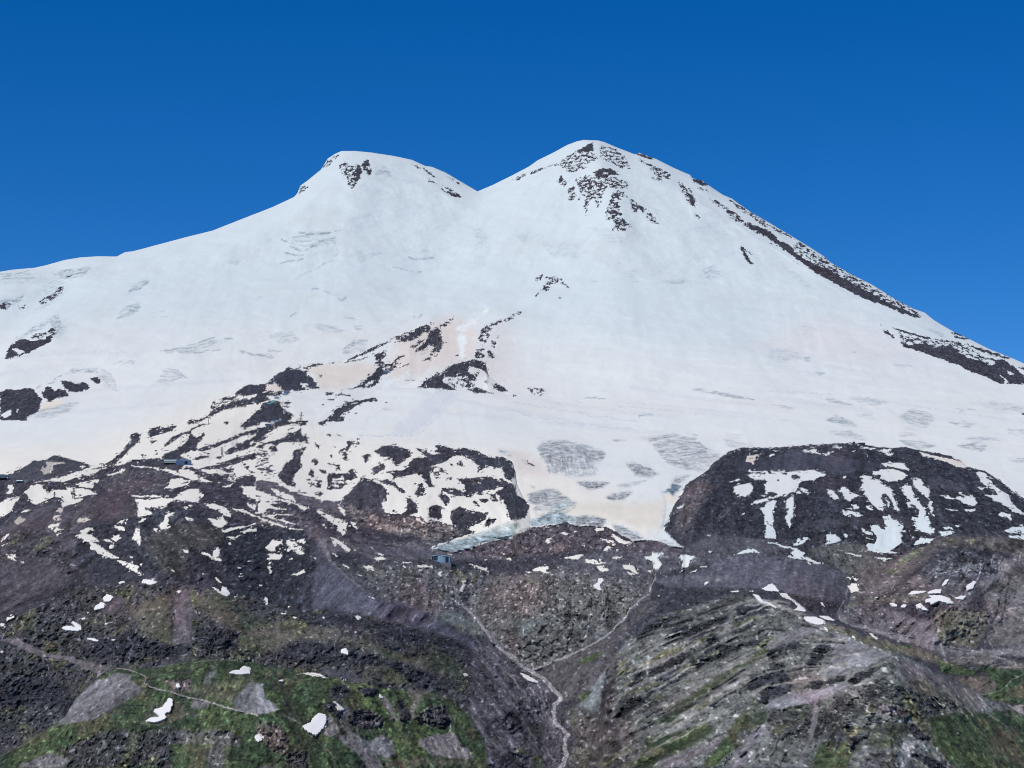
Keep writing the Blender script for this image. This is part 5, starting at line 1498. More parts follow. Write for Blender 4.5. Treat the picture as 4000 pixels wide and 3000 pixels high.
def colour(u, v, X, Y, Z, stre, broad):
    """base colour at points; stre = noise drawn out down the slope"""
    Yf = Y * .5 + Z * 1.2
    Y = Y * .1 + Z * .95
    wu = fbm(X, Y, 26, 4, 61, .8) * 8.0
    wv = fbm(X, Y, 22, 4, 71, .8) * 4.0
    S = samp(SNOW, u + wu, v + wv)
    n = fbm(X, Y, 19, 3, 81, .8)
    near = samp(NEARS, u, v)
    spk = np.clip(near * (1 - near) * 4, 0, 1) * samp(SPK, u, v)
    q1 = fbm(X, Y, 12, 3, 83, .8)
    q2 = fbm(X, Y, 15, 3, 87, .8)
    S = S + spk * ((1 - S) * smoothstep(.34, .6, q1) * .9 - S * smoothstep(.36, .6, q2) * .9) + n * .5 * (4 * S * (1 - S))
    S2 = S + n * 1.5 * (4 * S * (1 - S)) * smoothstep(.03, .1, np.abs(samp(MIX, u, v)))
    sn = smoothstep(.40, .60, S2)
    rc = samp(ROCKC, u + wu * .9, v + wv * 1.1)
    gr = samp(GREEN, u + wu * 1.1, v + wv * 1.3)
    run = samp(RUNK, u, v)
    ro = samp(ROUGH, u, v)
    m1_ = fbm(X, Y, 14, 3, 195, .9)
    # grass takes the less stony spots
    gn = fbm(X, Y, 60, 4, 91, .7)
    gm = smoothstep(.35, .65, gr + gn * .55 + stre * .2 + broad * .55 * run)[..., None] * smoothstep(0.02, .15, gr)[..., None]
    g3 = smoothstep(.3, .8, gr)[..., None]
    gcol = np.array([82, 85, 73.]) * (1 - g3) + np.array([64, 78, 57.]) * g3 + np.clip(fbm(X, Y, 110, 4, 95, .7)[..., None], -.6, .6) * np.array([24, 19, 8.])
    br = smoothstep(.12, .5, fbm(X, Y, 90, 4, 97, .7))[..., None] * .7
    gcol = gcol * (1 - br) + np.array([88, 84, 68.]) * br
    tuft = 1 + (m1_ * .3 - .32 * smoothstep(.18, .4, noise(X, Y, 6.5, 191)) + .3 * smoothstep(.3, .45, noise(X, Y, 5, 193)))[..., None]
    rc = rc * (1 - gm) + gcol * tuft * gm
    # stones, streaks
    m1 = fbm(X, Y, 18, 4, 101, .95) * .85
    m2 = fbm(X, Y, 140, 3, 111)
    sm = np.clip(1.45 - ro, .08, .9)
    f = 1 + m1 * (.14 + .13 * np.clip(ro, 0, 3)) + m2 * .10 + stre * .26 * np.maximum(sm, run * .8) + broad * .32 * run
    st = smoothstep(.25, .45, fbm(X, Y, 11, 2, 121, .8)) * np.clip(ro, 0, 2.5) * .24
    f = f * (1 - st)
    sp = smoothstep(.22, .42, noise(X, Y, 4.2, 127)) * np.clip(ro - .2, 0, 2.2) * .22
    f = f * (1 - sp)
    lt = smoothstep(.34, .55, fbm(X, Y, 9, 2, 131, .8)) * .5 * np.clip(ro, .3, 1.8)
    f = f * (1 + lt)
    rc = rc * np.clip(f, .45, 1.8)[..., None]
    red = smoothstep(.1, .5, fbm(X, Y, 180, 3, 141))[..., None]
    rc = rc * (1 + red * (1 - gm) * np.array([.06, -.02, -.02]))
    sc_ = samp(SNOWC, u + wu * 2, v + wv * 2)
    ice = samp(ICE, u + wu, v + wv)
    crk = smoothstep(-.1, .32, fbm(X * .6, Yf * 1.3 + X * .2, 34, 3, 151, .75) + ice * .15)
    dirt = smoothstep(.05, .6, fbm(X * .6, Yf, 300, 5, 161, .65))[..., None]
    grey = smoothstep(.1, .6, fbm(X, Yf * .8, 200, 5, 163, .7))[..., None]
    sc_ = sc_ * (1 + dirt * np.array([-.004, -.010, -.016]) - grey * .012 + (stre[..., None]) * .014)
    icec = samp(ICEC, u, v)
    k = np.clip(ice * (.45 * (1 + run) + .75 * crk * (1 - .6 * run)) + smoothstep(.75, 1, ice) * .55, 0, 1)[..., None] * (.6 + .32 * smoothstep(.7, .95, ice))[..., None]
    cs = smoothstep(.22, .5, ridged(X * .7, Yf * 1.1 + X * .35, 22, 3, 171, .8))[..., None]
    sc_ = sc_ * (1 - k) + icec * (1.0 + .3 * n[..., None] - .33 * cs * (1 - .6 * run[..., None]) + (.35 * stre * run)[..., None]) * k
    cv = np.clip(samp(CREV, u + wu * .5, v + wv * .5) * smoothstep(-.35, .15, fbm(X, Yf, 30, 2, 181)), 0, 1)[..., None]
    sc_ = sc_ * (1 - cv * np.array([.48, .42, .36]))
    c = rc * (1 - sn[..., None]) + sc_ * sn[..., None]
    return np.clip(c, 3, 250), sn

def srgb2lin(c):
    c = c / 255.0
    return np.where(c < .04045, c / 12.92, ((c + .055) / 1.055) ** 2.4)

def streaks(X, Y, Z, U, V):
    """noise smeared along the fall line (rows, cols grid): fine and broad"""
    Zs = blur(Z.astype(np.float32), 3)
    xi, xj = np.gradient(X)
    yi, yj = np.gradient(Y)
    zi, zj = np.gradient(Zs)
    det = xi * yj - xj * yi
    det = np.where(np.abs(det) < 1e-4, 1e-4, det)
    gx = (zi * yj - zj * yi) / det
    gy = (-zi * xj + zj * xi) / det
    di = (-gx * yj + gy * xj) / det
    dj = (gx * yi - gy * xi) / det
    L = np.hypot(di, dj) + 1e-9
    di, dj = di / L, dj / L
    # where the run of the chutes was traced, follow it
    tr = samp(RUN, U, V)
    ui = np.gradient(U, axis=0)
    vi = np.gradient(V, axis=0)
    uj = np.gradient(U, axis=1)
    vj = np.gradient(V, axis=1)
    dt = ui * vj - uj * vi
    dt = np.where(np.abs(dt) < 1e-4, 1e-4, dt)
    ri = (tr[..., 0] * vj - tr[..., 1] * uj) / dt
    rj = (-tr[..., 0] * vi + tr[..., 1] * ui) / dt
    k = np.clip(np.hypot(tr[..., 0], tr[..., 1]), 0, 1)
    n_ = np.hypot(ri, rj) + 1e-9
    sg = np.sign(ri / n_ * di + rj / n_ * dj)
    sg = np.where(sg == 0, 1, sg)
    k2 = smoothstep(.3, .7, k)
    di = di * (1 - k2) + sg * ri / n_ * k2
    dj = dj * (1 - k2) + sg * rj / n_ * k2
    L = np.hypot(di, dj) + 1e-9
    di, dj = (di / L).astype(np.float32), (dj / L).astype(np.float32)
    H_, W_ = X.shape
    I, J = np.meshgrid(np.arange(H_, dtype=np.float32), np.arange(W_, dtype=np.float32), indexing='ij')
    N1 = rng.standard_normal(X.shape).astype(np.float32)
    N1 = N1 + blur(rng.standard_normal(X.shape).astype(np.float32), 1) * 4
    N2 = blur(rng.standard_normal(X.shape).astype(np.float32), 4)
    A1, A2 = N1.copy(), N2.copy()
    for sgn in (1, -1):
        a, b_ = I.copy(), J.copy()
        for q in range(26):
            ai, bi = np.clip(a + .5, 0, H_ - 1).astype(np.int32), np.clip(b_ + .5, 0, W_ - 1).astype(np.int32)
            st = 1.6 if q < 12 else 3.5
            # direction has no sign along a run: keep going the same way
            a = a + sgn * st * di[ai, bi]
            b_ = b_ + sgn * st * dj[ai, bi]
            ai, bi = np.clip(a + .5, 0, H_ - 1).astype(np.int32), np.clip(b_ + .5, 0, W_ - 1).astype(np.int32)
            if q < 12:
                A1 += N1[ai, bi]
            A2 += N2[ai, bi]
    A1 = np.clip(A1 / (A1.std() + 1e-6) * .3, -.8, .8)
    A2 = np.clip(A2 / (A2.std() + 1e-6) * .4, -1, 1)
    return A1, A2

# ------------------------------------------------------------------ materials
def terrain_material():
    m = bpy.data.materials.new("ground")
    m.use_nodes = True
    t = m.node_tree
    b = t.nodes["Principled BSDF"]
    at = t.nodes.new("ShaderNodeAttribute")
    at.attribute_name = "col"
    ns = t.nodes.new("ShaderNodeTexNoise")
    ns.inputs["Scale"].default_value = .16
    ns.inputs["Detail"].default_value = 4
    ns.inputs["Roughness"].default_value = .7
    tc = t.nodes.new("ShaderNodeNewGeometry")
    t.links.new(tc.outputs["Position"], ns.inputs["Vector"])
    mr = t.nodes.new("ShaderNodeMapRange")
    mr.inputs[1].default_value = .3
    mr.inputs[2].default_value = .7
    mr.inputs[3].default_value = .68
    mr.inputs[4].default_value = 1.32
    t.links.new(ns.outputs[0], mr.inputs[0])
    mx = t.nodes.new("ShaderNodeMix")      # rock gets the stone pattern, snow does not
    mx.data_type = 'FLOAT'
    t.links.new(at.outputs["Alpha"], mx.inputs[0])
    t.links.new(mr.outputs[0], mx.inputs[2])
    mx.inputs[3].default_value = 1.0
    mu = t.nodes.new("ShaderNodeVectorMath")
    mu.operation = 'SCALE'
    t.links.new(at.outputs["Color"], mu.inputs[0])
    t.links.new(mx.outputs[0], mu.inputs["Scale"])
    t.links.new(mu.outputs[0], b.inputs["Base Color"])
    b.inputs["Roughness"].default_value = .85
    b.inputs["Specular IOR Level"].default_value = .15
    bm = t.nodes.new("ShaderNodeBump")
    bm.inputs["Strength"].default_value = .5
    bm.inputs["Distance"].default_value = 2.0
    inv = t.nodes.new("ShaderNodeMath")
    inv.operation = 'SUBTRACT'
    inv.inputs[0].default_value = 1.0
    t.links.new(at.outputs["Alpha"], inv.inputs[1])
    hm = t.nodes.new("ShaderNodeMath")
    hm.operation = 'MULTIPLY'
    t.links.new(ns.outputs[0], hm.inputs[0])
    t.links.new(inv.outputs[0], hm.inputs[1])
    t.links.new(hm.outputs[0], bm.inputs["Height"])
    t.links.new(bm.outputs[0], b.inputs["Normal"])
    return m

def plain(name, rgb, rough=.7, metal=0.0, var=.12, scale=1.0):
    m = bpy.data.materials.new(name)
    m.use_nodes = True
    t = m.node_tree
    b = t.nodes["Principled BSDF"]
    ns = t.nodes.new("ShaderNodeTexNoise")
    ns.inputs["Scale"].default_value = scale
    ns.inputs["Detail"].default_value = 3
    g = t.nodes.new("ShaderNodeNewGeometry")
    t.links.new(g.outputs["Position"], ns.inputs["Vector"])
    r = t.nodes.new("ShaderNodeValToRGB")
    c = np.array(rgb)
    r.color_ramp.elements[0].position = .3
    r.color_ramp.elements[1].position = .7
    r.color_ramp.elements[0].color = (*np.clip(c * (1 - var), 0, 1), 1)
    r.color_ramp.elements[1].color = (*np.clip(c * (1 + var), 0, 1), 1)
    t.links.new(ns.outputs[0], r.inputs[0])
    t.links.new(r.outputs[0], b.inputs["Base Color"])
    b.inputs["Roughness"].default_value = rough
    b.inputs["Metallic"].default_value = metal
    b.inputs["Specular IOR Level"].default_value = .2
    return m

GROUND = terrain_material()
EXPO = np.array([0.96, 0.985, 1.06])         # light falling on level ground, so that albedo = seen / light

def grid_mesh(name, X, Y, Z, col, sn, mat, sel=None):
    H_, W_ = X.shape
    me = bpy.data.meshes.new(name)
    n = H_ * W_
    co = np.stack([X, Y, Z], -1).reshape(-1).astype(np.float32)
    i = np.arange(H_ - 1)[:, None] * W_ + np.arange(W_ - 1)[None, :]
    # rows run from bottom (near) to top (far): counter-clockwise seen from above
    q = np.stack([i, i + 1, i + W_ + 1, i + W_], -1).reshape(-1, 4)
    if sel is not None:
        q = q[sel.reshape(-1)]
        used, q = np.unique(q, return_inverse=True)
        q = q.reshape(-1, 4)
        n = len(used)
        co = co.reshape(-1, 3)[used].reshape(-1)
    me.vertices.add(n)
    me.vertices.foreach_set("co", co)
    me.loops.add(q.size)
    me.loops.foreach_set("vertex_index", q.reshape(-1).astype(np.int32))
    me.polygons.add(len(q))
    me.polygons.foreach_set("loop_start", (np.arange(len(q)) * 4).astype(np.int32))
    me.polygons.foreach_set("use_smooth", np.ones(len(q), bool))
    me.update(calc_edges=True)
    a = me.attributes.new("col", 'FLOAT_COLOR', 'POINT')
    c4 = np.concatenate([col, sn[..., None]], -1).reshape(-1, 4).astype(np.float32)
    if sel is not None:
        c4 = c4[used]
    c4 = c4.reshape(-1)
    a.data.foreach_set("color", c4)
    me.materials.append(mat)
    o = bpy.data.objects.new(name, me)
    COL.objects.link(o)
    return o

def crest_line(p, u, jag):
    v = np.interp(u, p[:, 0], p[:, 1])
    j = noise(u, u * 0, 26, 5) * 1.2 + noise(u, u * 0 + 3, 9, 6) * .9 + noise(u, u * 0 + 7, 60, 8) * 1.5
    return v + j * jag

SHEETS = []

def sheet(name, crest, bottom, prof, label, cat=None, step=2.4, jag=1.5, u0=None, u1=None, back=(300., .5), split=()):
    """one hill: from its crest line down to 'bottom'; prof(u, d) = relative nearness to the base slope, d below the crest"""
    u0 = crest[0, 0] if u0 is None else u0
    u1 = crest[-1, 0] if u1 is None else u1
    nu = int((u1 - u0) / step) + 1
    u = np.linspace(u0, u1, nu)
    jg = jag(u) if callable(jag) else jag
    vt = crest_line(crest, u, jg)
    vb = bottom(u) if callable(bottom) else np.full(nu, float(bottom))
    vb = np.maximum(vb, vt + 12)
    SHEETS.append((crest, u0, u1, vb.max(), prof))
    nv = int(np.max(vb - vt) / step) + 2
    s = np.linspace(0, 1, nv)[:, None]
    Um = np.repeat(u[None, :], nv, 0)
    Vm = vb[None, :] + (vt - vb)[None, :] * s
    d = Vm - vt[None, :]
    if name == "mountain":
        nb = 61
        vts = np.convolve(np.pad(vt, nb // 2, mode='edge'), np.hanning(nb) / np.hanning(nb).sum(), 'valid')
        dp = np.maximum(Vm - vts[None, :], 0)
    else:
        dp = d
    L = lnbase(Um, Vm) + np.log1p(-prof(Um, dp))
    D = np.exp(L)
    fade = smoothstep(0, 14, d)
    D = D + detail(Um, Vm, L) * (.35 + .65 * fade)
    X, Y, Z = place(Um, Vm, D)
    stre, broad = streaks(X, Y, Z, Um, Vm)
    # chutes: the streaks are also slight furrows
    ro = samp(ROUGH, Um, Vm)
    sno = samp(SNOW, Um, Vm)
    run = samp(RUNK, Um, Vm)
    free = 1 - samp(PUNB, Um, Vm)
    stre_, broad_ = stre * free, broad * free
    D = D - blur(stre_.astype(np.float32), 1) * (4.5 * (1 - sno) + 1.6 * sno) - blur(broad_.astype(np.float32), 2) * ((7 + 5 * smoothstep(2250, 2500, Vm)) * run * (1 - sno) + 4.5 * sno)
    D = D - smoothstep(.45, .7, sno) * 3.0 * smoothstep(1.0, .9, blur(sno.astype(np.float32), 6))
    X, Y, Z = place(Um, Vm, D)
    c, sn = colour(Um, Vm, X, Y, Z, stre, broad)
    # far side
    K = 6
    tt = (np.arange(1, K + 1) / K)[:, None]
    dx = X[-1] / np.hypot(X[-1], Y[-1])
    dy = Y[-1] / np.hypot(X[-1], Y[-1])
    run = back[0] * tt ** 1.5
    Xb = X[-1][None] + dx[None] * run
    Yb = Y[-1][None] + dy[None] * run
    Zb = Z[-1][None] - back[1] * run * (1 - .0 * tt)
    X = np.concatenate([X, Xb])
    Y = np.concatenate([Y, Yb])
    Z = np.concatenate([Z, Zb])
    c = np.concatenate([c, np.repeat(c[-1:], K, 0)])
    sn = np.concatenate([sn, np.repeat(sn[-1:], K, 0)])
    lin = srgb2lin(c) / EXPO * ALB
    lin = np.clip(lin, 0, .9)
    left = np.ones((X.shape[0] - 1, X.shape[1] - 1), bool)
    jobs = []
    for nm, lb, ct, poly in split:
        m_ = np.zeros((MH, MW), np.float32)
        fill(m_, poly, 1.0)
        k_ = np.zeros_like(left)
        k_[:nv - 1] = samp(m_, Um[:-1, :-1], Vm[:-1, :-1]) > .5
        k_ &= left
        left &= ~k_
        jobs.append((nm, lb, ct, k_))
    jobs.append((name, label, cat or 'hill', left if split else None))
    for nm, lb, ct, k_ in jobs:
        o = grid_mesh(nm, X, Y, Z, lin, sn, GROUND, k_)
        o['kind'] = 'structure'
        o['label'] = lb
        o['category'] = ct

ALB = 0.9

def hump(delta, h, pc=.35, k=.35, plane=0):
    """nearness profile: starts at pc*delta on the crest, rounds up to delta at k*h, returns to zero at h, then sinks below"""
    def f(u, d):
        hh = np.interp(u, h[0], h[1]) if isinstance(h, tuple) else h
        dl = np.interp(u, delta[0], delta[1]) if isinstance(delta, tuple) else delta
        s = d / hh
        q = np.clip(s / k, 0, 1)
        up = pc + (1 - pc) * np.sqrt(np.clip(1 - (1 - q) ** 2, 0, 1))
        dn = np.cos(np.clip((s - k) / (1 - k), 0, 1) * math.pi / 2)
        dn = np.where(s > 1, -(s - 1) * 1.5, dn)
        if plane:
            return dl - plane * (1 - np.sqrt(np.clip(d / 90.0, 0, 1)))
        return dl * np.where(s < k, up, dn) - .0012
    return f

# the great mountain: the base slope itself
def base_prof(u, d):
    return -0.022 * (1 - np.sqrt(np.clip(d / 90.0, 0, 1)))
def jag_m(u):
    v = np.interp(u, SKYLINE[:, 0], SKYLINE[:, 1])
    return .25 + 1.1 * (1 - samp(SNOW, u, v + 6))
sheet("mountain", SKYLINE, 3200, base_prof, "snow covered twin-peaked mountain under the deep blue sky", "mountain",
      jag=jag_m, u0=-180, u1=4180, back=(2500., .35),
      split=[("glacier", "crevassed glacier tongue with grey ice between the two dark domes", "glacier",
              P("7:-120,400 300,400 1200,400 2212,420 2212,560 1970,560 1850,610 1730,700 1660,780 1500,880 1480,960 1400,1050 1370,1150 1320,1250 1450,1390 1510,1425 1400,1420 1250,1362 1150,1358 1050,1368 850,1258 820,1238 540,1233 480,1198 360,1228 180,1248 0,1318 13:2212,660 1950,720 1850,768 1700,803 1500,755 1480,740 1900,600 2212,480 7:-60,1100")),
             ("valley_slope", "grey and brown valley slopes with cliffs and a stream gorge in the centre", "slope",
              P("0:-400,1880 5:0,855 870,722 1100,695 1400,705 1650,725 2000,845 2212,885 13:230,280 470,335 680,352 1085,375 1110,455 1330,480 1560,525 1780,592 1900,605 1490,745 1700,806 1850,772 1950,724 2212,664 7:0,1322 180,1252 360,1232 480,1202 540,1237 820,1242 850,1262 1050,1372 1150,1362 1250,1366 1400,1424 1510,1430 8:2330,1100 0:4400,1950 4400,3400 -400,3400"))])
for a in HILLS:
    nm, cr, dl, hh, jg, lb = a[:6]
    crp = P(cr)
    ext = a[6] if len(a) > 6 else 1.25
    pl = a[7] if len(a) > 7 else 0
    bot = (lambda crp, hh, ext: (lambda u: np.interp(u, crp[:, 0], crp[:, 1]) +
                                 (np.interp(u, hh[0], hh[1]) if isinstance(hh, tuple) else hh) * ext))(crp, hh, ext)
    bt = (lambda b_: (lambda u: np.minimum(b_(u), 3200)))(bot)
    sheet(nm, crp, bt, hump(dl, hh, plane=pl), lb, jag=jg)

def surf(u, v, rough=True):
    """distance to the visible ground at survey points"""
    u = np.asarray(u, np.float32)
    v = np.asarray(v, np.float32)
    best = np.full(u.shape, 1e9, np.float32)
    L0 = lnbase(u, v)
    for cr, a0, a1, vb, pf in SHEETS:
        d = v - np.interp(u, cr[:, 0], cr[:, 1])
        ok = (u >= a0) & (u <= a1) & (d > 0) & (v < vb)
        L = L0 + np.log1p(-pf(u, np.maximum(d, .01)))
        best = np.where(ok, np.minimum(best, L), best)
    D = np.exp(best)
    if rough:
        D = D + detail(u, v, best)
    return D

def ground(u, v):
    D = float(surf(np.array([u]), np.array([v]))[0])
    x, y, z = place(u, v, D)
    return Vector((x, y, z)), D / F        # point, metres per survey px

# ------------------------------------------------------------------ things
MATS = {}
def mat(name, rgb, rough=.7, metal=0., var=.12, scale=1.0):
    if name not in MATS:
        MATS[name] = plain(name, rgb, rough, metal, var, scale)
    return MATS[name]

def tag(o, label=None, cat=None, group=None, kind=None):
    if label:
        o['label'] = label
    if cat:
        o['category'] = cat
    if group:
        o['group'] = group
    if kind:
        o['kind'] = kind
    return o

def link(name, verts, faces, m, parent=None, smooth=False):
    me = bpy.data.meshes.new(name)
    me.from_pydata([tuple(v) for v in verts], [], faces)
    me.update()
    if smooth:
        me.polygons.foreach_set("use_smooth", [True] * len(me.polygons))
    me.materials.append(m)
    o = bpy.data.objects.new(name, me)
    COL.objects.link(o)
    if parent is not None:
        o.parent = parent
    return o

def empty(name, loc, rz=0):
    o = bpy.data.objects.new(name, None)
    o.location = loc
    o.rotation_euler = (0, 0, rz)
    COL.objects.link(o)
    return o

class MB:
    def __init__(s):
        s.v, s.f = [], []
    def prism(s, prof, y0, y1):
        """profile in x,z drawn out along y"""
        n0, n = len(s.v), len(prof)
        s.v += [(x, y0, z) for x, z in prof] + [(x, y1, z) for x, z in prof]
        s.f.append([n0 + i for i in range(n)])
        s.f.append([n0 + n + i for i in reversed(range(n))])
        for i in range(n):
            j = (i + 1) % n
            s.f.append([n0 + j, n0 + i, n0 + n + i, n0 + n + j])
        return s
    def box(s, x0, x1, y0, y1, z0, z1):
        return s.prism([(x0, z0), (x1, z0), (x1, z1), (x0, z1)], y0, y1)
    def bar(s, a, b_, r):
        a, b_ = Vector(a), Vector(b_)
        d = (b_ - a).normalized()
        p = d.orthogonal().normalized()
        q = d.cross(p)
        n0 = len(s.v)
        for c in (a, b_):
            for k in range(4):
                an = math.pi / 4 + k * math.pi / 2
                s.v.append(tuple(c + (p * math.cos(an) + q * math.sin(an)) * r))
        s.f += [[n0, n0 + 3, n0 + 2, n0 + 1], [n0 + 4, n0 + 5, n0 + 6, n0 + 7]]
        for k in range(4):
            j = (k + 1) % 4
            s.f.append([n0 + k, n0 + j, n0 + 4 + j, n0 + 4 + k])
        return s
    def build(s, name, m, parent=None, smooth=False):
        return link(name, s.v, s.f, m, parent, smooth)

# ---- paths and stream beds, draped on the ground
def ribbon(name, s_, wpx, rgb, label, cat, jit=1.2, lift=.8):
    p = P(s_)
    seg = np.hypot(*np.diff(p, axis=0).T)
    L_ = np.concatenate([[0], np.cumsum(seg)])
    t_ = np.arange(0, L_[-1], 2.2)
    u, v = np.interp(t_, L_, p[:, 0]), np.interp(t_, L_, p[:, 1])
    for _ in range(3):
        u[1:-1] = (u[:-2] + 2 * u[1:-1] + u[2:]) / 4
        v[1:-1] = (v[:-2] + 2 * v[1:-1] + v[2:]) / 4
    u = u + noise(t_, t_ * 0, 22, 13) * jit * 2
    v = v + noise(t_, t_ * 0 + 5, 18, 14) * jit
    tu, tv = np.gradient(u), np.gradient(v)
    n_ = np.hypot(tu, tv) + 1e-6
    w0 = wpx / 2 * (1 + noise(t_, t_ * 0 + 9, 14, 15) * .9)
    w1 = wpx / 2 * (1 + noise(t_, t_ * 0 + 19, 14, 16) * .9)
    rows = []
    for k_, w_ in ((-1, w0), (0, w0 * 0), (1, w1)):
        uu, vv = u - tv / n_ * w_ * k_, v + tu / n_ * w_ * k_
        X, Y, Z = place(uu, vv, surf(uu, vv) - lift * (2 if k_ == 0 else 1))
        rows.append(np.stack([X, Y, Z], 1))
    n = len(t_)
    V = np.concatenate(rows)
    c_ = V.mean(0)
    f = [(a * n + i, a * n + i + 1, (a + 1) * n + i + 1, (a + 1) * n + i) for a in (0, 1) for i in range(n - 1)]
    o = link(name, V - c_, f, mat(name + "_soil", rgb, .9, 0, .55, .2), smooth=True)
    o.location = c_
    tag(o, label, cat, kind="structure")
ribbon("footpath", "9:1000,795 1120,810 1200,840 1250,862 1262,890 1240,930 1300,960 1420,990 1600,1040 1800,1090 2000,1150 2212,1200", 4.0, (.20, .185, .175), "pale footpath winding over the green hill", "path")
ribbon("stream_bed", "13:1770,1230 1870,1325 1930,1400 10:2005,500 2080,600 2200,700 11:80,770 170,830 260,880 320,930 360,985 430,1060 370,1110 360,1190 370,1270 430,1320 490,1370 450,1420 450,1480 470,1550 440,1620 390,1700", 12, (.25, .24, .25), "pale stony stream bed down the central gorge", "stream", 2.5)
ribbon("stream_bed", "11:1180,160 1100,210 1020,290 960,380 900,430 865,480 780,540 680,600 560,655 440,710 300,760 180,815", 6, (.23, .22, .225), "narrow side stream slanting down to the gorge from the right", "stream", 1.6)
ribbon("dirt_track", "12:685,120 680,200 640,250 600,310 640,390 760,440 950,480 1200,520 1500,600 1700,645 1900,680 2100,740 2212,785", 3.2, (.17, .165, .18), "grey track curving down from the purple mound toward the right edge", "track", 1.0)

# ---- snow patches lying on the slopes
SNOWM = plain("old_snow", (.70, .68, .66), .8, 0, .05, .05)
NP_ = 0
for s_, lab in PATCHES:
    p = P(s_)
    st = 1.6
    us = np.arange(p[:, 0].min() - 4, p[:, 0].max() + 5, st)
    vs = np.arange(p[:, 1].max() + 4, p[:, 1].min() - 5, -st)
    UU, VV = np.meshgrid(us, vs)
    m_ = np.zeros((MH, MW), np.float32)
    sl, a_ = polymask(p, pad=4)
    m_[sl] = a_
    yy, xx = sl
    sub = blur(m_[yy.start - 6:yy.stop + 6, xx.start - 6:xx.stop + 6], 1)
    m_[yy.start - 6:yy.stop + 6, xx.start - 6:xx.stop + 6] = sub
    wob = noise(UU, VV, 9, 3) * 3.2 + noise(UU, VV, 4.5, 4) * 1.6
    mk = samp(m_, UU + wob, VV + np.roll(wob, 3, 0) * .6)
    inside = mk > .42
    D = surf(UU, VV)
    D = D - (4.4 + 2.2 * smoothstep(.4, 1, mk))
    X, Y, Z = place(UU, VV, D)
    H_, W_ = UU.shape
    idx = -np.ones(UU.shape, int)
    verts, faces = [], []
    keep = np.zeros((H_ - 1, W_ - 1), bool)
    keep = inside[:-1, :-1] & inside[1:, :-1] & inside[:-1, 1:] & inside[1:, 1:]
    q4 = np.stack([D[:-1, :-1], D[1:, :-1], D[:-1, 1:], D[1:, 1:]])
    keep &= (q4.max(0) - q4.min(0)) < 28        # never bridge the gap behind a crest
    todo, best = set(zip(*np.nonzero(keep))), set()
    while todo:                                  # one patch is one piece
        st_ = [todo.pop()]
        comp = set(st_)
        while st_:
            i, j = st_.pop()
            for c in ((i + 1, j), (i - 1, j), (i, j + 1), (i, j - 1)):
                if c in todo:
                    todo.discard(c)
                    comp.add(c)
                    st_.append(c)
        if len(comp) > len(best):
            best = comp
    for i, j in sorted(best):
        q = []
        for a0, b0 in ((i, j), (i, j + 1), (i + 1, j + 1), (i + 1, j)):
            if idx[a0, b0] < 0:
                idx[a0, b0] = len(verts)
                verts.append((X[a0, b0], Y[a0, b0], Z[a0, b0]))
            q.append(int(idx[a0, b0]))
        faces.append(q)
    if not faces:
        print("no patch", lab)
        continue
    # rim down into the ground
    edges = {}
    for q in faces:
        for k in range(4):
            e = (q[k], q[(k + 1) % 4])
            if (e[1], e[0]) in edges:
                del edges[(e[1], e[0])]
            else:
                edges[e] = 1
    low = {}
    for a0, b0 in list(edges):
        for c in (a0, b0):
            if c not in low:
                low[c] = len(verts)
                x, y, z = verts[c]
                verts.append((x, y + 6, z - 3.0))
        faces.append([b0, a0, low[a0], low[b0]])
    cen = np.mean(np.array(verts), 0)
    verts = [(v[0] - cen[0], v[1] - cen[1], v[2] - cen[2]) for v in verts]
    o = link("snow_patch", verts, faces, SNOWM, smooth=True)
    o.location = cen
    tag(o, lab, "snow patch", "leftover snow patches on the lower slopes")

# ---- boulders
def ico(seed):
    r = random.Random(seed)
    t = (1 + 5 ** .5) / 2
    v = [Vector(c).normalized() for c in ((-1, t, 0), (1, t, 0), (-1, -t, 0), (1, -t, 0), (0, -1, t), (0, 1, t), (0, -1, -t), (0, 1, -t), (t, 0, -1), (t, 0, 1), (-t, 0, -1), (-t, 0, 1))]
    f = [(0, 11, 5), (0, 5, 1), (0, 1, 7), (0, 7, 10), (0, 10, 11), (1, 5, 9), (5, 11, 4), (11, 10, 2), (10, 7, 6), (7, 1, 8), (3, 9, 4), (3, 4, 2), (3, 2, 6), (3, 6, 8), (3, 8, 9), (4, 9, 5), (2, 4, 11), (6, 2, 10), (8, 6, 7), (9, 8, 1)]
    sx_, sy_, sz_ = r.uniform(.7, 1.3), r.uniform(.7, 1.2), r.uniform(.55, .95)
    vv = []
    for c in v:
        k = r.uniform(.72, 1.15)
        vv.append(Vector((c.x * sx_ * k, c.y * sy_ * k, c.z * sz_ * k)))
    return vv, f

def ico2(seed):
    v, f = ico(seed)
    r = random.Random(seed + 99)
    mid, out = {}, []
    def m_(a, b_):
        k = (min(a, b_), max(a, b_))
        if k not in mid:
            mid[k] = len(v)
            v.append((v[a] + v[b_]) / 2 * r.uniform(.98, 1.2))
        return mid[k]
    for a, b_, c in f:
        d, e, g = m_(a, b_), m_(b_, c), m_(c, a)
        out += [(a, d, g), (d, b_, e), (g, e, c), (d, e, g)]
    return v, out

ROCKM = plain("lava_rock", (.050, .051, .060), .9, 0, .65, .1)
CRAGM = plain("crag_rock", (.070, .071, .080), .9, 0, .6, .12)
PALEM = plain("pale_rock", (.24, .25, .24), .9, 0, .3, .3)

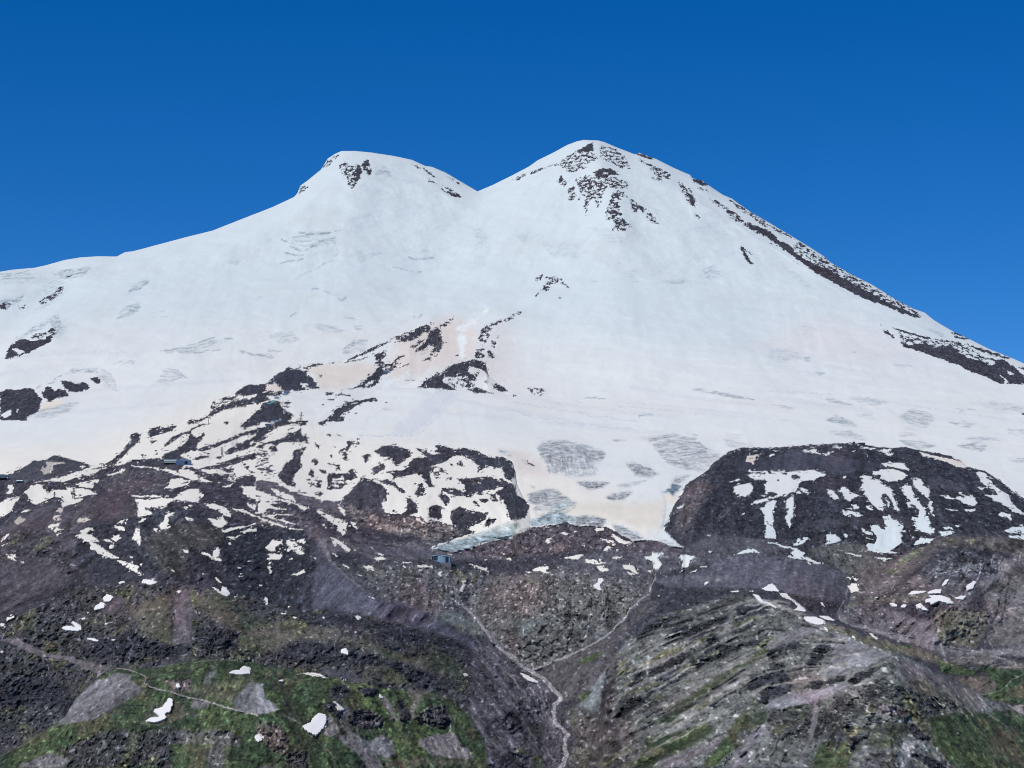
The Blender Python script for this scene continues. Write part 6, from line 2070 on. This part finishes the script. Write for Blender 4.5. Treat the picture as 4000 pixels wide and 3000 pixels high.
AREAS = [  # outline, share, sizes in survey px, label
 ("9:0,420 300,280 700,100 1100,80 1500,60 1500,640 1000,760 600,1100 400,1300 0,1450", 1.0, (4, 11), "dark lava boulder in the rubble on the left slope", "boulders on the left slope"),
 ("9:1500,100 2212,250 10:300,310 800,320 1300,440 1800,580 1860,900 1700,1050 1300,960 900,920 640,870 0,760 9:1700,700 1500,700", 1.3, (4, 11), "dark lava boulder in the rubble ridge", "boulders on the rubble ridge"),
 ("5:0,1300 700,1250 1200,1200 1900,1200 2212,1400 2212,1659 500,1659 0,1500", .45, (3, 7), "dark lava boulder on the dark slope between snow patches", "boulders on the dark slope"),
 ("7:1500,1000 1900,650 8:0,620 1200,560 1900,800 2212,1100 1500,1250 0,1250 7:1450,1250", .45, (3, 8), "dark lava boulder on the dome right of the glacier", "boulders on the lava dome"),
 ("12:700,980 1150,950 1700,1150 1400,1230 1250,1450 700,1450 0,1400 0,1150", .6, (4, 9), "dark boulder on the stony lower right slope", "boulders on the lower right slope"),
 ("11:450,900 900,450 1900,250 2212,350 2212,1000 1200,1250 900,1300 500,1250", .35, (3, 8), "dark boulder on the grey face of the right ridge", "boulders on the right ridge"),
]
def pts_in(p, n):
    x0, y0 = p.min(0)
    x1, y1 = p.max(0)
    out = np.zeros((0, 2))
    while len(out) < n:
        q = rng.uniform((x0, y0), (x1, y1), (n * 2, 2))
        ins = np.zeros(len(q), bool)
        for (xa, ya), (xb, yb) in zip(p, np.roll(p, -1, 0)):
            if ya != yb:
                ins ^= ((ya > q[:, 1]) != (yb > q[:, 1])) & (q[:, 0] < (xb - xa) * (q[:, 1] - ya) / (yb - ya) + xa)
        q = q[ins]
        sn_ = samp(SNOW, q[:, 0], q[:, 1])
        ro_ = samp(ROUGH, q[:, 0], q[:, 1])
        cl = noise(q[:, 0], q[:, 1] * 1.7, 70, 9) + .6 * noise(q[:, 0], q[:, 1] * 1.7, 28, 10)
        ok = (sn_ < .2) & (rng.uniform(0, 1, len(q)) < np.clip((ro_ - .6) * .5, .03, 1) * smoothstep(-.35, .45, cl))
        out = np.concatenate([out, q[ok]])
    return out[:n]

protos = []
for k in range(8):
    v, f = ico2(k)
    me = bpy.data.meshes.new("boulder")
    me.from_pydata([tuple(c) for c in v], [], f)
    me.materials.append(ROCKM)
    protos.append(me)
share = np.array([a[1] for a in AREAS])
N_IND = (share / share.sum() * 290).astype(int)
for (s_, sh, (a0, a1), lab, grp), n in zip(AREAS, N_IND):
    q = pts_in(P(s_), int(n))
    D = surf(q[:, 0], q[:, 1])
    X, Y, Z = place(q[:, 0], q[:, 1], D)
    for k in range(len(q)):
        r = (a1 * (.75 + .5 * rng.random())) * D[k] / F * .5
        o = bpy.data.objects.new("boulder", protos[int(rng.integers(8))])
        COL.objects.link(o)
        o.location = (X[k], Y[k], Z[k] + r * .25)
        o.scale = (r * rng.uniform(.8, 1.3), r, r * rng.uniform(.7, 1.1))
        o.rotation_euler = (0, 0, rng.uniform(0, 6.28))
        tag(o, lab, "boulder", grp)
# countless smaller stones
V_, F_ = [], []
base_v = [np.array([tuple(c) for c in ico(k)[0]]) for k in range(12)]
base_f = np.array(ico(0)[1])
nv = 0
for (s_, sh, (a0, a1), lab, grp) in AREAS:
    n = int(6500 * sh)
    q = pts_in(P(s_), n)
    D = surf(q[:, 0], q[:, 1])
    X, Y, Z = place(q[:, 0], q[:, 1], D)
    r = (a0 * .55 + (a1 - a0) * .55 * rng.random(n) ** 2.5) * D / F * .5
    an = rng.uniform(0, 6.28, n)
    for k in range(n):
        b_ = base_v[k % 12] * r[k]
        c, s2 = math.cos(an[k]), math.sin(an[k])
        V_.append(np.stack([b_[:, 0] * c - b_[:, 1] * s2 + X[k], b_[:, 0] * s2 + b_[:, 1] * c + Y[k], b_[:, 2] + Z[k] + r[k] * .25], 1))
        F_.append(base_f + nv)
        nv += 12
def stuff_mesh(name, V_, F_, m, label):
    V_ = np.concatenate(V_)
    F_ = np.concatenate(F_)
    me = bpy.data.meshes.new(name)
    me.vertices.add(len(V_))
    me.vertices.foreach_set("co", V_.astype(np.float32).reshape(-1))
    me.loops.add(F_.size)
    me.loops.foreach_set("vertex_index", F_.reshape(-1).astype(np.int32))
    me.polygons.add(len(F_))
    me.polygons.foreach_set("loop_start", (np.arange(len(F_)) * 3).astype(np.int32))
    me.update(calc_edges=True)
    me.materials.append(m)
    o = bpy.data.objects.new(name, me)
    COL.objects.link(o)
    tag(o, label, name, kind="stuff")
stuff_mesh("rubble", V_, F_, ROCKM, "small dark stones strewn over the lower slopes")
# jagged crags: blocks heaped where the outcrops are
V_, F_, nv = [], [], 0
cand = rng.uniform((0, 1600), (4000, 3050), (420000, 2))
ro_ = samp(ROUGH, cand[:, 0], cand[:, 1])
nz = smoothstep(-.1, .5, noise(cand[:, 0], cand[:, 1] * 1.5, 60, 17) + .7 * noise(cand[:, 0], cand[:, 1] * 1.5, 22, 18))
pk = np.where(ro_ > 2.3, (ro_ - 1.9) * .20, np.where(ro_ > 1.1, .085, 0) * nz)
cand = cand[(samp(SNOW, cand[:, 0], cand[:, 1]) < .1) & (rng.uniform(0, 1, len(cand)) < pk)]
D = surf(cand[:, 0], cand[:, 1])
X, Y, Z = place(cand[:, 0], cand[:, 1], D)
r = (3.0 + 7.5 * rng.random(len(cand)) ** 2.2) * D / F * .5
for k in range(len(cand)):
    b_ = base_v[k % 12] * r[k] * np.array([1.0, 1.0, 1.15])
    V_.append(np.stack([b_[:, 0] + X[k], b_[:, 1] + Y[k], b_[:, 2] + Z[k]], 1))
    F_.append(base_f + nv)
    nv += 12
print("crag blocks", len(cand))
stuff_mesh("crag_blocks", V_, F_, CRAGM, "broken dark blocks making up the rock outcrops")
V_, F_, nv = [], [], 0
cand = rng.uniform((0, 2150), (4000, 3050), (14000, 2))
cand = cand[(samp(SNOW, cand[:, 0], cand[:, 1]) < .1) & (samp(ROUGH, cand[:, 0], cand[:, 1]) > .5) & (noise(cand[:, 0], cand[:, 1], 160, 12) > -.1)][:7000]
for s_, w_, k_ in (("13:1870,1325 2000,1490 11:0,730 170,830 320,930 430,1060 360,1190 490,1370 450,1480 440,1620 390,1700", 11, 1500), ("11:1180,160 1020,290 865,480 560,655 180,815", 6, 500)):
    p = P(s_)
    L_ = np.concatenate([[0], np.cumsum(np.hypot(*np.diff(p, axis=0).T))])
    q = rng.uniform(0, L_[-1], k_)
    cand = np.concatenate([cand, np.stack([np.interp(q, L_, p[:, 0]) + rng.normal(0, w_ * .6, k_), np.interp(q, L_, p[:, 1]) + rng.normal(0, w_ * .45, k_)], 1)])
D = surf(cand[:, 0], cand[:, 1])
X, Y, Z = place(cand[:, 0], cand[:, 1], D)
r = (2.0 + 3.5 * rng.random(len(cand)) ** 3) * D / F * .5
for k in range(len(cand)):
    b_ = base_v[k % 12] * r[k]
    V_.append(np.stack([b_[:, 0] + X[k], b_[:, 1] + Y[k], b_[:, 2] + Z[k] + r[k] * .3], 1))
    F_.append(base_f + nv)
    nv += 12
stuff_mesh("pale_stones", V_, F_, PALEM, "small pale stones dotted over grass and scree")
# pale boulders lying on the grass at the lower right
PALE = [("12:1643,1365", 20, "large pale boulder alone on the green slope at the lower right"),
        ("12:1690,1280", 9, "small pale boulder above the large one on the green slope"),
        ("12:1640,1278", 8, "thin pale slab up left of the large boulder"),
        ("12:1780,1525", 10, "pale boulder low on the green slope near the bottom"),
        ("12:510,1490", 15, "pale boulder in the grass at the bottom, left of the white gully"),
        ("10:1248,645", 15, "dark boulder with a pale top on the rubble ridge")]
for s_, w_, lab in PALE:
    p = P(s_)[0]
    g, k = ground(*p)
    v, f = ico2(int(p[0]))
    r = w_ * KT * k * .62
    o = link("boulder", [tuple(c * r) for c in v], f, PALEM)
    o.location = g + Vector((0, 0, r * .4))
    tag(o, lab, "boulder")

# ---- buildings
def lift_station():
    g, k = ground(1720, 2196)
    W = 75 * k
    H = 29 * k
    r = empty("lift_station", g + Vector((0, -3, 0)), math.radians(-4))
    tag(r, "pale blue metal lift station with a big dark window, beside the glacier snout", "building")
    x0, x1, xp = -W / 2, W / 2, -W * .13
    dp = 16
    blue = mat("blue_cladding", (.19, .30, .40), .5)
    lite = mat("pale_panel", (.30, .42, .50), .5)
    dark = mat("dark_glass", (.012, .02, .035), .2, 0, .3)
    MB().prism([(x0, -4), (x1, -4), (x1, H * .74), (xp, H * .93), (x0, H * .76)], 0, dp).build("wall", blue, r)
    MB().prism([(x0 - .6, H * .76), (xp, H * .93), (x1 + 1, H * .74), (x1 + 1, H * .80), (xp, H * 1.0), (x0 - .6, H * .82)], -.8, dp + .8).build("roof", mat("zinc_roof", (.42, .52, .58), .4), r)
    w_ = MB().prism([(x0 + W * .06, H * .27), (xp - W * .02, H * .27), (xp - W * .02, H * .84), (x0 + W * .06, H * .70)], -.35, -.02).build("window", dark, r)
    f_ = MB()
    for t in (.14, .22, .29):
        f_.box(x0 + W * t - .2, x0 + W * t + .2, -.5, -.36, H * .27, H * .72)
    f_.build("frame", blue, w_)
    MB().box(xp + W * .02, xp + W * .12, -.3, -.02, H * .05, H * .84).build("panel", lite, r)
    MB().box(xp + W * .14, xp + W * .25, -.3, -.02, H * .05, H * .80).build("panel", lite, r)
    MB().box(x0 + W * .77, x0 + W * .93, -.35, -.02, -.5, H * .68).build("doorway", dark, r)
    MB().box(x0 - 2, x1 + 3, -5, dp + 2, -9, -1.2).build("platform", mat("concrete", (.16, .16, .18), .9), r)
lift_station()

def hall(name, u, v, wpx, hpx, colr, label, rz=0, roofc=None, deep=14, openings=(), barrel=False, under=0.0, cat="building", tilt=0.0):
    g, k = ground(u, v)
    W, H = wpx * k, hpx * k
    r = empty(name, g + Vector((0, -2, .2)), rz)
    tag(r, label, cat)
    body = mat(name + "_" + "wall_%d" % int(sum(colr) * 999), colr, .6)
    roof = mat("roof_%d" % int(sum(roofc or colr) * 997 + 1), roofc or tuple(c * 1.25 for c in colr), .45)
    z0 = H * under
    he = H * (.72 if barrel else .70)
    MB().box(-W / 2, W / 2, 0, deep, z0 - (0 if under else 3), he).build("wall", body, r)
    m_ = MB()
    if barrel:
        pr = [(-W / 2 - .1, he + .02)] + [(-W / 2 * math.cos(a), he + (H - he) * math.sin(a)) for a in np.linspace(.25, math.pi - .25, 9)] + [(W / 2 + .1, he + .02)]
        m_.prism(pr[::-1], -.3, deep + .3)
    else:
        n0 = len(m_.v)
        e = .5
        m_.v += [(-W / 2 - e, -e, he), (W / 2 + e, -e, he), (W / 2 + e, deep + e, he), (-W / 2 - e, deep + e, he), (-W / 2 - e, deep * .5, H), (W / 2 + e, deep * .5, H)]
        m_.f += [[0, 1, 5, 4], [2, 3, 4, 5], [0, 4, 3], [1, 2, 5], [0, 3, 2, 1]]
    m_.build("roof", roof, r)
    if under:
        d_ = MB().box(-W / 2 + .5, W / 2 - .5, 1.5, deep, -5, z0 - .02)
        d_.build("undercroft", mat("dark_void", (.01, .01, .014), .9), r)  # near-black block, shade under the hall put into its colour
    for a0, a1, b0, b1 in openings:
        MB().box(-W / 2 + W * a0, -W / 2 + W * a1, -.3, -.02, H * b0, H * b1).build("doorway", mat("dark_void", (.01, .01, .014), .9), r)  # near-black panel, the opening's inner shade put into its colour
    return r
hall("lift_station", 664, 1815, 48, 20, (.26, .32, .32), "grey green hall above a dark undercroft beside the blue hall", openings=(), under=.3, deep=14)
hall("lift_station", 716, 1816, 56, 22, (.085, .14, .25), "blue vaulted hall with a dark gate on the ridge shoulder", barrel=True, roofc=(.15, .22, .34), openings=((.60, .80, .12, .62),), deep=16)
hall("lift_station", 10, 1876, 40, 23, (.09, .13, .17), "long dark grey blue station hall cut by the left edge", barrel=True, under=.35, deep=16)
hall("shed", 76, 1888, 22, 12, (.05, .07, .09), "open shed with a pale blue roof right of the left-edge station", roofc=(.55, .68, .72), openings=((.2, .75, .05, .6),), deep=8, cat="shed")
hall("shed", 103, 1880, 16, 5, (.3, .33, .36), "low pale hut on the dark knoll right of the blue-roofed shed", deep=6, cat="hut")
hall("cabin", 192, 1893, 8, 9, (.2, .2, .28), "small lilac grey cabin beside the snow road at far left", deep=4, cat="cabin")
HUTS = [(1065, 1651, 13, 7, (.42, .50, .58), "white hut lowest in the row of three under the turquoise-roofed hill"),
        (1081, 1647, 10, 6, (.34, .42, .52), "pale blue hut in the middle of the row of three"),
        (1094, 1642, 9, 6, (.38, .46, .58), "pale blue hut topmost of the row of three"),
        (1046, 1664, 20, 9, (.10, .12, .20), "dark blue grey hut below the row of three"),
        (1080, 1560, 16, 12, (.24, .30, .38), "silvery blue hut behind the turquoise roof"),
        (1110, 1545, 14, 9, (.16, .26, .36), "blue hut at the foot of the dark knob above the turquoise roof"),
        (1120, 1535, 22, 7, (.13, .17, .26), "long blue grey hut at the base of the big dark knob"),
        (1155, 1528, 14, 5, (.16, .18, .26), "low grey hut rightmost beside the big dark knob"),
        (1012, 1678, 18, 8, (.09, .1, .14), "dark hut on the lava ridge left of the row of three"),
        (1110, 1616, 9, 8, (.40, .40, .42), "whitish hut at the right end of the dark cone"),
        (1510, 1455, 22, 9, (.13, .19, .27), "blue grey hut on the dark rib in the middle snow slope"),
        (1528, 1447, 14, 9, (.14, .12, .14), "brown shed just behind the blue hut on the middle rib"),
        (1518, 1427, 26, 5, (.05, .05, .07), "thin dark platform hut above the blue hut"),
        (3366, 1735, 26, 6, (.05, .05, .065), "low dark stone hut on the top of the lava dome"),
        (3336, 1733, 8, 8, (.07, .07, .085), "small square dark tower on the top of the lava dome"),
        (1180, 1649, 46, 6, (.07, .065, .08), "long low dark building at the foot of the big lattice mast"),
        (530, 1803, 30, 8, (.06, .06, .075), "dark low station left of the grey green hall"),
        (560, 1811, 26, 6, (.09, .09, .1), "low grey building between the dark station and the hall")]
for u, v, a0, b0, c0, lab in HUTS:
    hall("hut", u, v, a0, b0, c0, lab, deep=7, cat="hut")
# turquoise roof laid along the shoulder of the cone
g, k = ground(1050, 1580)
r = empty("shelter", g + Vector((0, -2, 0)), 0)
tag(r, "long turquoise roof slanting along the small dark cone", "shelter")
a_, b__ = Vector((-23 * k, 0, -7 * k)), Vector((22 * k, 6, 10 * k))
m_ = MB()
n_ = Vector((0, .75, .66)) * (8 * k)
m_.v += [tuple(a_), tuple(b__), tuple(b__ + n_), tuple(a_ + n_ * .9 + Vector((6 * k, 0, 1)))]
m_.v += [(x, y + .8, z - .8) for x, y, z in m_.v]
m_.f += [[0, 1, 2, 3], [7, 6, 5, 4], [0, 4, 5, 1], [1, 5, 6, 2], [2, 6, 7, 3], [3, 7, 4, 0]]
m_.build("roof", mat("turquoise_sheet", (.05, .30, .32), .5), r)
m_ = MB()
for t in (.05, .35, .65, .95):
    p_ = a_.lerp(b__, t)
    m_.bar(p_ + Vector((0, .5, -6)), p_ + Vector((0, .5, -.3)), .35)
m_.build("post", mat("steel", (.12, .12, .13), .5, .4), r)
# pink cabin of the lift
g, k = ground(32, 1873)
r = empty("lift_cabin", g + Vector((0, -3, 0)))
tag(r, "round pink lift cabin at the left-edge station", "lift cabin")
v, f = ico2(5)
o = link("body", [(c.x * 4.2 * k * .9, c.y * 3 * k, c.z * 5 * k + 5 * k) for c in v], f, mat("pink_paint", (.52, .28, .62), .5), r, True)
MB().box(-.2, .2, -.2, .2, 9 * k, 12 * k).build("hanger", mat("steel", (.12, .12, .13), .5, .4), r)
for u, lab in ((1343, "left one of two small white upright pods on the green crest"), (1350, "right one of two small white upright pods on the green crest")):
    g, k = ground(u, 2663)
    r = empty("marker_pod", g + Vector((0, -1, 0)))
    tag(r, lab, "marker")
    v, f = ico2(11)
    link("shell", [(c.x * 1.9 * k, c.y * 1.6 * k, c.z * 4.6 * k + 6.2 * k) for c in v], f, mat("white_paint", (.78, .8, .8), .5), r, True)
    MB().box(-1.6 * k, 1.6 * k, -1, 1, -3, 2.0 * k).build("base", mat("dark_base", (.03, .03, .04), .8), r)

# ---- masts
def lift_tower(u, vb, vt, label, group="lift towers on the snow slope"):
    g, k = ground(u, vb)
    H = (vb - vt) * k
    r = empty("lift_tower", g)
    tag(r, label, "lift tower", group)
    st = mat("steel", (.12, .12, .13), .5, .4)
    MB().bar((0, 0, -3), (0, 0, H), .55).build("mast", st, r)
    w_ = H * .28
    MB().box(-w_, w_, -.5, .5, H - 1.2, H - .2).build("crossarm", st, r)
    m_ = MB()
    for s2 in (-1, 1):
        m_.box(s2 * w_ - 1.2, s2 * w_ + 1.2, -1.6, 1.6, H - 2.6, H - 1.25)
    m_.build("pulley_block", mat("dark_base", (.03, .03, .04), .8), r)

def pylon(u, vb, vt, label, group="lattice power masts"):
    g, k = ground(u, vb)
    H = (vb - vt) * k
    r = empty("power_pylon", g)
    tag(r, label, "pylon", group)
    st = mat("steel", (.12, .12, .13), .5, .4)
    m_ = MB()
    b0, b1 = H * .12, H * .02
    for sx_ in (-1, 1):
        for sy_ in (-1, 1):
            m_.bar((sx_ * b0, sy_ * b0, -3), (sx_ * b1, sy_ * b1, H), .32)
    n = 7
    for i in range(n):
        z0, z1 = H * i / n, H * (i + 1) / n
        w0, w1 = b0 + (b1 - b0) * i / n, b0 + (b1 - b0) * (i + 1) / n
        for sy_ in (-1, 1):
            m_.bar((-w0, sy_ * w0, z0), (w1, sy_ * w1, z1), .2)
            m_.bar((w0, sy_ * w0, z0), (-w1, sy_ * w1, z1), .2)
    m_.build("lattice", st, r)
    for z_, w_ in ((.62, .26), (.78, .2), (.92, .14)):
        MB().bar((-H * w_, 0, H * z_), (H * w_, 0, H * z_), .45).build("crossarm", st, r)
def tp(t, x, y0, y1):
    a = P("%d:%f,%f" % (t, x, y0))[0]
    b_ = P("%d:%f,%f" % (t, x, y1))[0]
    return a[0], a[1], b_[1]
TOW = [(5, 1801, 342, 287, "lift tower on the upper snow strip above the lava ridge bend"),
       (5, 1563, 527, 453, "tall lift tower on the snow strip above the grey green hall"),
       (5, 1230, 642, 606, "left of two close lift towers left of the grey green hall"),
       (5, 1243, 668, 612, "right of two close lift towers left of the grey green hall"),
       (5, 878, 750, 685, "lift tower at the foot of the ridge, above the snow road"),
       (5, 712, 812, 780, "short lift tower on the snow road at left"),
       (5, 2015, 862, 790, "lift tower on the snow road right of the blue hall"),
       (13, 213, 418, 322, "tall dark lift tower on the slope below the snow road"),
       (5, 1347, 590, 570, "stubby lift tower on the thin dark rib"),
       (5, 1797, 622, 595, "small lift tower left of the ridge-side power mast")]
for t, x, y0, y1, lab in TOW:
    lift_tower(*tp(t, x, y0, y1), lab)
lift_tower(1064.5, 1543, 1527, "lift tower against beige snow behind the turquoise roof, right")
lift_tower(1037, 1550, 1534, "lift tower against beige snow behind the turquoise roof, left")
lift_tower(1018, 1579, 1562, "lift tower left of the turquoise roof")
PYL = [(6, 391, 990, 905, "tallest power mast with three crossarms on the snow above the hut row"),
       (5, 1917, 615, 545, "power mast on snow right of the blue hall"),
       (5, 636, 992, 895, "power mast on the snow patch above the reddish mound"),
       (5, 470, 988, 930, "power mast leftmost, on the large left snow patch")]
for t, x, y0, y1, lab in PYL:
    pylon(*tp(t, x, y0, y1), lab)

# ---- rows of snow fences on the green hill
FEN = [("9:1090,1120 1270,1132", "short fence row just left of the boot-shaped snow patch"),
       ("9:1060,1190 1185,1192", "fence row below and left of the boot-shaped snow patch"),
       ("9:600,1360 810,1366", "fence row on the grassy spur under the grey scree"),
       ("9:500,1408 640,1416", "short fence row lowest on the grassy spur"),
       ("9:110,1330 215,1337", "fence row at the far left under the rubble"),
       ("9:1260,1318 1500,1332", "fence row on the grass below the boot-shaped snow patch"),
       ("9:1480,1550 1640,1560", "fence row at the bottom edge, left of the pale scree gully"),
       ("9:1960,1588 2212,1606", "long fence row at the bottom edge, right of the pale scree gully"),
       ("10:70,1318 370,1322", "fence row just left of the fan-shaped snow patch")]
for s_, lab in FEN:
    p = P(s_)
    n = max(5, int(abs(p[1, 0] - p[0, 0]) / 7))
    m_ = MB()
    c0, k0 = ground(*p.mean(0))
    prev = None
    for i in range(n + 1):
        q = p[0] + (p[1] - p[0]) * i / n
        g, k = ground(*q)
        g = g - c0
        h = 6.0 * k
        m_.bar(g + Vector((0, 0, -1.5)), g + Vector((0, .4, h)), 1.0 * k)
        if prev is not None:
            for z_ in (.35, .65, .95):
                m_.bar(prev + Vector((0, 0, h * z_)), g + Vector((0, 0, h * z_)), .3 * k)
        prev = g
    o = m_.build("snow_fence", mat("dark_timber", (.035, .035, .04), .8))
    o.location = c0
    tag(o, lab, "fence", "snow fences on the green hill")
